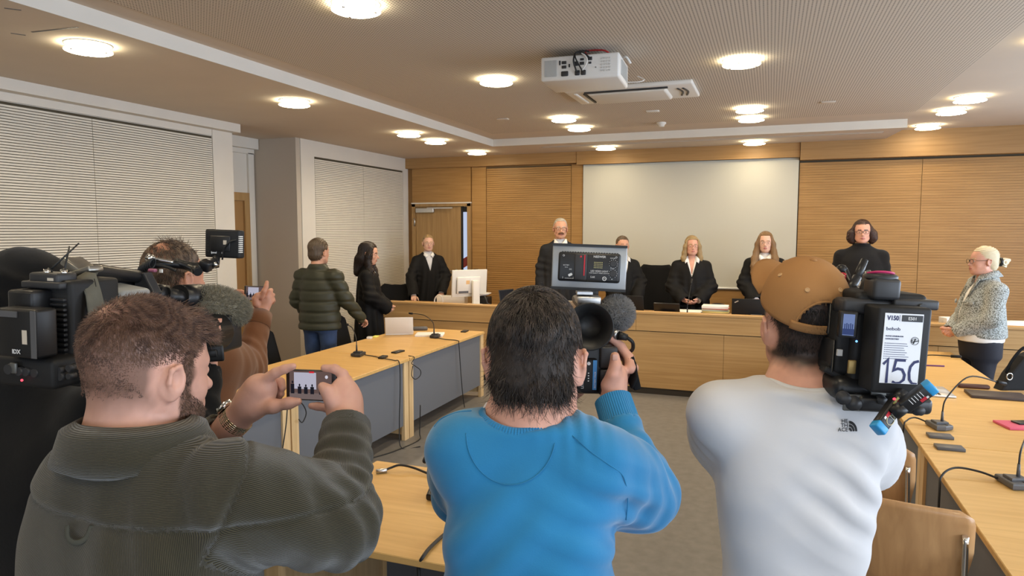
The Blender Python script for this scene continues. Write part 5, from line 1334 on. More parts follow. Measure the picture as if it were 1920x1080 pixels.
    c = (tl+tr+br+bl)/4; x = nrm((tr+br)-(tl+bl)); z = nrm(np.cross(x, (tl+tr)-(bl+br))); y = np.cross(z, x)
    phone('black smartphone held up by the man in corduroy, its screen showing the row of judges', c, x, y, z, .128, .064, 1)
def phone(label, c, x, y, z, W, Hh, kind):
    t = thing('smartphone', label, 'phone', c, rot=Matrix(np.stack([x, y, z], 1).tolist()))
    m = MB(); m.box((0, 0, -.004), (W, Hh, .008), bevel=.0036, seg=3); lpart(t, 'body', m, [black])
    E_ = lambda n, c_, s_: emission(n, c_, s_)
    w0, w1 = -W/2+.011, W/2-.011
    m = MB(); m.b2((w0, -Hh/2+.003, .0), (w1, Hh/2-.003, .0006)); sc = lpart(t, 'screen', m, E_('phone_screen_brown', (.115, .075, .068), 1))
    a = MB(); a.b2((w0+.012, -.008, .0006), (w0+.068, Hh/2-.006, .0011)); lpart(sc, 'picture_wall', a, E_('phone_screen_pale', (.42, .41, .50), 1))
    a = MB(); a.b2((w0, -Hh/2+.003, .0006), (w1, -.016, .0011)); lpart(sc, 'picture_bench', a, E_('phone_screen_bench', (.155, .115, .11), 1))
    a = MB()
    for X_, h_ in ((w0+.008, .032), (w0+.026, .024), (w0+.042, .023), (w0+.058, .024), (w0+.080, .020)):
        a.b2((X_-.0045, -.018, .0009), (X_+.0045, -.018+h_*.62, .0014)); a.ball((X_, -.018+h_*.74, .0011), (.0021, .003, .0004), 10)
    lpart(sc, 'picture_people', a, E_('phone_screen_dark', (.012, .012, .018), 1))
    if kind == 1:
        a = MB(); a.cyl((w1-.012, Hh/2-.014, .0006), (w1-.012, Hh/2-.014, .0012), .0035); lpart(sc, 'picture_lamp', a, E_('phone_screen_white', (.6, .58, .66), 1))
        a = MB(); a.box((.004, Hh/2-.005, .001), (.012, .0035, .0008)); lpart(sc, 'record_mark', a, E_('phone_record_red', (.6, .02, .03), 1))
    return t
man_corduroy()
# ------------------------------------------------------------------ shared tailoring for the other press people
def torso_frame(shL, shR, nk):
    ax = hplane(shR-shL); mid = (shL+shR)/2
    return Fr((mid*.6+nk*.4)*np.array((1, 1, 0)), np.stack([ax, np.cross((0, 0, 1), ax), ZZ], 1), 1.0), ax
def garment(root, name, nk, shL, shR, m, zb=-.66, w=(1.0, 1.0, 1.0), dep=(.15, .15, .13), neck=(.088, .08), sr=.066, h=.005, cut=None, disp=None, extra=None, slope=.45, p=3.0, arms=(), amp=1.0, rib=None):
    Bt, ax = torso_frame(shL, shR, nk); zn = nk[2]; s2 = np.linalg.norm(shR-shL)/2
    g = SDF(h); g.f = Bt
    g.loft([(zn+zb, 0, .01, s2*w[0], dep[0]), (zn-.45, 0, .0, s2*w[1], dep[1]), (zn-.27, 0, -.008, s2*max(w[2], 1.14), dep[1]), (zn-.16, 0, -.008, s2*max(1.2, w[2]*.98), dep[2]), (zn-.09, 0, -.004, s2*1.08, .108), (zn-.035, 0, .0, s2*.70, .086), (zn+.0, 0, .004, neck[0], neck[1])], k=0, cap=.012, p=p)
    g.f = Fr()
    for s_ in (shL, shR): g.cone(nk*slope+s_*(1-slope)-np.array((0, 0, .03)), s_-np.array((0, 0, .012)), sr*.94, sr, k=.05)
    for i_, (pts, rs) in enumerate(arms):
        pts = [np.array(q_) for q_ in pts]; g.chain(pts, rs, k=.07); W_ = pts[-1]; fd = nrm(W_-pts[-2])
        g.cone(W_-fd*.02, W_+fd*.09, rs[-1]*.84, k=.004, mode='s'); g.planes([(W_, -fd)], W_-.09, W_+.09, k=.003)
    def dall(P):
        o_ = disp(P) if disp else 0
        for i_, (pts, rs) in enumerate(arms):
            A, E_, W_ = np.array(pts[0]), np.array(pts[-2]), np.array(pts[-1])
            o_ = o_+amp*(fold(P, E_, nrm(W_-A), .052, .0048, .11, 2.4, 31+i_)+fold(P, (E_+W_)/2, nrm(W_-E_), .058, .0026, .10, 3.0, 33+i_)+fold(P, (A+E_)/2, nrm(E_-A)+.5*ZZ, .07, .0035, .11, 1.4, 35+i_))
        return o_
    if cut: cut(g)
    return put(name, g.mesh(2), m, root, disp=dall, rib=rib), Bt, ax
def ring_band(name, c, nvec, xvec, a, b, r, m, parent, tilt=None, flat=1.0, n=28):
    mb = MB(); x = nrm(xvec); y = nrm(np.cross(nvec, x)); mb.tube([c+x*a*math.cos(t)+y*b*math.sin(t) for t in np.linspace(0, 2*math.pi, n, endpoint=False)], r, 10, 2, closed=True, flat=flat)
    return mb.build(name, m, parent)

def neckband(name, gar, nc, nn, R, rad, off, m, hw=.010, ribbed=True, th=.0035, nb=180):
    """band sewn along the cut neckline of a garment"""
    W_ = np.array([v.co for v in gar.data.vertices])+np.array(wloc(gar).translation); q = (W_-(nc+nn*off)) @ R
    lv = np.sqrt(((q/np.array(rad))**2).sum(1)); sel = (lv < 1.06); q = q[sel]; W_ = W_[sel]; ang = np.arctan2(q[:, 1]/rad[1], q[:, 0]/rad[0]); n = 40; path = []
    for i in range(n):
        a = -math.pi+2*math.pi*(i+.5)/n; d_ = np.abs((ang-a+math.pi) % (2*math.pi)-math.pi); c_ = np.where(d_ < math.pi/n*1.3)[0]
        if len(c_) == 0: path.append(None); continue
        k_ = c_[np.argsort(-q[c_, 2])[:max(3, len(c_)//12)]]; path.append(W_[k_].mean(0))
    ok = [i for i in range(n) if path[i] is not None]; P_ = np.array([path[i] if path[i] is not None else path[min(ok, key=lambda j: min(abs(i-j), n-abs(i-j)))] for i in range(n)])
    for _ in range(6): P_ = .5*P_+.25*(np.roll(P_, 1, 0)+np.roll(P_, -1, 0))
    c0 = P_.mean(0); u = np.arange(nb)*n/nb; i0 = u.astype(int) % n; f_ = (u-u.astype(int))[:, None]; C_ = P_[i0]*(1-f_)+P_[(i0+1) % n]*f_
    C_ = .5*C_+.25*(np.roll(C_, 2, 0)+np.roll(C_, -2, 0))
    rd = C_-c0; rd /= np.linalg.norm(rd, axis=1)[:, None]; out = rd*.55+nn*.83; tn = np.roll(C_, -1, 0)-np.roll(C_, 1, 0); tn /= np.linalg.norm(tn, axis=1)[:, None]
    out -= tn*(out*tn).sum(1)[:, None]; out /= np.linalg.norm(out, axis=1)[:, None]; sd = np.cross(tn, out); sd *= np.sign((sd*rd).sum(1))[:, None]
    z = (np.arange(nb) % 2)[:, None]*.0013*ribbed
    mb = MB(); mb.sheet([[*(C_+sd*(hw*math.sin(v)+.003)+out*((.0055+z)*math.cos(v)))] for v in np.linspace(-1.9, 1.9, 9)][::-1], closed_u=True, smooth=not ribbed)
    return mb.build(name, m, gar)
# ------------------------------------------------------------------ man in the blue sweater
def man_blue():
    hd = nrm(FH*math.cos(.16)+RT*math.sin(.16))
    T = Fr(px(1004, 672, 1.36), face_dir(hd) @ rotx(-.16), 1.03)
    d = nrm(FH)
    nk = px(994, 776, 1.335); shL = px(872, 836, 1.31); shR = px(1112, 858, 1.29)
    elR = px(1206, 928, 1.42); wrR = px(1150, 752, 1.55); elL = px(868, 930, 1.62); wrL = px(1030, 770, 1.66)
    base = np.array((nk[0], nk[1], 0))+.0*d
    g = SDF(.0035); head(g, T, jaw=1.12, neck=.064, necklen=.26, wide=1.06)
    g.f = Fr(); g.chain([T.p((0, -.03, -.15)), nk-np.array((0, 0, .03)), nk-np.array((0, 0, .12))], [.068, .078, .09], k=.04)
    for s_ in (shL, shR): g.cone(nk-np.array((0, 0, .02)), nk*.5+s_*.5-np.array((0, 0, .035)), .055, .045, k=.05)
    g.ell(nk-np.array((0, 0, .11)), (.15, .10, .09), face_dir(d), k=.05)
    g.chain([elR, wrR], [.042, .031], k=.02); g.chain([elL, wrL], [.042, .03], k=.02)
    # right hand round the grip, thumb up the back, two fingers over the top
    g.ell(px(1155, 718, 1.56), (.026, .046, .032), strip_frame(px(1158, 690, 1.56)-px(1150, 750, 1.56), -FW), k=.02)
    g.chain([px(1142, 722, 1.545), px(1150, 702, 1.535), px(1154, 685, 1.533), px(1153, 668, 1.535)], [.019, .0145, .0125, .0105], k=.008)
    g.chain([px(1182, 690, 1.57), px(1180, 672, 1.59), px(1164, 650, 1.60), px(1147, 634, 1.60), px(1135, 629, 1.60)], [.014, .0115, .0108, .010, .0085], k=.006)
    g.chain([px(1178, 688, 1.60), px(1174, 668, 1.62), px(1155, 645, 1.63), px(1138, 636, 1.63), px(1127, 632, 1.63)], [.013, .011, .0105, .0098, .0085], k=.006)
    g.chain([px(1180, 702, 1.60), px(1188, 690, 1.64), px(1178, 676, 1.66), px(1166, 670, 1.66)], [.013, .011, .010, .0085], k=.006)
    g.chain([px(1176, 712, 1.60), px(1186, 704, 1.65), px(1176, 694, 1.67), px(1166, 690, 1.67)], [.012, .010, .009, .008], k=.006)
    # left hand flat under the camera
    hand(g, px(1040, 762, 1.66), px(1085, 732, 1.64)-px(1040, 762, 1.66), UP-.2*RT, -1, .25, 1.0)
    PQ = g.mesh(1)
    nl = T
    root = put('person', PQ, [SKP, LIP, IRIS], None, base, face_mats(T, brows=False)); eyes(root, T)
    tag(root, 'heavy-set man in a bright blue sweater with dark tousled hair, holding a camcorder', 'person')
    # thumb nail
    m = MB(); m.box(px(1153, 670, 1.523), (.012, .004, .014), rot=Matrix(face_dir(FW).tolist()), bevel=.0018); m.build('thumb_nail', NAIL, root)
    # hair
    HM = hairmat('dark_brown_tousled_hair', (.052, .036, .027), (.018, .012, .009), rough=.36)
    def hf(g):
        g.ell((0, -.020, .040), (.086*1.0, .108, .096), k=0); g.ell((0, -.058, -.030), (.078, .062, .068), k=.02); facecut(g, .068, -.2, .055, .01)
        for s in (-1, 1): g.ell((s*.092, .006, -.022), (.022, .034, .045), k=.012, mode='s')
    gg = SDF(.0038); gg.f = T; hf(gg); H_ = gg.mesh(1)
    put('hair', H_, mat('dark_hair_base', (.026, .018, .0135), .6, noise=(90, .4), bump=(150, .5, .003)), root, disp=lambda P: .003*wav(P, 3, 40)-.003)
    wh = np.array((-.002, -.068, .105))
    keep = lambda q: ((q[:, 2] > -.082) & (q[:, 1] < .075)).astype(float)*(1-.75*np.exp(-((q-wh)**2).sum(1)/.018**2))*(1+1.2*np.clip((.04-q[:, 2])/.1, 0, 1))
    pts, N = scalp_roots(H_, T, keep, 10500, 4)
    q = T.inv(pts); f_ = q-wh; f_ /= np.linalg.norm(f_, axis=1)[:, None]; f_[:, 2] -= .35; f_ = f_ @ T.R.T; f_ -= N*(f_*N).sum(1)[:, None]*.9
    cl = np.stack([wav(q, s_, 55, 2) for s_ in (41, 42, 43)], 1)*.55
    low = np.clip((.0-q[:, 2])/.08, 0, 1)
    strands('hair_strands', pts-N*.004, f_+N*.03+cl*.7, .026+.026*low, .00075, HM, root, curl=.6, droop=.35, seed=7, segs=6, base=base, jit=.11, hug=(T, np.array((0, -.020, .040)), (.0885, .1105, .0985)))
    pts, N = scalp_roots(H_, T, lambda q: ((q[:, 2] < -.062) & (q[:, 1] < .01)).astype(float), 900, 14)
    strands('nape_hair', pts-N*.004, -ZZ+N*.1+.25*np.stack([wav(pts, 5, 60), wav(pts, 6, 60), 0*pts[:, 0]], 1), .048, .0006, HM, root, curl=.7, seed=15, segs=6, base=base, jit=.15)
    # sweater
    BL = (.022, .185, .385)
    K = mat('blue_cotton_knit', BL, .95, spec=.12, noise=(5, .10), bump=(420, .25, .0010), sheen=.35)
    KR = stripes('blue_ribbing', BL, (.014, .13, .28), 230, .2, .8, .95, .0018)
    SEAM = mat('blue_seam', (.022, .175, .35), .95)
    nc = px(976, 783, 1.315)
    nn = nrm(ZZ*.82-d*.56+RT*.12)
    def cut(g):
        R = frame(nn, RT); R = np.array(R)
        g.f = Fr(); g.ell(nc+nn*.02, (.078, .072, .07), R, k=.006, mode='s')
    def bd(P):
        q = P-nk
        s = q @ RT; z = q[:, 2]; back = (q @ d) < .0
        d_ = 0
        d_ += .003*wav(P, 12, 9)+fold(P, px(1150, 1000, 1.25), ZZ*.9+RT*.5, .06, .006, .12, .8, 4)+fold(P, px(860, 1060, 1.2), ZZ*.6-RT*.6, .08, .006, .14, .7, 8)+fold(P, px(1080, 815, 1.28), RT, .028, .004, .05, .6, 9)
        return d_
    sw, Bt, ax = garment(root, 'sweater', nk, shL, shR, K, zb=-.74, w=(1.60, 1.50, 1.30), dep=(.17, .165, .135), neck=(.095, .085), sr=.060, cut=cut, disp=bd, slope=.5, arms=(([shR-np.array((0, 0, .012)), (shR+elR)/2+np.array((0, 0, .004)), elR, wrR-nrm(wrR-elR)*.052], [.064, .064, .056, .043]), ([shL-np.array((0, 0, .012)), (shL+elL)/2, elL, wrL-nrm(wrL-elL)*.05], [.060, .060, .054, .043])))
    R = np.array(frame(nn, RT))
    neckband('collar', sw, nc, nn, R, (.078, .072, .07), .02, K)
    for W_, E_ in ((wrR, elR), (wrL, elL)):
        fd = nrm(W_-E_); x = nrm(np.cross(fd, ZZ)); y = np.cross(fd, x); rows = []
        for u in np.linspace(-.060, .004, 6):
            r0 = .041-.02*u if u > -.05 else .043
            rows.append([W_+fd*u+(x*math.cos(2*math.pi*k/100)+y*math.sin(2*math.pi*k/100))*(r0+(.0013 if k % 2 else 0)) for k in range(100)])
        c_ = MB(); c_.sheet(rows, closed_u=True, smooth=False, thick=.003); c_.build('cuff', K, sw)
    # seams laid over the cloth
    bv = np.array([v.co for v in sw.data.vertices])+np.array(wloc(sw).translation)
    def on_back(x_, y_, off=.0008):
        r_ = nrm(ray(x_, y_)); q = bv-CAM; t = q @ r_; dd = np.linalg.norm(q-np.outer(t, r_), axis=1); near = np.where(dd < .016)[0]
        if len(near) == 0: near = np.array([np.argmin(dd)])
        near = near[t[near] < t[near].min()+.05]; w_ = np.exp(-(dd[near]/.006)**2)+1e-9; return CAM+r_*((t[near]*w_).sum()/w_.sum()-off)
    def seam(L, r=.0011):
        mb = MB(); mb.tube([on_back(*p) for p in L], r, 6, 4); return mb
    m = MB(); arc = [(958-84*math.cos(t), 812+97*math.sin(t)) for t in np.linspace(0, math.pi, 15)]
    seam(arc).build('neck_patch_seam', SEAM, sw)
    seam([(1046, 800), (1075, 818), (1105, 845), (1140, 870), (1165, 888), (1174, 910), (1177, 940), (1174, 975)]).build('raglan_seam', SEAM, sw)
    seam([(884, 770), (862, 772), (842, 778), (826, 786), (814, 800)]).build('raglan_seam', SEAM, sw)
    # white undershirt edge and black cord
    ring_band('undershirt_edge', nc+nn*.006, nn, RT, .0735, .0675, .0025, SHIRT, root)
    cord = MB(); cord.tube([nk+np.array((0, 0, .05))+RT*.066+d*.05, nk+RT*.074+np.array((0, 0, .010)), nk-d*.060+RT*.035+np.array((0, 0, .012)), nk-d*.074-RT*.02+np.array((0, 0, .020)), nk-d*.045-RT*.062+np.array((0, 0, .034)), nk-RT*.072+d*.03+np.array((0, 0, .055))], .0042, 8, 6); cord.build('neck_cord', blackr, root)
    lowerbody(root, base, d, 1.72, mat('dark_jeans', (.02, .024, .04), .9), wide=1.12)
man_blue()

# ------------------------------------------------------------------ man with the brown cap, camera on the shoulder
def man_cap():
    hd = nrm(FH*math.cos(.02)+RT*math.sin(.02))
    T = Fr(px(1503, 607, 1.60), face_dir(hd) @ rotx(.10), 1.02)
    d = nrm(FH*.97+RT*.2)
    nk = px(1510, 715, 1.56); shL = px(1352, 768, 1.56); shR = px(1606, 786, 1.52)
    elL = px(1356, 852, 1.80); wrL = px(1440, 890, 1.98); elR = px(1632, 880, 1.72); wrR = px(1640, 700, 1.86)
    base = np.array((nk[0], nk[1], 0))
    g = SDF(.0038); head(g, T, es=.92, jaw=1.02, neck=.062, necklen=.27)
    g.f = Fr(); g.chain([T.p((0, -.03, -.15)), nk-np.array((0, 0, .03)), nk-np.array((0, 0, .12))], [.064, .070, .07], k=.04)
    for s_ in (shL, shR): g.cone(nk-np.array((0, 0, .015)), nk*.5+s_*.5-np.array((0, 0, .04)), .05, .04, k=.05)
    g.chain([shL, elL, wrL], [.05, .042, .03], k=.02); hand(g, wrL, RT*.6+FH*.5+ZZ*.3, UP, -1, .6, 1.0)
    g.chain([shR, elR, wrR], [.05, .042, .03], k=.02); hand(g, wrR, ZZ*.6+FH*.7, -RT, 1, .7, 1.0)
    def tint(P):
        q = T.inv(P); n = .008*wav(P, 4, 90); x, y, z = np.abs(q[:, 0]), q[:, 1], q[:, 2]; sm = lambda a: np.clip(a, 0, 1)
        return (np.linalg.norm(q, axis=1) < .17)*(x < .080)*.95*sm((z+.088+n-.9*np.maximum(0, y+.02))/.030)*sm((.05-y+n)/.012)*np.maximum(sm((.060-x)/.01), sm((np.hypot(y+.010, (z+.012)*.8)-.031+n*.5)/.010))
    root = put('person', g.mesh(1), [tinted_skin('neck_tanned_skin', (.60, .31, .215), (.022, .016, .013)), LIP, IRIS], None, base, face_mats(T, brows=False), rib=tint); eyes(root, T)
    tag(root, 'man in a white t-shirt and tan baseball cap with a camera on his shoulder', 'person')
    # cropped dark hair below the cap
    HM = hairmat('very_dark_hair', (.022, .016, .013), (.009, .007, .006))
    def hf(g):
        g.ell((0, -.019, .037), (.0795, .1005, .09), k=0); g.ell((0, -.050, -.034), (.066, .046, .050), k=.02); facecut(g, .072, -.2, .10, .01)
        for s in (-1, 1): g.ell((s*.088, .004, -.026), (.02, .032, .045), k=.012, mode='s')
    gg = SDF(.0038); gg.f = T; hf(gg); H_ = gg.mesh(1)
    pts, N = scalp_roots(H_, T, lambda q: ((q[:, 2] < .06) & (q[:, 2] > -.078) & (q[:, 1] < .05)).astype(float), 9000, 4)
    strands('hair_strands', pts-N*.003, N*.10-ZZ*.9, .012, .0006, HM, root, curl=.4, seed=17, segs=4, base=base, jit=.2)
    # cap
    CT = mat('tan_canvas', (.36, .185, .072), .9, spec=.15, noise=(6, .08), bump=(500, .25, .0008)); CTd = mat('tan_stitching', (.20, .10, .04), .9)
    K_ = T.sub((0, -.012, .052), rotx(.30))
    cap = bpy.data.objects.new('baseball_cap', None); col.objects.link(cap); cap.location = V(K_.o); attach(cap, root)
    ra, rb, rc = .0905, .109, .100
    def dome(a, v, o=0):           # a: azimuth from the front, v: 0 rim .. 1 top
        e = v*math.pi/2; c = math.cos(e)**.82; z = rc*math.sin(e)**1.0-.012*(1-v)
        return K_.p(((ra+o)*math.sin(a)*c, (rb+o)*math.cos(a)*c, z+o*math.sin(e)))
    m = MB(); rows = []
    na, nv = 96, 22
    G_ = [[m.bm.verts.new(V(dome(2*math.pi*i/na, j/nv*.985))) for i in range(na)] for j in range(nv+1)]
    hole = lambda i, j: (abs(((2*math.pi*(i+.5)/na)-math.pi)) < .60*math.sqrt(max(0, 1-((j+.5)/nv/.40)**2))) and (j+.5)/nv > .055
    fs = []
    for j in range(nv):
        for i in range(na):
            if hole(i, j): continue
            f = m.bm.faces.new((G_[j][i], G_[j][(i+1) % na], G_[j+1][(i+1) % na], G_[j+1][i])); f.smooth = True; fs.append(f)
    f = m.bm.faces.new(G_[nv]); f.smooth = True; fs.append(f)
    m.bm.normal_update(); bmesh.ops.solidify(m.bm, geom=fs, thickness=.003)
    for f in m.bm.faces: f.smooth = True
    m.build('crown', CT, cap)
    m = MB()
    for k in range(6):
        a = math.pi/6*(2*k+1)+math.pi/6 if True else 0
        a = math.pi*k/3
        v0 = .0 if k != 3 else .35
        m.tube([dome(a, v0+(1-v0)*v, .0012) for v in np.linspace(.0, .97, 9)], .0011, 5, 2)
    m.tube([dome(a, .045, .001) for a in np.linspace(.6, 2*math.pi-.6, 30)], .0009, 5, 2)
    m.build('seam', CTd, cap)
    m = MB(); m.ball(dome(0, .985, .002)*1.0, (.008, .008, .005), 12); m.build('button', CT, cap)
    for k in range(6):
        a = math.pi/6+math.pi*k/3; c = dome(a, .52, .0032); n = nrm(c-K_.p((0, 0, -.02)))
        e = MB(); x = np.array(frame(n)); e.tube([c+x @ np.array((.0042*math.cos(t), .0042*math.sin(t), 0)) for t in np.linspace(0, 2*math.pi, 10, endpoint=False)], .0014, 6, 2, closed=True); e.cyl(c-n*.001, c+n*.0004, .0032, n=10); e.build('eyelet', mat('tan_thread', (.50, .31, .15), .8), cap)
    m = MB(); rim = [dome(math.pi+.60*math.cos(t), max(.0, .055+.345*math.sin(t)), .0015) for t in np.linspace(0, math.pi, 17)]; m.tube(rim, .0028, 6, 3); m.build('opening_binding', CT, cap)
    rows = [[dome(math.pi+u, v, .002) for u in np.linspace(-.72, .72, 17)] for v in (-.02, .02, .06, .095)]
    m = MB(); m.sheet(rows, thick=.003); m.build('strap', CT, cap)
    rows = []
    for v in np.linspace(0, 1, 9):
        row = []
        for u in np.linspace(-1, 1, 21):
            a = u*.74-.24; b_ = np.array((ra*.98*math.sin(a), rb*.98*math.cos(a), -.002)); L = .078*math.sqrt(max(0, 1-(abs(u))**2.4))
            row.append(K_.p(b_+np.array((u*.012*v*math.cos(.24)-L*v*math.sin(.24), L*v*math.cos(.24), .010-.018*(u*u)*v+.016*v*(1-u*u)))))
        rows.append(row)
    m = MB(); m.sheet(rows, thick=.004); m.build('brim', CT, cap)
    # t-shirt
    TS = mat('white_jersey', (.58, .58, .595), .9, spec=.12, bump=(350, .12, .0006), sheen=.2)
    nc = nk+np.array((0, 0, -.004)); nn = nrm(ZZ*.95-d*.30)
    def cut(g): g.f = Fr(); g.ell(nc+nn*.03, (.082, .080, .075), np.array(frame(nn, RT)), k=.006, mode='s')
    def bd(P):
        return .003*wav(P, 22, 8)+fold(P, px(1620, 930, 1.42), ZZ*.8+RT*.7, .065, .006, .10, 1.2, 4)+fold(P, px(1600, 1050, 1.4), ZZ*.9+RT*.4, .10, .003, .13, 1.8, 5)+fold(P, px(1400, 1000, 1.4), ZZ*.7-RT*.6, .12, .002, .15, 1.8, 6)+fold(P, px(1560, 740, 1.46), ZZ+RT*.2, .03, .003, .06, .6, 7)
    ts, Bt, ax = garment(root, 't_shirt', nk, shL, shR, TS, zb=-.66, w=(1.02, .98, 1.08), dep=(.135, .135, .125), neck=(.092, .085), sr=.060, cut=cut, disp=bd, slope=.5, amp=.7, arms=(([shL-np.array((0, 0, .012)), shL*.55+elL*.45, shL*.35+elL*.65], [.062, .066, .066]), ([shR-np.array((0, 0, .012)), shR*.5+elR*.5, shR*.12+elR*.88], [.064, .068, .070])))
    neckband('collar', ts, nc, nn, np.array(frame(nn, RT)), (.082, .080, .075), .03, TS, .009, False)
    # print on the shoulder blade
    bv = np.array([v.co for v in ts.data.vertices])+np.array(wloc(ts).translation)
    m = MB(); c = px(1592, 798, 1.4); sc_ = 1/806.
    M0 = Matrix.Identity(4)
    for s_, y_ in (('HE', 6.2), ('TH', -1.8), ('ACE', -9.8)): text_mesh(m, s_, 10.2, Matrix.Translation((-2, y_, 0)), .12, 0, 'RIGHT')
    def arc(r0, r1):
        n = 14; A = [(14+(-1)*r1*math.cos(t), -9.8+r1*math.sin(t)*1.28) for t in np.linspace(math.pi, math.pi/2, n)]; B_ = [(14-r0*math.cos(t), -9.8+r0*math.sin(t)*1.28) for t in np.linspace(math.pi/2, math.pi, n)]
        A = [(p[0]-14.0, p[1]) for p in A]; B_ = [(p[0]-14.0, p[1]) for p in B_]
        m.sheet([[(a[0], a[1], 0) for a in A], [(b[0], b[1], 0) for b in B_[::-1]]])
    arc(.0+11.5, 15.5); arc(6.8, 10.3); arc(2.2, 5.6)
    bmesh.ops.subdivide_edges(m.bm, edges=[e for e in m.bm.edges if e.calc_length() > 3], cuts=2)
    for v in m.bm.verts:
        X_, Y_ = 1592+v.co.x, 799-v.co.y
        r_ = nrm(ray(X_, Y_)); qv = bv-CAM; t = qv @ r_; dd = np.linalg.norm(qv-np.outer(t, r_), axis=1); near = np.where(dd < .014)[0]
        if not len(near): near = np.array([np.argmin(dd)])
        near = near[t[near] < t[near].min()+.05]; w_ = np.exp(-(dd[near]/.006)**2)+1e-9; v.co = V(CAM+r_*((t[near]*w_).sum()/w_.sum()-.0022))
    m.build('shirt_print', mat('black_print', (.012, .012, .014), .7), ts, fix=False)
    lowerbody(root, base, d, 1.78, mat('beige_jeans', (.10, .09, .08), .9))
man_cap()

# ------------------------------------------------------------------ cameraman in black with a hood, far left
def man_black():
    d = nrm(FH*math.cos(.30)+RT*math.sin(.30))
    T = Fr(px(62, 575, 1.80), face_dir(d) @ rotx(-.02), 1.03)
    nk = px(62, 700, 1.78); shL = px(-95, 770, 1.84); shR = px(190, 775, 1.64)
    elR = px(368, 830, 1.72); wrR = px(386, 672, 1.84); elL = px(-60, 880, 2.1); wrL = px(180, 700, 2.2)
    base = np.array((nk[0], nk[1], 0))
    g = SDF(.005); head(g, T, neck=.062, necklen=.26)
    g.f = Fr(); g.chain([T.p((0, -.03, -.15)), nk-np.array((0, 0, .15))], [.062, .07], k=.04); g.chain([shR, elR, wrR], [.05, .042, .030], k=.02); g.chain([shL, elL, wrL], [.05, .042, .03], k=.02)
    g.ell(px(391, 640, 1.86), (.020, .046, .036), strip_frame(px(396, 612, 1.86)-px(388, 672, 1.86), -FW), k=.02)
    for i, (x_, dx) in enumerate(((380, 4), (389, 5), (398, 5), (405, 4))):
        g.chain([px(x_-3, 640, 1.845), px(x_+dx*.4, 618, 1.85), px(x_+dx, 604, 1.875), px(x_+dx+6, 600, 1.90)], [.0115, .0105, .0098, .0085], k=.004)
    hand(g, wrL, RT*.9+ZZ*.2, -ZZ*.2-d, -1, .8)
    root = put('person', g.mesh(1), [SKP, LIP, IRIS], None, base, face_mats(T, brows=False)); eyes(root, T)
    tag(root, 'cameraman in a loose black hood and black clothes, behind the worn shoulder camera', 'person')
    BK = mat('black_jersey', (.009, .009, .0095), .9, spec=.12, bump=(120, .25, .0015), sheen=.1)
    hd, Bt, ax = garment(root, 'hoodie', nk, shL, shR, BK, zb=-.70, w=(1.25, 1.2, 1.15), dep=(.17, .17, .14), neck=(.10, .09), h=.007, disp=lambda P: .006*wav(P, 3, 12), arms=(([shR-np.array((0, 0, .012)), (shR+elR)/2, elR, wrR-nrm(wrR-elR)*.03], [.068, .066, .056, .044]), ([shL-np.array((0, 0, .012)), (shL+elL)/2, elL, wrL-nrm(wrL-elL)*.03], [.068, .066, .056, .044])))
    g = SDF(.006); g.f = T; g.ell((0, -.022, .040), (.102, .122, .112), k=0); g.ell((0, -.055, -.03), (.098, .085, .11), k=.03); g.ell((0, -.03, -.13), (.11, .10, .09), k=.05)
    g.ell((0, .13, -.03), (.07, .10, .10), k=.01, mode='s')
    put('hood', g.mesh(2), BK, root, disp=lambda P: .005*wav(P, 9, 22)+fold(P, T.p((.05, -.09, -.02)), ZZ+.6*RT, .055, .008, .13, 2.0)+fold(P, T.p((-.03, -.1, -.1)), ZZ*.6-RT, .06, .007, .10, 2.0))
    # hand strap
    m = MB(); m.box(px(393, 663, 1.80), (.075, .012, .044), rot=Matrix((face_dir(FW) @ roty(-.06)).tolist()), bevel=.005); m.box(px(393, 663, 1.792), (.040, .006, .020), rot=Matrix((face_dir(FW) @ roty(-.06)).tolist()), bevel=.003); m.build('wrist_strap', black, root)
    lowerbody(root, base, d, 1.80, TROU)
man_black()

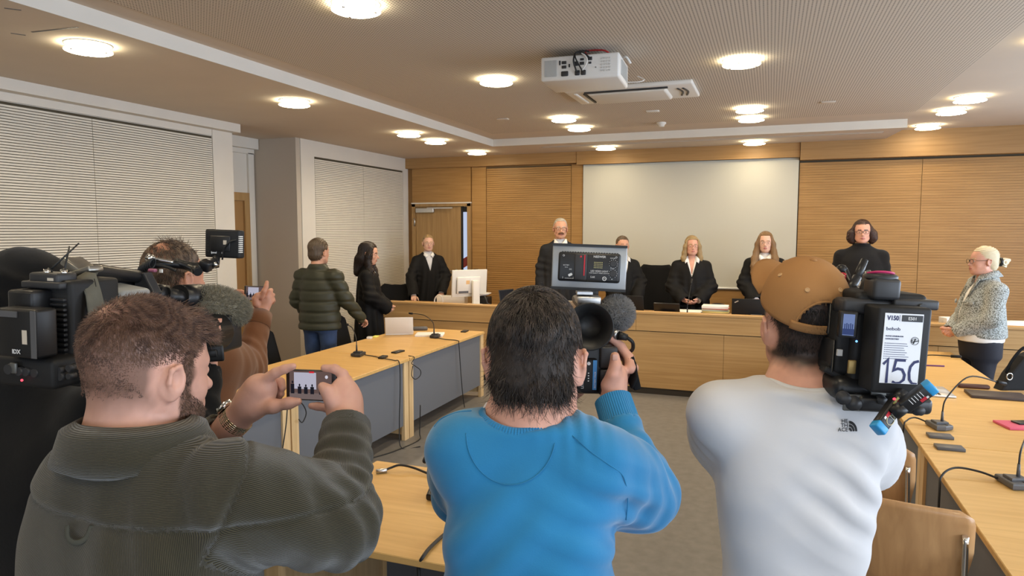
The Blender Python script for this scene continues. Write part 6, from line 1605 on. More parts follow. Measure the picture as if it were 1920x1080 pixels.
# ------------------------------------------------------------------ balding man in the brown sweater filming with a phone
def man_brown():
    hd = nrm(FH*math.cos(.50)+RT*math.sin(.50))
    ear = px(352, 526, 2.50); R = face_dir(hd) @ rotx(.0)
    T = Fr(ear-R @ np.array((.083, -.012, -.014))*1.02, R, 1.02)
    d = nrm(FH*.9+RT*.42)
    nk = px(330, 592, 2.55); shR = px(398, 668, 2.50); shL = px(262, 660, 2.72)
    elR = px(462, 690, 2.80); wrR = px(490, 588, 2.95); elL = px(372, 690, 3.02); wrL = px(432, 592, 3.10)
    base = np.array((nk[0], nk[1], 0))
    g = SDF(.0045); head(g, T, jaw=1.1, neck=.064, necklen=.24, wide=1.02)
    g.f = Fr(); g.chain([T.p((0, -.03, -.15)), nk-np.array((0, 0, .12))], [.064, .07], k=.04); g.chain([shR, elR, wrR], [.05, .042, .030], k=.02); g.chain([shL, elL, wrL], [.05, .042, .030], k=.02)
    g.ell(px(492, 566, 2.96), (.042, .046, .024), strip_frame(px(494, 548, 2.96)-px(490, 588, 2.95), -FW), k=.02)
    g.chain([px(490, 556, 2.93), px(495, 546, 2.92), px(499, 538, 2.925), px(500.5, 529, 2.94)], [.0125, .0110, .010, .0085], k=.004)
    g.chain([px(500, 556, 2.95), px(504, 547, 2.96), px(508, 544, 2.99), px(506, 550, 3.01)], [.012, .0105, .0095, .008], k=.004)
    g.chain([px(505, 560, 2.96), px(509, 553, 2.98), px(512, 553, 3.01), px(510, 559, 3.02)], [.011, .010, .009, .008], k=.004)
    g.chain([px(508, 566, 2.97), px(512, 561, 2.99), px(513, 564, 3.01), px(511, 568, 3.02)], [.010, .009, .008, .0075], k=.004)
    g.chain([px(480, 570, 2.93), px(478, 560, 2.92), px(482, 554, 2.92), px(487, 552, 2.93)], [.015, .012, .011, .009], k=.006)
    g.ell(px(439, 566, 3.08), (.030, .048, .026), strip_frame(px(444, 548, 3.08)-px(434, 590, 3.1), -FW), k=.02)
    g.chain([px(440, 552, 3.06), px(444, 547, 3.05), px(452, 547, 3.05), px(458, 549, 3.05)], [.012, .0108, .0098, .0085], k=.004)
    g.chain([px(446, 572, 3.05), px(452, 562, 3.03), px(458, 557, 3.02), px(463, 554, 3.03)], [.016, .012, .0108, .009], k=.006)
    g.chain([px(446, 560, 3.09), px(453, 556, 3.10), px(459, 557, 3.10), px(458, 562, 3.09)], [.0115, .010, .009, .008], k=.004)
    g.chain([px(447, 568, 3.09), px(454, 566, 3.10), px(459, 568, 3.10), px(457, 573, 3.09)], [.011, .0095, .0085, .008], k=.004)
    gs = mat('grey_stubble', (.30, .25, .225), .8, noise=(300, .4))
    def mf(C):
        q = T.inv(C); m = np.zeros(len(C), int); n = .006*wav(C, 4, 90)
        m[(q[:, 2] < -.02-.6*(q[:, 1]-.01)+n) & (q[:, 1] > .012+n) & (q[:, 2] > -.14) & (np.linalg.norm(q, axis=1) < .17)] = 1; return m
    PQ = g.mesh(1); root = put('person', PQ, [SKT, gs], None, base, mf); eyes(root, T)
    tag(root, 'balding man in a rust-brown sweater filming with a small phone, behind the furry microphone', 'person')
    HM = hairmat('dull_brown_hair', (.18, .12, .078), (.085, .056, .038))
    def hf(g): g.ell((0, -.019, .037), (.0805, .1005, .0900), k=0); g.ell((0, .02, .016), (.071, .071, .078), k=.03); g.ell((0, -.055, -.03), (.066, .05, .06), k=.02)
    gg = SDF(.0045); gg.f = T; hf(gg); H_ = gg.mesh(1)
    keep = lambda q: np.clip((q[:, 2]+.075-.8*np.maximum(0, q[:, 1]+.02))/.03, 0, 1)*np.clip((.062-q[:, 1]+.6*(q[:, 2]-.06))/.02, 0, 1)*(1-1.0*np.exp(-(((q[:, 0]-.012)/.04)**2+((q[:, 1]+.062)/.042)**2+((q[:, 2]-.10)/.05)**2)*1.1))*((np.abs(q[:, 0]) < .06) | (q[:, 2] > .015) | (q[:, 1] < -.02))
    pts, N = scalp_roots(H_, T, keep, 9000, 3); q = T.inv(pts); f_ = q-np.array((0, -.06, .10)); f_ /= np.linalg.norm(f_, axis=1)[:, None]; f_[:, 2] -= .4; f_ = f_ @ T.R.T
    strands('hair', pts-N*.001, f_+N*.10, .022, .0010, HM, root, curl=.5, droop=.3, seed=23, segs=4, base=base, jit=.15, hug=(T, np.array((0, -.019, .037)), (.083, .104, .093)))
    pts, N = scalp_roots(H_, T, lambda q: ((q[:, 2] > .08) & (q[:, 1] > -.04)).astype(float), 500, 9)
    strands('crown_tufts', pts, N*.35-T.R[:, 1]*.8, .030, .0008, HM, root, curl=.6, seed=24, segs=5, base=base, jit=.35)
    BR = mat('rust_brown_knit', (.165, .068, .028), .9, spec=.15, noise=(5, .08), bump=(260, .2, .001), sheen=.2)
    sw, Bt, ax = garment(root, 'sweater', nk, shL, shR, BR, zb=-.70, w=(.98, .94, 1.0), dep=(.14, .14, .125), neck=(.085, .08), h=.006, amp=.8, disp=lambda P: .004*wav(P, 8, 10), arms=(([shR-np.array((0, 0, .012)), (shR+elR)/2, elR, wrR-nrm(wrR-elR)*.05], [.072, .072, .062, .048]), ([shL-np.array((0, 0, .012)), (shL+elL)/2, elL, wrL-nrm(wrL-elL)*.05], [.070, .070, .060, .048])))
    for W_, E_ in ((wrR, elR), (wrL, elL)):
        fd = nrm(W_-E_); c_ = MB(); c_.cyl(W_-fd*.07, W_, .052, .046, 28); c_.build('cuff', BR, sw)
    lowerbody(root, base, d, 1.74, mat('grey_trousers', (.05, .05, .055), .9))
    c = px(479, 550, 3.0); x = nrm(RT*.93-FH*.33); z = nrm(np.cross(x, UP)); y = np.cross(z, x)
    phone('small black smartphone held by the balding man in the brown sweater, showing the bench', c, x, y, z, .124, .064, 2)
man_brown()
# ================================================================== the press cameras
LENSG = mat('lens_glass', (.01, .01, .015), .08, spec=.6)
def furry(parent, name, c, r, R, m, n, L, seed, core=True):
    """fur windshield: a solid foam core with short hairs"""
    mb = MB(); mb.ball(c, r, 24, Matrix(np.array(R).tolist())); o = mb.build(name, m, parent)
    rs = np.random.RandomState(seed); v = rs.normal(size=(n, 3)); v /= np.linalg.norm(v, axis=1)[:, None]
    pts = np.array(c)+(v*np.array(r)) @ np.array(R).T; N = (v/np.array(r)) @ np.array(R).T; N /= np.linalg.norm(N, axis=1)[:, None]
    tt = np.stack([wav(pts, seed+k, 45, 2) for k in range(3)], 1)
    return strands('fur', pts, N*.8+tt*.6, L, .0008, m, o, curl=.8, seed=seed, segs=4, jit=.3, base=np.array(c))
def cam_frame(o, d, roll=0.0, pitch=0.0):
    R = face_dir(d) @ rotx(pitch) @ roty(roll); return Fr(o, R, 1.0)
def cthing(name, label, fr, cat): return thing(name, label, cat, fr.o, rot=Matrix(fr.R.tolist()))

# ------------------------------------------------------------------ handheld camcorder of the man in the blue sweater
def camcorder():
    fr = cam_frame(px(1113, 690, 1.60), FH, .02)
    t = cthing('camcorder', 'black handheld camcorder with battery at the back, in front of the blue sweater man', fr, 'camera')
    mm = 1.60/1290                                     # metres per pixel at its distance
    m = MB(); m.box((0, .10, .0), (.088, .24, .118), bevel=.012, seg=3); m.box((.032, .08, -.01), (.05, .17, .09), bevel=.018, seg=3); lpart(t, 'body', m, black)
    m = MB(); m.cyl((-.005, .22, .005), (-.005, .31, .005), .040, .043, 32); m.box((-.005, .335, .005), (.11, .06, .088), bevel=.01); lpart(t, 'lens', m, blackm)
    m = MB(); m.box((-.019, -.028, -.012), (.046, .024, .078), bevel=.004); bt = lpart(t, 'battery', m, blackm)
    m = MB(); m.box((-.002, -.041, -.008), (.009, .002, .068)); lpart(bt, 'blue_stripe', m, mat('sky_blue_label', (.06, .27, .62), .5))
    m = MB(); m.mi = 0
    text_mesh(m, 'LITHIUM', .0085, Matrix.Translation((-.0265, -.0405, -.040)) @ Euler((math.pi/2, 0, 0)).to_matrix().to_4x4() @ Matrix.Rotation(math.pi/2, 4, 'Z'), .0, .0002)
    text_mesh(m, 'BATTERY PACK', .0055, Matrix.Translation((.0005, -.0424, -.038)) @ Euler((math.pi/2, 0, 0)).to_matrix().to_4x4() @ Matrix.Rotation(math.pi/2, 4, 'Z'), .0, .0002)
    m.cyl((-.016, -.040, .018), (-.016, -.041, .018), .004, n=12)
    for i in range(4): m.box((-.016, -.0405, -.004-i*.006), (.003, .001, .002))
    lpart(bt, 'label_print', m, mat('white_print', (.75, .75, .75), .6))
    m = MB(); m.box((.030, -.024, .030), (.040, .018, .050), bevel=.004); m.box((.030, -.024, -.014), (.040, .018, .034), bevel=.004); m.box((.030, -.024, -.045), (.040, .018, .022), bevel=.004); lpart(t, 'port_cover', m, dgrey)
    m = MB(); m.box((.012, .06, .064), (.02, .012, .012), bevel=.002); m.cyl((.03, .10, .058), (.03, .10, .068), .006); m.box((-.02, -.005, .060), (.04, .02, .006), bevel=.002); lpart(t, 'control', m, dgrey)
    # top handle, viewfinder with eyecup
    e = fr.inv(np.array([px(1106, 612, 1.52)]))[0]
    m = MB(); M0 = Matrix.Translation(V(e)) @ Euler((math.pi/2-.08, 0, -.12)).to_matrix().to_4x4()
    m.lathe([(.030, -.10), (.030, -.03), (.036, -.012), (.050, .008), (.053, .012), (.050, .012), (.038, -.004), (.026, -.018), (.024, -.03), (0, -.03)], M0, 36); lpart(t, 'eyecup', m, blackr)
    m = MB(); m.box((e[0], e[1]+.16, e[2]-.012), (.05, .16, .05), bevel=.012); m.box((e[0], e[1]+.16, e[2]+.034), (.036, .22, .022), bevel=.008); m.box((e[0]+.01, .16, .075), (.03, .04, .07), bevel=.006); lpart(t, 'top_handle', m, black)
    m = MB(); m.box((e[0]+.005, e[1]+.10, e[2]+.050), (.055, .06, .018), bevel=.003); m.box((e[0]-.004, e[1]+.10, e[2]+.066), (.036, .04, .006)); lpart(t, 'accessory_shoe', m, steel)
    # hand strap
    m = MB(); s0 = [fr.inv(np.array([px(*q_)]))[0] for q_ in ((1172, 662, 1.60), (1186, 676, 1.58), (1190, 700, 1.565), (1180, 722, 1.57))]
    rows = []
    for p_ in s0: rows.append([p_+np.array((-.010, 0, 0))*k+np.array((0, .055*k, .006*math.sin(k*9))) for k in np.linspace(-.25, 1.0, 8)])
    m.sheet(rows, thick=.004)
    p0 = s0[1]; m.box(p0+np.array((.004, .0, -.030)), (.018, .012, .078), rot=(0, -.25, 0), bevel=.004); lpart(t, 'hand_strap', m, blackf)
    # microphone and its holder
    c = px(1156, 587, 1.66)
    k = fr.inv(np.array([px(1143, 621, 1.60), px(1150, 625, 1.60), px(1160, 629, 1.59), px(1176, 633, 1.59), px(1186, 642, 1.59), px(1186, 655, 1.61), px(1176, 662, 1.64)]))
    m = MB(); m.cyl(k[0]+np.array((-.02, .03, 0)), k[1], .012, n=20); m.cyl(k[1], k[2], .0115, n=20); lpart(t, 'plug', m, steel)
    m = MB(); m.cyl(k[2], k[3], .0105, .0075, 16); m.tube([k[3], k[4], k[5], k[6]], .0045, 8, 6); lpart(t, 'microphone_cable', m, blackr)
    cl = fr.inv(np.array([c]))[0]
    m = MB(); m.box(cl+np.array((-.012, .02, -.044)), (.034, .05, .026), bevel=.006); m.tube([cl+np.array((.026*math.cos(a), -.030, .026*math.sin(a)-.004)) for a in np.linspace(0, 2*math.pi, 14, endpoint=False)], .0035, 8, 2, closed=True); m.tube([cl+np.array((.020*math.cos(a)+.004, -.040, .018*math.sin(a)-.008)) for a in np.linspace(.3, 5.2, 12)], .003, 8, 3); m.tube([cl+np.array((-.012, -.036, -.022)), cl+np.array((.0, -.044, .0)), cl+np.array((.014, -.034, .012))], .003, 8, 4); lpart(t, 'microphone_holder', m, black)
    mic = thing('camera_microphone', 'dark grey furry microphone on the camcorder of the man in the blue sweater', 'microphone', c)
    furry(mic, 'windshield', c, (.037, .055, .037), face_dir(FH), mat('dark_grey_fur', (.30, .30, .305), .95, spec=.1), 5200, .011, 3)
    # LED panel
    cs = [px(1036, 458, 1.66), px(1176, 463, 1.63), px(1174, 546, 1.63), px(1033, 539, 1.66)]
    c = sum(cs)/4; x = nrm(cs[1]+cs[2]-cs[0]-cs[3]); z = nrm(np.cross(x, cs[0]+cs[1]-cs[2]-cs[3])); y = np.cross(z, x)
    W = np.linalg.norm(cs[1]-cs[0]); Hh = np.linalg.norm(cs[3]-cs[0])
    L = thing('led_video_light', 'silver-framed LED video light on the camcorder seen from its back, with two dials', 'light', c, rot=Matrix(np.stack([x, y, z], 1).tolist()))
    m = MB(); m.box((0, 0, -.012), (W, Hh, .022), bevel=.003); lpart(L, 'frame', m, mat('grey_aluminium_frame', (.36, .375, .39), .4, .5))
    m = MB(); m.box((0, Hh/2, -.010), (W*1.0, .006, .026)); m.box((0, -Hh/2, -.010), (W*1.0, .006, .026)); m.box((0, 0, -.026), (W*.98, Hh*.96, .008)); lpart(L, 'edge', m, black)
    m = MB(); m.box((W*.003, .0, .002), (W*.83, Hh*.67, .014), bevel=.006, seg=3)
    for i in range(22): m.box((-W*.36+i*W*.035, Hh*.335, .003), (.0025, .003, .008))
    bk = lpart(L, 'back_housing', m, black)
    m = MB(); m.box((-W*.105, .0, .010), (W*.17, Hh*.60, .012), bevel=.003); lpart(bk, 'battery_plate', m, dgrey)
    m = MB(); m.box((-W*.055, .004, .0165), (W*.016, Hh*.47, .002)); m.box((-W*.105, Hh*.235, .0168), (.004, .004, .001)); lpart(bk, 'red_stripe', m, mat('red_label', (.50, .02, .035), .5))
    m = MB(); Z_ = .0094
    T_ = lambda s_, sz, X_, Y_, al='CENTER': text_mesh(m, s_, sz, Matrix.Translation((X_, Y_, Z_)), .0, .0002, al)
    T_('NEEWER', .0075, W*.14, Hh*.225); T_('LED VIDEO LIGHT', .0052, W*.145, -Hh*.095); T_('HIGH QUALITY VIDEO LIGHTING', .0032, W*.145, -Hh*.135); T_('5.6K', .006, W*.06, -Hh*.235)
    T_('POWER', .0035, W*.315, Hh*.215); T_('LIGHT', .0035, W*.315, -Hh*.015); T_('BATTERY', .0035, -W*.30, Hh*.02); T_('7.4 V', .0035, -W*.30, -Hh*.03); T_('DC', .0045, -W*.24, -Hh*.075)
    for X_, Y_ in ((-W*.34, Hh*.25), (W*.36, Hh*.25)): m.tube([(X_+.002*math.cos(a), Y_+.002*math.sin(a), Z_) for a in np.linspace(0, 2*math.pi, 8, endpoint=False)], .0004, 5, 1, closed=True)
    m.box((-W*.24, -Hh*.185, Z_), (.010, .006, .0006), rot=(0, 0, .5), bevel=.0015); m.box((-W*.24, -Hh*.27, Z_), (.026, .0006, .0004)); m.box((-W*.34, -Hh*.255, Z_), (.0006, .005, .0004)); m.box((-W*.20, -Hh*.255, Z_), (.0006, .005, .0004))
    m.tube([(W*.215+.0042*math.cos(a), -Hh*.245+.0042*math.sin(a), Z_) for a in np.linspace(0, 2*math.pi, 14, endpoint=False)], .0010, 6, 1, closed=True); m.box((W*.315, -Hh*.25, Z_), (.002, .002, .0005)); m.box((W*.215, -Hh*.245, Z_), (.003, .001, .0005))
    for k_ in (0, 1):
        for a in np.linspace(.6, 5.7, 11): m.box((W*.325+.0098*math.cos(a-1.57), Hh*(.10-.225*k_)+.0098*math.sin(a-1.57), Z_), (.0012, .0012, .0004))
    lpart(bk, 'lettering', m, MATS['white_print'])
    m = MB()
    for i in range(6):
        for j in range(4): m.box((W*.075+i*.0036, Hh*.12-j*.0042, Z_), (.0016, .0018, .0005))
    lpart(bk, 'vent_dots', m, mat('pale_yellow_dots', (.62, .56, .25), .6))
    for k_ in (0, 1):
        m = MB(); m.cyl((W*.325, Hh*(.10-.225*k_), .008), (W*.325, Hh*(.10-.225*k_), .016), .0078, .007, 24); m.box((W*.325, Hh*(.10-.225*k_)+.004, .0165), (.001, .005, .0006)); lpart(bk, 'dial', m, dgrey)
    m = MB(); m.box((W*.0, -Hh*.56, -.012), (.05, .016, .024), bevel=.003); m.cyl((.0, -Hh*.56, -.012), (.0, -Hh*.86, -.012), .006); m.box((0, -Hh*.79, -.012), (.030, .006, .03), bevel=.002); m.box((.018, -Hh*.60, -.012), (.012, .02, .012), bevel=.002); lpart(L, 'bracket', m, black)
camcorder()

# ------------------------------------------------------------------ shoulder camera on the man with the cap
def camera_right():
    o = px(1652, 660, 1.40); fr = cam_frame(o, nrm(FH+RT*.03), .045)
    t = cthing('shoulder_camera', 'black broadcast camera beside the tan cap, with a big white battery label at its back', fr, 'camera')
    s = 1.40/1290
    P = lambda x, y, dpt=0: ((x-1652)*s, dpt, -(y-660)*s)
    m = MB(); m.box((.025, .19, .012), (.145, .34, .215), bevel=.012, seg=3); m.box((-.045, .15, .02), (.06, .22, .16), bevel=.012, seg=3); lpart(t, 'body', m, blackm)
    m = MB(); m.box((.03, .10, -.105), (.15, .24, .034), bevel=.010, seg=3); m.box((-.02, .12, -.085), (.12, .22, .05), bevel=.02, seg=3); lpart(t, 'shoulder_pad', m, black)
    m = MB(); m.cyl((.03, .36, .02), (.03, .52, .02), .048, .054, 32); m.cyl((.03, .52, .02), (.03, .60, .02), .060, .066, 32); lpart(t, 'lens', m, black)
    # battery with its label
    m = MB(); m.box((.044, -.028, -.004), (.104, .060, .172), bevel=.006, seg=3); b = lpart(t, 'battery', m, blackm)
    m = MB(); m.box((.042, -.0585, .0005), (.074, .0012, .138)); lpart(b, 'white_label', m, mat('label_white', (.80, .82, .86), .35))
    m = MB(); E_ = Euler((math.pi/2, 0, 0)).to_matrix().to_4x4(); NV = mat('navy_print', (.025, .03, .11), .5)
    tx = lambda s_, sz, X_, Z_, bold=0, al='LEFT', sx=1: text_mesh(m, s_, sz, Matrix.Translation((X_, -.0595, Z_)) @ E_, bold, .0002, al, sx)
    tx('V150', .0125, .0095, .056, .0004, sx=.84); m.box((.0335, -.0595, .0605), (.0006, .0004, .012)); tx('bebob', .0095, .009, .036, .0, sx=1.15)
    tx('VLOCK LITHIUM-ION', .0036, .009, .0235, .0001); tx('LI-ION BATTERY', .0036, .009, .0180, .0001)
    for i, L_ in enumerate((.040, .042, .035, .037, .041, .038, .045, .043)):
        m.box((.0095, -.0595, .0105-i*.0043), (.0014, .0004, .0014)); m.box((.0115+L_/2, -.0595, .0105-i*.0043), (L_, .0004, .0009))
    lpart(b, 'label_print', m, NV)
    m = MB()
    for st in ([(1661, 683), (1669, 674), (1669, 716)], [(1700, 674.5), (1683, 674.5), (1680, 693), (1687, 689.5), (1695, 691), (1700, 700), (1699, 709), (1693, 715), (1685, 716), (1679, 713)], [(1723, 674.5), (1715, 677), (1709, 685), (1707.5, 696), (1709, 708), (1714, 715), (1723, 716)]):
        p_ = [np.array((.005+(x_-1657)*.00110, .0695-(y_-592)*.00111)) for x_, y_ in st]; row = [[], []]
        for i in range(len(p_)):
            if i in (0, len(p_)-1): tg = nrm(p_[min(i+1, len(p_)-1)]-p_[max(i-1, 0)]); w_ = .0026
            else:
                a_, b_ = nrm(p_[i]-p_[i-1]), nrm(p_[i+1]-p_[i]); tg = nrm(a_+b_); w_ = .0026/max(.5, float(a_@tg))
            nn_ = np.array((-tg[1], tg[0]))*w_
            for k_ in (0, 1): q_ = p_[i]+nn_*(1 if k_ else -1); row[k_].append((min(q_[0], .0788), -.0597, max(q_[1], -.068)))
        m.sheet(row, smooth=False)
    lpart(b, 'large_number', m, NV)
    m = MB(); m.box((.0575, -.0596, .0605), (.040, .0006, .0125), bevel=.0005, seg=1); lpart(b, 'black_tag', m, black)
    m = MB(); text_mesh(m, 'E501', .0085, Matrix.Translation((.0575, -.0602, .0575)) @ E_, .0001, .0002, 'CENTER'); lpart(b, 'tag_print', m, MATS['white_print'])
    m = MB(); c = (.066, -.0597, .017); m.tube([(c[0]+.0075*math.cos(a), c[1], c[2]+.0075*math.sin(a)) for a in np.linspace(0, 2*math.pi, 18, endpoint=False)], .0004, 5, 1, closed=True)
    m.box((c[0], c[1], c[2]-.001), (.014, .0005, .0016), rot=(0, -.25, 0)); m.box((c[0]-.001, c[1], c[2]-.001), (.0022, .0005, .010), rot=(0, .35, 0)); m.box((c[0]-.0055, c[1], c[2]+.001), (.0014, .0005, .004), rot=(0, .4, 0)); text_mesh(m, 'OK', .004, Matrix.Translation((c[0]-.003, c[1], c[2]+.0025)) @ E_, 0, .0002); lpart(b, 'aeroplane_mark', m, mat('black_ink', (.01, .01, .012), .5))
    m = MB(); m.box((.100, -.03, .028), (.012, .012, .006), bevel=.001); 
    for z in np.linspace(-.075, .07, 14): m.box((.0965, -.035, z), (.002, .03, .004))
    lpart(b, 'release_catch', m, dgrey)
    b.location = V(fr.inv(np.array([px(1690, 654, 1.342)]))[0]-np.array((.042, -.0585, .0005)))
    # rear plate, vents, knobs
    m = MB()
    for i in range(9): m.box((-.019, .017, .055-i*.009), (.010, .004, .004))
    m.box((-.03, .03, .09), (.10, .05, .03), bevel=.006); m.cyl((-.02, .01, .088), (-.02, .0, .088), .006); m.cyl((.07, .0, .095), (.07, -.01, .095), .008); m.box((.06, .02, .10), (.09, .05, .02), bevel=.004); lpart(t, 'rear_plate', m, dgrey)
    for X_, Z_, r_ in ((-.054, -.105, .013), (.0, -.095, .009), (.03, -.098, .008), (-.075, -.095, .012), (.075, -.112, .010)):
        m = MB(); m.lathe([(r_*1.2, 0), (r_*1.2, .004), (r_, .004), (r_*.9, .016), (0, .016)], Matrix.Translation((X_, -.012, Z_)) @ Matrix.Rotation(math.pi/2, 4, 'X'), 20); lpart(t, 'socket', m, dgrey)
    m = MB(); m.box((-.054, -.012, -.105), (.038, .004, .034), bevel=.003); m.box((.0, -.004, -.088), (.03, .004, .012)); m.box((.045, -.004, -.09), (.025, .004, .01)); lpart(t, 'socket_plate', m, mat('worn_metal', (.16, .16, .15), .4, .6))
    # side with the little display
    m = MB(); m.box((-.0765, .11, .055), (.006, .075, .066), bevel=.003); m.box((-.077, .09, -.02), (.006, .10, .07), bevel=.003); sd = lpart(t, 'side_panel', m, black)
    p_ = fr.inv(np.array([px(1591, 609, 1.385)]))[0]; q_ = Matrix.Translation(V(p_)) @ Euler((math.pi/2, 0, -.25)).to_matrix().to_4x4()
    m = MB(); m.box((0, 0, -.012), (.034, .054, .026), bevel=.003, M=q_); lpart(t, 'display_housing', m, black)
    m = MB(); m.box((0, 0, .0015), (.021, .043, .001), M=q_); sc = lpart(t, 'display', m, emission('camera_display_blue', (.16, .22, .42), 1))
    m = MB()
    for i in range(5): m.box((-.007+i*.0035, -.004, .0025), (.002, .012+.003*(i % 2), .0006), M=q_)
    m.box((0, -.014, .0025), (.021, .012, .0006), M=q_); lpart(sc, 'display_picture', m, emission('camera_display_dark', (.04, .06, .16), 1))
    p_ = fr.inv(np.array([px(1606, 640, 1.375)]))[0]; m = MB(); m.ball(p_, .0022, 8); lpart(t, 'blue_led', m, emission('blue_led', (.1, .3, 1), 4))
    p_ = fr.inv(np.array([px(1574, 661, 1.42)]))[0]; m = MB(); m.box(p_, (.010, .006, .013)); lpart(t, 'white_button', m, mat('grey_button', (.5, .5, .5), .5))
    p_ = fr.inv(np.array([px(1597, 688, 1.39)]))[0]; m = MB(); m.box(p_, (.016, .006, .028), bevel=.002); lpart(t, 'brass_plate', m, mat('old_brass', (.30, .21, .08), .45, .7))
    p_ = fr.inv(np.array([px(1560, 668, 1.47)]))[0]; m = MB(); m.box(p_+np.array((.01, .02, 0)), (.034, .08, .07), rot=(0, .30, 0), bevel=.006); m.box(p_+np.array((.002, -.01, -.035)), (.055, .03, .014), rot=(0, .45, 0), bevel=.004); m.box(p_+np.array((.03, -.005, .02)), (.03, .03, .035), bevel=.004); lpart(t, 'cheek_pad', m, blackm)
    # top: handle, receiver, viewfinder arm, cables
    m = MB(); m.box((.0, .02, .128), (.055, .05, .044), bevel=.008, seg=3); m.lathe([(.032, 0), (.033, .006), (.028, .010), (0, .011)], Matrix.Translation((.0, .03, .148)), 24); lpart(t, 'receiver', m, dgrey)
    m = MB(); m.tube([(-.026, .03, .158), (-.015, .012, .162), (.005, .008, .162), (.02, .02, .16)], .004, 8, 5, flat=.7); lpart(t, 'pink_trim', m, mat('magenta_rubber', (.50, .03, .13), .5))
    Q = lambda *a: fr.inv(np.array([px(*a)]))[0]
    m = MB(); m.tube([Q(1590, 575, 1.5), Q(1600, 548, 1.6), Q(1612, 538, 1.7), Q(1625, 545, 1.8)], .016, 10, 5); m.cyl(Q(1606, 522, 1.58), Q(1621, 488, 1.60), .010, .008, 14); m.cyl(Q(1590, 548, 1.56), Q(1607, 520, 1.58), .013, .010, 14); lpart(t, 'handle', m, black)
    m = MB(); m.ball(Q(1578, 506, 1.60), (.013, .013, .013), 12); m.cyl(Q(1578, 506, 1.60), Q(1572, 550, 1.60), .007); m.tube([Q(1583, 505, 1.6), Q(1592, 525, 1.58), Q(1603, 541, 1.56), Q(1615, 552, 1.5)], .008, 8, 5); lpart(t, 'viewfinder_arm', m, black)
    m = MB(); 
    for i in range(5): m.tube([Q(1577+i*.8, 514+i*3.6, 1.586)+.0095*np.array((math.cos(a), .3*math.sin(a)-.3, math.sin(a)*.25)) for a in np.linspace(0, 2*math.pi, 10, endpoint=False)], .0019, 6, 1, closed=True)
    lpart(t, 'red_spring', m, mat('red_coil', (.50, .04, .05), .4))
    m = MB(); m.tube([Q(1626, 512, 1.5), Q(1650, 517, 1.46), Q(1670, 528, 1.44), Q(1680, 552, 1.42), Q(1685, 572, 1.42)], .005, 8, 6); m.tube([Q(1660, 535, 1.45), Q(1672, 560, 1.43), Q(1680, 578, 1.42)], .006, 8, 5); m.tube([Q(1585, 562, 1.46), Q(1600, 572, 1.44), Q(1612, 578, 1.43)], .004, 8, 4); lpart(t, 'cable', m, blackr)
    m = MB(); m.cyl(Q(1667, 535, 1.442), Q(1671, 541, 1.442), .0065, n=14); m.cyl(Q(1627, 510, 1.5), Q(1631, 520, 1.49), .007, n=12); lpart(t, 'connector', m, chrome)
    m = MB(); m.cyl(Q(1628, 520, 1.52), Q(1622, 560, 1.48), .012, .016, 14); m.box(Q(1640, 566, 1.46), (.10, .05, .03), bevel=.01); m.box(Q(1600, 583, 1.44), (.07, .05, .02), rot=(0, .2, 0), bevel=.006); lpart(t, 'top_block', m, blackm)
    # two plug-on radio transmitters hanging from the sockets
    for (a, b_, lb) in ((px(1712, 741, 1.30), px(1744, 726, 1.29), 'plug-on transmitter with a blue end pointing up under the white battery label'), (px(1668, 762, 1.33), px(1647, 803, 1.31), 'plug-on transmitter with a blue end hanging down over the white t-shirt')):
        up = 'up' in lb; a0 = px(1692, 764, 1.31) if up else px(1684, 750, 1.34); dv = nrm(b_-a0); L_ = np.linalg.norm(b_-a0)
        z = nrm(-FW-dv*(-FW@dv)); x = np.cross(dv, z); M_ = Matrix(np.stack([x, dv, z], 1).tolist())
        k = thing('radio_transmitter', lb, 'transmitter', a0, rot=M_, group='plug-on radio transmitters')
        m = MB(); m.box((0, L_*.45, 0), (.026, L_*.92, .020), bevel=.003); m.cyl((0, -.02, 0), (0, .004, 0), .013, n=20); lpart(k, 'case', m, black)
        m = MB(); m.box((0, L_*.98, 0), (.0265, .016, .021), bevel=.003); lpart(k, 'blue_cap', m, mat('bright_blue_plastic', (.03, .30, .62), .4))
        m = MB(); m.box((.006, L_*.62, .0108), (.006, .012, .001)); lpart(k, 'red_mark', m, MATS['red_label'])
        m = MB()
        for i in range(5): m.box((-.004, L_*.30+i*.006, .0106), (.012, .0012, .0006))
        m.box((.007, L_*.74, .0106), (.004, .006, .0006)); lpart(k, 'scale_print', m, MATS['white_print'])
        if not up:
            m = MB(); m.box((-.0, L_*.17, .0105), (.022, .020, .001), bevel=.0003, seg=1); lpart(k, 'yellow_sticker', m, mat('olive_yellow_label', (.33, .33, .09), .6))
            m = MB(); m.tube([(-.004+.0075*math.cos(a), L_*.68+.011*math.sin(a), .0106) for a in np.linspace(0, 2*math.pi, 14, endpoint=False)], .0008, 5, 1, closed=True); lpart(k, 'round_logo', m, mat('pale_gold_print', (.55, .50, .32), .5))
            m = MB(); m.ball((.012, .012, .008), .003, 8); lpart(k, 'red_led', m, emission('red_led', (1, .05, .08), 3))
camera_right()

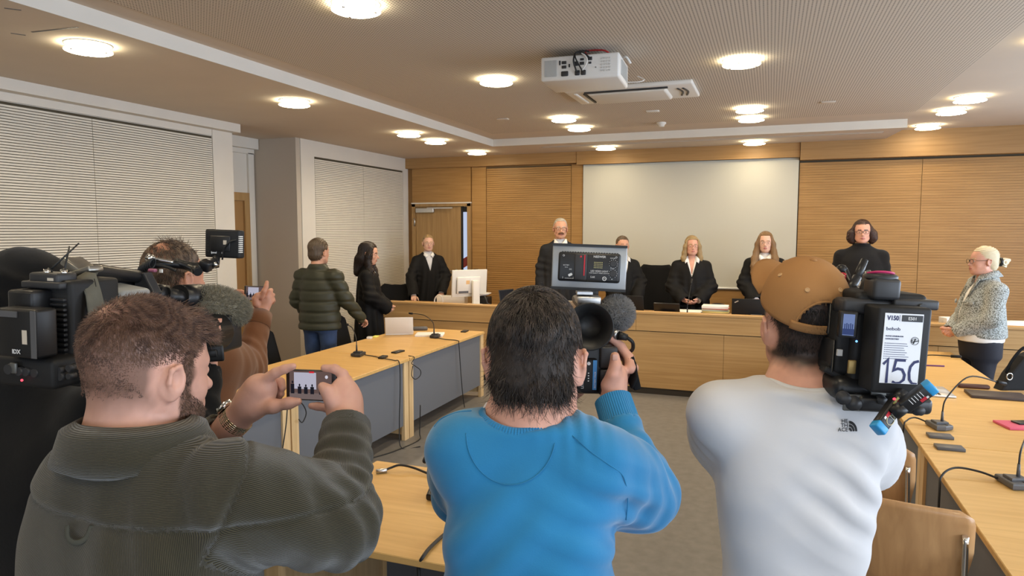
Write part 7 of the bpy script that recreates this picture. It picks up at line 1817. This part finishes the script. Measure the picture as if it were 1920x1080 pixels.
# ------------------------------------------------------------------ shoulder camera of the cameraman in black
def camera_left():
    A = math.radians(14); d = nrm(FH*math.cos(A)+RT*math.sin(A))
    o = px(100, 625, 1.46); fr = cam_frame(o, d, .03)
    t = cthing('shoulder_camera', 'worn black broadcast camera at the far left with carrying strap and battery at its back', fr, 'camera')
    Q = lambda *a: fr.inv(np.array([px(*a)]))[0]
    m = MB(); m.box((.0, .055, .012), (.118, .13, .205), bevel=.010, seg=3); m.box((.015, .25, -.045), (.10, .34, .12), bevel=.014, seg=3); lpart(t, 'body', m, blackm)
    m = MB()
    for i in range(14): m.box((.030, -.012, .075-i*.0105), (.036, .012, .0055), bevel=.001, seg=1)
    lpart(t, 'cooling_ribs', m, dgrey); m = MB()
    for i in range(10): m.box((.0605, .06, .06-i*.0105), (.004, .06, .005))
    lpart(t, 'side_ribs', m, dgrey)
    m = MB(); m.box((-.022, -.03, .07), (.066, .05, .05), bevel=.006); m.box((-.02, -.03, .015), (.070, .052, .06), bevel=.004); lpart(t, 'battery_mount', m, black)
    bq = Q(52, 622, 1.385); m = MB(); m.box(bq, (.098, .05, .098), bevel=.006, seg=3); b = lpart(t, 'battery', m, black)
    m = MB(); m.box(bq+np.array((.0435, -.026, .0)), (.012, .002, .094)); m.box(bq+np.array((-.02, -.026, .038)), (.05, .002, .012)); lpart(b, 'glossy_edge', m, greyp)
    m = MB(); m.box(bq+np.array((.022, -.0262, -.006)), (.012, .001, .028)); lpart(b, 'paper_sticker', m, mat('yellowed_paper', (.62, .55, .45), .8))
    m = MB(); text_mesh(m, 'IDX', .012, Matrix.Translation(V(bq+np.array((-.010, -.0264, -.040)))) @ Euler((math.pi/2, 0, 0)).to_matrix().to_4x4(), .0003, .0003); lpart(b, 'battery_lettering', m, MATS['white_print'])
    # connector deck under the battery
    m = MB(); m.box(Q(75, 690, 1.44), (.17, .09, .062), bevel=.010, seg=3); m.box((.055, .10, -.085), (.12, .22, .05), bevel=.012, seg=3); lpart(t, 'connector_deck', m, blackm)
    for x_, y_, r_ in ((28, 690, .012), (47, 694, .010), (60, 695, .010), (76, 697, .010), (122, 692, .008), (140, 688, .008), (124, 704, .009), (140, 703, .007)): c = Q(x_, y_, 1.40); m = MB(); m.cyl(c, c+np.array((0, -.016, 0)), r_, r_*.85, 18); lpart(t, 'socket', m, dgrey)
    m = MB(); m.box(Q(26, 690, 1.385), (.016, .006, .022), bevel=.002); lpart(t, 'socket_plate', m, MATS['worn_metal'])
    m = MB(); m.ball(Q(41, 713, 1.385), .0025, 8); lpart(t, 'red_led', m, emission('red_led', (1, .05, .08), 3))
    # wireless receiver on top with two antennas
    m = MB(); m.box(Q(100, 522, 1.46), (.075, .05, .026), bevel=.005); m.box(Q(95, 533, 1.45), (.10, .05, .014), bevel=.003); rc = lpart(t, 'receiver', m, dgrey)
    m = MB(); m.box(Q(95, 524, 1.432), (.016, .002, .006)); lpart(rc, 'paper_sticker', m, MATS['yellowed_paper'])
    for p0, p1 in (((88, 512, 1.46), (148, 456, 1.50)), ((120, 512, 1.46), (130, 462, 1.50))):
        m = MB(); a, b_ = Q(*p0), Q(*p1); m.cyl(a, a+(b_-a)*.12, .006, n=12); m.cyl(a+(b_-a)*.1, b_, .0022, .0016, 8); lpart(rc, 'antenna', m, blackr)
    m = MB(); m.cyl(Q(88, 516, 1.455), Q(88, 505, 1.455), .0065, n=12); m.cyl(Q(120, 517, 1.455), Q(120, 506, 1.455), .0065, n=12); lpart(rc, 'antenna_socket', m, chrome)
    # carrying handle and strap
    m = MB(); m.tube([Q(135, 520, 1.55), Q(170, 508, 1.60), Q(215, 513, 1.68), Q(262, 520, 1.78), Q(272, 535, 1.82)], .017, 12, 6); hd = lpart(t, 'carrying_handle', m, black)
    m = MB(); m.box(Q(150, 500, 1.55), (.06, .05, .02), rot=(0, .5, 0), bevel=.004); m.box(Q(158, 510, 1.54), (.07, .04, .014), rot=(0, -.3, 0), bevel=.003); m.cyl(Q(115, 505, 1.5), Q(122, 520, 1.5), .004); lpart(t, 'strap_hook', m, mat('worn_nickel', (.34, .33, .30), .3, .9))
    rows = []
    L_ = ((144, 522, 1.49), (162, 512, 1.51)), ((152, 535, 1.47), (180, 515, 1.50)), ((160, 555, 1.455), (188, 545, 1.485)), ((164, 585, 1.45), (196, 578, 1.48)), ((165, 625, 1.45), (199, 618, 1.48)), ((166, 665, 1.45), (200, 660, 1.48))
    m = MB(); m.sheet([[Q(*a)*(1-u)+Q(*b_)*u for u in (0, .12, .5, .88, 1)] for a, b_ in L_], thick=.004); st = lpart(t, 'carrying_strap', m, mat('grey_green_webbing', (.12, .115, .092), .9, noise=(30, .15), bump=(350, .4, .001)))
    m = MB()
    for u in (.14, .86): m.tube([Q(*a)*(1-u)+Q(*b_)*u+np.array((.0, -.003, 0)) for a, b_ in L_], .0014, 5, 4)
    lpart(st, 'strap_stitching', m, black)
    # viewfinder, side, lens
    m = MB(); m.box(Q(225, 556, 1.66), (.10, .10, .05), rot=(0, .12, 0), bevel=.014, seg=3); sdp = lpart(t, 'viewfinder_housing', m, mat('silver_grey_plastic', (.26, .27, .27), .45))
    m = MB()
    for i in range(4): m.box(Q(208+i*1.2, 545+i*4.5, 1.60), (.036, .004, .0022), rot=(0, .1, 0))
    lpart(sdp, 'vent_slit', m, black)
    m = MB(); m.cyl(Q(205, 535, 1.72), Q(245, 538, 1.80), .020, .026, 20); m.cyl(Q(240, 536, 1.78), Q(262, 545, 1.84), .030, .032, 20); lpart(t, 'eyepiece', m, black)
    m = MB(); m.prism([(0, -.05), (.05, -.055), (.06, .0), (.03, .05), (.0, .045)], .03, Matrix.Translation(V(Q(268, 545, 1.80))) @ Euler((math.pi/2, 0, 0)).to_matrix().to_4x4(), .004); lpart(t, 'front_block', m, dgrey)
    m = MB(); a = [Q(262, 532, 1.78), Q(268, 528, 1.78), Q(275, 545, 1.78), Q(280, 552, 1.78)]; m.tube(a, .004, 6, 3); lpart(t, 'silver_bracket', m, alu)
    m = MB(); m.cyl(Q(282, 548, 1.82), Q(312, 556, 1.84), .026, .030, 24); m.cyl(Q(285, 540, 1.80), Q(300, 545, 1.80), .010); m.cyl(Q(310, 552, 1.82), Q(350, 562, 1.88), .020, .022, 20); m.cyl(Q(335, 556, 1.86), Q(372, 560, 1.94), .032, .042, 24); lpart(t, 'microphone_holder', m, black)
    m = MB(); m.box(Q(416, 622, 1.95), (.066, .10, .105), rot=(.04, 0, 0), bevel=.01, seg=3); m.cyl(Q(330, 640, 1.72), Q(405, 622, 1.92), .044, .052, 28); m.box(Q(392, 612, 1.90), (.06, .08, .06), bevel=.02); lpart(t, 'lens', m, black)
    m = MB(); m.cyl(Q(404, 618, 1.885), Q(412, 640, 1.885), .022, .018, 18); lpart(t, 'focus_ring', m, blackr)
    # arm with the small monitor
    m = MB(); m.tube([Q(268, 500, 1.84), Q(305, 495, 1.86), Q(345, 498, 1.88), Q(370, 508, 1.86)], .011, 10, 5); m.tube([Q(330, 492, 1.88), Q(362, 500, 1.88), Q(392, 498, 1.90), Q(402, 490, 1.92)], .012, 10, 5); m.cyl(Q(366, 505, 1.85), Q(372, 510, 1.84), .012, n=16); m.box(Q(386, 498, 1.89), (.03, .03, .03), rot=(.2, .3, .2), bevel=.005); m.cyl(Q(404, 500, 1.92), Q(406, 482, 1.93), .010); lpart(t, 'monitor_arm', m, black)
    m = MB(); m.cyl(Q(276, 482, 1.84), Q(288, 486, 1.84), .010, .010, 16); m.cyl(Q(400, 498, 1.90), Q(408, 494, 1.90), .007, n=14); m.tube([Q(288, 485, 1.84), Q(325, 492, 1.85)], .005); lpart(t, 'arm_connector', m, chrome)
    m = MB()
    for k_ in range(7): c = Q(265+k_*3.4, 506-k_*2.0, 1.82); m.tube([c+.013*np.array((.25*math.cos(a), math.sin(a)*.8, math.cos(a))) for a in np.linspace(0, 2*math.pi, 12, endpoint=False)], .0028, 6, 1, closed=True)
    m.tube([Q(262, 515, 1.82), Q(275, 497, 1.83), Q(310, 500, 1.84), Q(330, 508, 1.84)], .004, 8, 5); lpart(t, 'coiled_cable', m, blackr)
    m = MB(); m.box(Q(286, 507, 1.80), (.022, .012, .009), bevel=.003); lpart(t, 'pink_marker', m, mat('dusty_pink_plastic', (.36, .12, .19), .5))
    m = MB(); m.box(Q(302, 508, 1.80), (.008, .004, .009)); lpart(t, 'white_marker', m, whitep)
    mp = px(417, 457, 1.95); zz = nrm(-FH*.96-RT*-.28*0-RT*.18+ZZ*.02); y = nrm(UP+RT*.05); y = nrm(y-zz*(y@zz)); x = np.cross(y, zz)
    mo = thing('camera_monitor', 'small black field monitor on an arm above the furry microphone, its back to us', 'monitor', mp, rot=Matrix(np.stack([x, y, zz], 1).tolist()))
    m = MB(); m.box((0, 0, -.012), (.108, .080, .030), bevel=.006, seg=3); lpart(mo, 'case', m, blackm)
    m = MB(); m.box((-.004, .0, .004), (.062, .044, .004), bevel=.002); 
    for i in range(7): m.box((-.045, .026-i*.008, .0035), (.010, .002, .001))
    lpart(mo, 'battery_plate', m, black)
    m = MB(); m.box((.012, .004, .0066), (.010, .012, .001)); lpart(mo, 'paper_sticker', m, MATS['yellowed_paper'])
    m = MB()
    for i in range(9): m.box((.0545, .022-i*.0055, -.004), (.004, .003, .016))
    lpart(mo, 'side_vent', m, offw)
    m = MB(); text_mesh(m, 'lpanel', .0075, Matrix.Translation((-.033, -.028, .0035)), .0002, .0003); lpart(mo, 'size_lettering', m, MATS['white_print']); m = MB(); text_mesh(m, 'D', .0065, Matrix.Translation((.0, -.028, .0035)), .0002, .0003); lpart(mo, 'size_lettering', m, MATS['white_print'])
    m = MB(); m.tube([(.046, .012, .004), (.030, .006, .010), (.012, -.012, .008), (.0, -.045, .0)], .0025, 8, 5); lpart(mo, 'cable', m, blackr)
    c = px(407, 577, 1.96)
    mic = thing('camera_microphone', 'large olive-grey furry microphone on the worn camera, above the hand on the lens', 'microphone', c)
    furry(mic, 'windshield', c, (.052, .085, .052), face_dir(nrm(FH*.55+RT*.8)) @ rotx(-.25), mat('olive_grey_fur', (.30, .275, .21), .95, spec=.1), 6500, .017, 13)
camera_left()
# ================================================================== things on the tables and the bench
ZT = .74; ZD = .885
GM = 'gooseneck conference microphones'
def gooseneck(label, base, tip, heading, color=dgrey, sag=.5, foam=.05):
    """flat wedge base with a thin curved neck and a foam tip"""
    t = thing('gooseneck_microphone', label, 'microphone', base, heading, GM)
    inv = wloc(t).inverted(); tp = inv @ V(tip)
    m = MB(); m.prism([(-.07, -.05), (.07, -.05), (.07, .0), (.045, .05), (-.045, .05), (-.07, .0)], .030, Matrix.Translation((0, 0, .001)), .008)
    m.prism([(-.035, -.035), (.035, -.035), (.025, .035), (-.025, .035)], .014, Matrix.Translation((0, 0, .029)), .004); lpart(t, 'base', m, color)
    m = MB(); m.box((.045, .012, .0325), (.018, .010, .002)); m.box((-.045, .012, .0325), (.018, .010, .002)); lpart(t, 'button', m, black)
    m = MB(); m.cyl((0, .01, .040), (0, .01, .10), .0085, .006, 14); lpart(t, 'socket', m, color)
    a = Vector((0, .01, .10)); mid = a.lerp(tp, .45)+Vector((0, 0, sag*.14)); d = (tp-mid).normalized()
    m = MB(); m.tube([a, Vector((0, .01, .16 if sag > .3 else .14)).lerp(mid, .15), mid, tp], .0042, 8, 8); lpart(t, 'neck', m, black)
    m = MB(); m.cyl(tp-d*.01, tp+d*foam, .011, .0105, 14); m.ball(tp+d*foam, .0105, 12); lpart(t, 'tip', m, blackm)
    return t
def cable(label, pts, r=.0045, name='cable'):
    m = MB(); m.tube(pts, r, 8, 6); return tag(m.build(name, blackr, loc=pts[0]), label, 'cable')
def laptop(label, c, heading, W=.32, D=.22, ang=1.85, col_=alu, lidh=.21, keys=True, name='laptop'):
    """local: keyboard side at -y, lid hinged at y=+D/2, its back facing +y"""
    t = thing(name, label, 'laptop', c, heading)
    m = MB(); m.box((0, 0, .008), (W, D, .014), bevel=.004, seg=2); lpart(t, 'base', m, col_)
    if keys:
        m = MB()
        for j in range(5):
            for i in range(13): m.box((-W*.43+i*W*.072, D*.36-j*D*.105, .0155), (W*.060, D*.085, .003), bevel=.0008, seg=1)
        lpart(t, 'keyboard', m, black); m = MB(); m.box((0, -D*.30, .0153), (W*.32, D*.28, .001)); lpart(t, 'touchpad', m, greyp if col_ is not alu else mat('pale_touchpad', (.55, .56, .57), .4))
    R = Matrix.Translation((0, D/2-.004, .012)) @ Matrix.Rotation(math.pi/2-ang if False else -(ang-math.pi/2), 4, 'X')
    m = MB(); m.box((0, 0, lidh/2), (W, .008, lidh), bevel=.003, seg=2, M=R); l = lpart(t, 'lid', m, col_)
    m = MB(); m.box((0, -.0045, lidh/2), (W*.94, .001, lidh*.9), M=R); lpart(l, 'screen', m, mat('dark_screen', (.02, .022, .028), .15)); return t, l, R
def slab(name, label, cat, c, size, heading, m_, group=None, bevel=.003):
    mb = MB(); mb.box((0, 0, size[2]/2), size, bevel=bevel, seg=2); o = mb.build(name, m_); o.location = V(c); o.rotation_euler = (0, 0, heading); return tag(o, label, cat, group)
rt_yaw = math.atan2(RT[1], RT[0])
def left_items():
    gooseneck('gooseneck microphone on the middle table of the left row', (-3.49, 5.53-.22, ZT), at(652, 609, X=-3.95), math.pi/2+.2)
    gooseneck('gooseneck microphone on the far left table, next to the paper stack', (-3.32, 6.52, ZT), at(772, 588, X=-3.72), math.pi/2+.3)
    slab('connection_box', 'flat black connection box by the microphone on the middle left table', 'box', (-3.22, 5.30, ZT), (.055, .10, .018), .15, black)
    cable('black cable hanging down the front of the middle left table', [(-3.42, 5.32, ZT+.012), (-3.3, 5.31, ZT+.006), (-3.22, 5.25, ZT+.010), (-3.05, 5.20, ZT+.008), (-2.985, 5.18, ZT-.01), (-2.975, 5.17, .5), (-2.97, 5.14, .2), (-2.93, 5.10, .01), (-2.8, 5.2, .006)])
    slab('connection_box', 'pair of flat black boxes at the seam of the two far left tables', 'box', (-3.24, 5.60, ZT), (.06, .14, .014), -.1, black)
    slab('connection_box', 'flat black box at the far corner of the left table row', 'box', (-3.2, 7.02, ZT), (.06, .12, .014), .1, black)
    cable('black cable falling from the far left table beside the bench', [(-3.27, 6.46, ZT+.012), (-3.15, 6.42, ZT+.006), (-3.0, 6.40, ZT+.004), (-2.985, 6.40, ZT-.03), (-2.98, 6.42, .5), (-2.975, 6.46, .2), (-2.97, 6.5, .02)])
    cable('small black cable loop at the post between the two far left tables', [(-3.05, 5.46, ZT+.004), (-2.985, 5.45, ZT-.005), at(772, 681, X=-2.975), at(778, 686, X=-2.97), at(788, 694, X=-2.96), at(788, 704, X=-2.96), at(779, 711, X=-2.97), at(772, 704, X=-2.985), at(774, 686, X=-2.985)], .004)
    cable('small black cable loop at the post between the two near left tables', [(-3.05, 3.73, ZT+.004), (-2.985, 3.73, ZT-.005), at(560, 752, X=-2.975), at(570, 762, X=-2.96), at(574, 776, X=-2.96), at(567, 792, X=-2.97), at(560, 786, X=-2.985)], .004)
    cable('black cable hanging down the near left table behind the phone', [(-3.06, at(545, 748, X=-2.985)[1], ZT+.004), (-2.99, at(545, 748, X=-2.985)[1], ZT-.004), at(542, 756, X=-2.975), at(539, 765, X=-2.97), at(536, 800, X=-2.97), at(528, 850, X=-2.97), at(516, 890, X=-2.97), at(505, 935, X=-2.96)], .004)
    cable('thin black cables lying on the floor by the posts of the left row', [(-2.93, 5.45, .3), (-2.94, 5.45, .05), (-2.90, 5.35, .006), (-2.95, 5.0, .005), (-3.05, 4.7, .005), (-2.92, 4.5, .005)], .005)
    t, l, R = laptop('silver laptop with its lid towards us in front of the dark-haired robed woman', (at(741, 628, Z=ZT)[0], at(741, 628, Z=ZT)[1]+.10, ZT), rt_yaw+math.pi+.12, .30, .21, 1.90, mat('pale_silver', (.74, .75, .76), .35, .15), .20)
    slab('paper_stack', 'stack of white paper beside the far left gooseneck microphone', 'paper', (*at(806, 629, Z=ZT)[:2], ZT), (.30, .21, .022), .35, paper)
    slab('glasses_case', 'dark grey case behind the paper stack on the far left table', 'case', (*at(788, 619, Z=ZT)[:2], ZT), (.17, .09, .04), .5, greyp, bevel=.018)
    slab('sticky_notes', 'small pad of yellow sticky notes on the far left table edge', 'notepad', (*at(704, 632, Z=ZT)[:2], ZT), (.05, .10, .012), .2, mat('lemon_paper', (.72, .70, .16), .7))
    slab('eraser', 'small white block beside the yellow sticky notes', 'eraser', (*at(693, 635, Z=ZT)[:2], ZT), (.05, .06, .022), .3, whitep)
left_items()
def right_items():
    gooseneck('grey gooseneck microphone on the middle right table, beside the two grey plates', (.95, 4.52, ZT), at(1872, 717, X=1.28), -q+.25, greyp, .9)
    gooseneck('grey gooseneck microphone cut off by the right photo edge, on the near right table', (1.06, 3.60, ZT), at(1960, 820, X=1.42), -q+.25, greyp, .9)
    b = at(1702, 706, Z=ZT)
    gooseneck('gooseneck microphone whose tip reaches the clasped hands of the woman in tweed', (b[0], b[1], ZT), at(1786, 668, X=1.30), -q+.3, greyp, .3)
    cable('black cable from the middle right microphone over the table edge', [(.90, 4.56, ZT+.015), (.84, 4.60, ZT+.03), (.79, 4.56, ZT+.02), (.765, 4.52, ZT-.03), (.76, 4.50, .4), (.75, 4.48, .01)])
    cable('black cable from the near right microphone over the table edge', [(1.0, 3.63, ZT+.016), (.93, 3.66, ZT+.03), (.84, 3.66, ZT+.035), (.775, 3.60, ZT+.01), (.76, 3.56, ZT-.06), (.75, 3.5, .3), (.74, 3.5, .01)], .005)
    slab('cable_cover', 'grey rectangular plate close to the middle right microphone', 'plate', (*at(1762, 820, Z=ZT)[:2], ZT), (.12, .075, .016), .05, greyp, 'grey plates let into the right tables')
    slab('cable_cover', 'grey rectangular plate across the table seam, nearer the plywood chairs', 'plate', (*at(1780, 842, Z=ZT)[:2], ZT), (.13, .075, .016), .05, greyp, 'grey plates let into the right tables')
    laptop('silver laptop on the middle right table, only its keyboard corner showing beside the camera', (1.10, 5.52, ZT), q+.05, .31, .22, 1.9, alu, .20)
    slab('pen', 'orange and purple pen on the far right table', 'pen', (*at(1752, 687, Z=ZT)[:2], ZT), (.15, .012, .012), .1, mat('purple_plastic', (.14, .04, .16), .4))
    slab('leather_folder', 'dark brown leather folder lying on the middle right table', 'folder', (*at(1868, 744, Z=ZT)[:2], ZT), (.34, .20, .02), .0, mat('dark_brown_leather', (.055, .038, .032), .5))
    slab('pencil_case', 'reddish-brown slim case beside the dark leather folder', 'case', (*at(1825, 728, Z=ZT)[:2], ZT), (.20, .05, .03), .05, mat('oxblood_leather', (.075, .03, .022), .45), bevel=.012)
    slab('pink_folder', 'pink cardboard folder at the right photo edge', 'folder', (*at(1918, 800, Z=ZT)[:2], ZT), (.24, .17, .014), .25, mat('pink_card', (.68, .12, .20), .7))
    slab('smartphone', 'black smartphone lying on the pink folder', 'phone', (*at(1926, 798, Z=ZT)[:2], ZT+.015), (.15, .07, .009), .4, black)
    c = at(1918, 733, Z=ZT); t = thing('shoulder_bag', 'black bag with a metal ring standing on the middle right table at the photo edge', 'bag', (c[0], c[1], ZT), rt_yaw)
    m = MB(); m.prism([(-.15, 0), (.14, 0), (.15, .22), (.10, .285), (.0, .245), (-.095, .115)], .10, Matrix.Translation((0, .10, 0)) @ Matrix.Rotation(math.pi/2, 4, 'X'), .014); lpart(t, 'body', m, mat('black_bag_cloth', (.012, .012, .013), .85, bump=(180, .4, .002)))
    m = MB(); m.tube([(-.105+.020*math.cos(a), -.006, .105+.024*math.sin(a)) for a in np.linspace(0, 2*math.pi, 14, endpoint=False)], .004, 8, 2, closed=True); lpart(t, 'ring', m, chrome)
    m = MB(); m.tube([(-.09, .05, .12), (-.06, .05, .20), (.02, .05, .30), (.10, .05, .29)], .012, 8, 5, flat=.5); lpart(t, 'strap', m, blackf)
right_items()
def bench_items():
    Y0 = 8.25
    # monitor seen from its back
    c = at(880, 540, Y=8.30); t = thing('desk_monitor', 'white computer monitor seen from its back at the left end of the bench', 'monitor', (c[0], c[1], ZD), math.radians(48))
    R = Matrix.Translation((0, .0, .30)) @ Matrix.Rotation(.10, 4, 'X')
    m = MB(); m.box((0, 0, .0), (.50, .030, .36), bevel=.008, seg=2, M=R); lpart(t, 'screen_housing', m, offw)
    m = MB(); m.box((-.02, -.028, -.02), (.34, .035, .22), bevel=.012, seg=2, M=R); lpart(t, 'back_cover', m, whitep)
    m = MB(); m.box((.06, -.075, .17), (.10, .05, .34), bevel=.012, seg=2); lpart(t, 'stand', m, offw)
    m = MB(); m.box((.02, -.05, .012), (.28, .22, .022), bevel=.008, seg=2); lpart(t, 'foot', m, offw)
    m = MB(); m.box((-.10, -.047, -.11), (.14, .004, .03), M=R); m.box((.0, -.02, .08), (.30, .006, .006), M=R); m.box((-.19, -.02, -.04), (.006, .006, .18), M=R); lpart(t, 'slot', m, greyp)
    m = MB(); m.box((-.04, -.047, .02), (.05, .002, .05), M=R); lpart(t, 'orange_sticker', m, mat('faded_orange_label', (.75, .48, .22), .6))
    c = at(822, 560, Y=8.2); cable('white cable arching over the bench parapet beside the monitor', [(c[0]-.06, c[1], ZD+.0), (c[0]-.05, c[1], c[2]+.0), (c[0], c[1], c[2]+.045), (c[0]+.05, c[1], c[2]+.02), (c[0]+.06, c[1]+.02, ZD+.0)], .009).data.materials[0] = whitep
    slab('keyboard', 'white keyboard on the left end of the bench below the blonde clerk', 'keyboard', (*at(848, 560, Y=8.52)[:2], ZD), (.40, .15, .10), .1, offw)
    c = at(905, 556, Y=8.5); t = thing('telephone', 'black desk telephone with a white plate on top beside the monitor', 'telephone', (c[0], c[1], ZD))
    m = MB(); m.box((0, 0, .055), (.20, .18, .11), bevel=.012, seg=2); lpart(t, 'body', m, black)
    m = MB(); m.tube([(.07, -.10, .12), (.10, -.12, .08), (.12, -.12, .03), (.16, -.10, .01)], .014, 8, 5); lpart(t, 'handset', m, black)
    m = MB(); m.lathe([(0, .125), (.07, .125), (.12, .155), (.115, .157), (.07, .13), (0, .13)], None, 28); lpart(t, 'white_plate', m, whitep)
    c = at(966, 552, Y=8.5); laptop('slim dark laptop seen edge-on behind the head of the man in blue', (c[0]-.02, c[1], ZD), q-.35, .30, .21, 1.75, dgrey, .20)
    c = at(1095, 575, Y=8.3); laptop('pale grey laptop lying half open below the LED light panel', (c[0], c[1], ZD), math.pi, .36, .24, 2.35, mat('warm_grey_plastic', (.50, .48, .43), .5), .18)
    c = at(1195, 570, Y=8.35); laptop('black laptop right of the furry camcorder microphone on the bench', (c[0]-.02, c[1], ZD), math.pi-.2, .30, .22, 1.75, blackm, .205)
    c = at(1250, 580, Y=8.2); t = thing('tilted_screen', 'low black tilted screen on the bench left of the clasped hands', 'screen', (c[0], c[1], ZD))
    m = MB(); m.box((0, 0, .085), (.30, .02, .13), rot=(.5, 0, 0), bevel=.005); lpart(t, 'panel', m, black); m = MB(); m.box((.02, .03, .02), (.18, .12, .03), bevel=.006); m.box((0, .03, .05), (.05, .03, .06)); lpart(t, 'foot', m, black)
    c = at(1292, 584, Y=8.5); slab('paper_sheets', 'loose white sheets in front of the blonde judge', 'paper', (c[0], 8.42, ZD), (.32, .28, .035), .05, paper)
    c = at(1288, 590, Y=8.12); tp = at(1296, 528, Y=8.3)
    gooseneck('slender gooseneck microphone standing before the blonde judge', (c[0], c[1]+.02, ZD), (tp[0], tp[1], tp[2]-.03), 0, dgrey, .0, .06)
    # stack of folders
    c = at(1341, 585, Y=8.28)
    for i, (m_, w_, lb) in enumerate(((greyp, .30, 'grey folder at the bottom of the file stack on the bench'), (mat('yellow_card', (.70, .60, .22), .7), .29, 'yellow folder in the file stack on the bench'), (mat('sage_card', (.42, .46, .36), .7), .30, 'grey-green folder in the file stack on the bench'), (mat('red_card', (.55, .12, .10), .7), .28, 'thin red folder under the top papers of the file stack'), (paper, .29, 'white papers on top of the file stack on the bench'))):
        h_ = (.045, .02, .02, .008, .03)[i]; z = ZD+(0, .046, .067, .088, .097)[i]
        slab('file_folder', lb, 'folder', (c[0]+.01*(i % 2), c[1], z), (w_, .22, h_), .06*(i % 3-1), m_, 'files stacked on the bench', .002)
    # swivel chair arm behind the stack
    c = at(1346, 572, Y=9.2); t = thing('office_chair', 'black swivel chair of which only an armrest shows above the file stack', 'chair', (c[0], c[1]+.2, ZP))
    zc = c[2]-ZP
    m = MB(); m.box((0, 0, .44), (.46, .44, .07), bevel=.03, seg=3); lpart(t, 'seat', m, blackf)
    m = MB(); m.tube([(-.12, -.2, zc-.015), (-.05, -.2, zc+.012), (.05, -.2, zc+.012), (.12, -.2, zc-.012)], .018, 8, 5, flat=.6); m.tube([(0, -.2, zc), (0, -.19, zc-.1), (0, -.15, .45)], .016, 8, 5); lpart(t, 'armrest', m, black)
    m = MB(); m.cyl((0, 0, .06), (0, 0, .42), .03); m.lathe([(0, .06), (.22, .02), (.22, .0), (0, .0)], None, 20); lpart(t, 'base', m, black)
    c = at(1405, 590, Y=8.2); t, l, R = laptop('black laptop with a small grey mark on its lid, in front of the long-haired judge', (c[0]-.01, c[1]+.03, ZD), math.pi+.02, .36, .24, 1.75, blackm, .225)
    m = MB(); m.box((.13, .005, .19), (.045, .001, .012), rot=(0, .5, 0), M=R); lpart(l, 'lid_mark', m, alu)
    slab('mouse_pad', 'small grey device on the bench edge beside the tan cap', 'device', (*at(1418, 592, Y=8.1)[:2], ZD), (.12, .10, .06), 0, greyp)
    c = at(1708, 580, Y=8.35); t, l, R = laptop('dark laptop with a white sticker on its lid, above the shoulder camera', (c[0], c[1], ZD), math.pi-.35, .38, .25, 1.85, dgrey, .25)
    m = MB(); m.box((-.13, .005, .20), (.07, .001, .026), M=R); lpart(l, 'white_sticker', m, mat('white_sticker_paper', (.75, .74, .72), .5))
    slab('notepad', 'small pile of papers on the bench beside the woman in tweed', 'paper', (*at(1786, 604, Y=8.2)[:2], ZD), (.20, .15, .10), .3, paper)
    slab('paper_sheets', 'white papers on the bench at the right photo edge', 'paper', (*at(1908, 611, Y=8.25)[:2], ZD), (.30, .2, .076), .2, paper)
bench_items()
def near_table_items():
    b = at(816, 930, Z=ZT); tp = at(800, 858, D=2.72)
    gooseneck('black gooseneck microphone on the near table, half hidden by the blue sweater', (b[0]+.02, b[1], ZT), (tp[0], tp[1], tp[2]), 1.9, black, .6, .035)
    a = at(705, 884, Z=ZT+.012); c = at(722, 882, Z=ZT+.012)
    t = thing('cable_plug', 'black cable with a metal microphone plug lying on the near table', 'cable', a)
    d = V(c)-V(a); d.normalize()
    m = MB(); m.cyl((0, 0, 0), tuple(d*.05), .0105, n=16); lpart(t, 'plug', m, steel)
    m = MB(); pts = [at(721, 882, Z=ZT+.012), at(733, 877, Z=ZT+.02), at(750, 872, Z=ZT+.03), at(775, 877, Z=ZT+.02), at(806, 889, Z=ZT+.012), at(850, 903, Z=ZT+.008)]
    m.tube([V(p)-V(a) for p in pts], .0055, 8, 6); lpart(t, 'cable', m, blackr)
    cable('thick black cable running over the front edge of the near table', [at(845, 992, Z=ZT+.008), at(826, 1008, Z=ZT+.008), at(805, 1028, Z=ZT+.01), at(791, 1047, Z=ZT+.006), at(785, 1062, Z=ZT-.04), at(786, 1085, Z=ZT-.08)], .0065)
near_table_items()
bpy.context.view_layer.update()
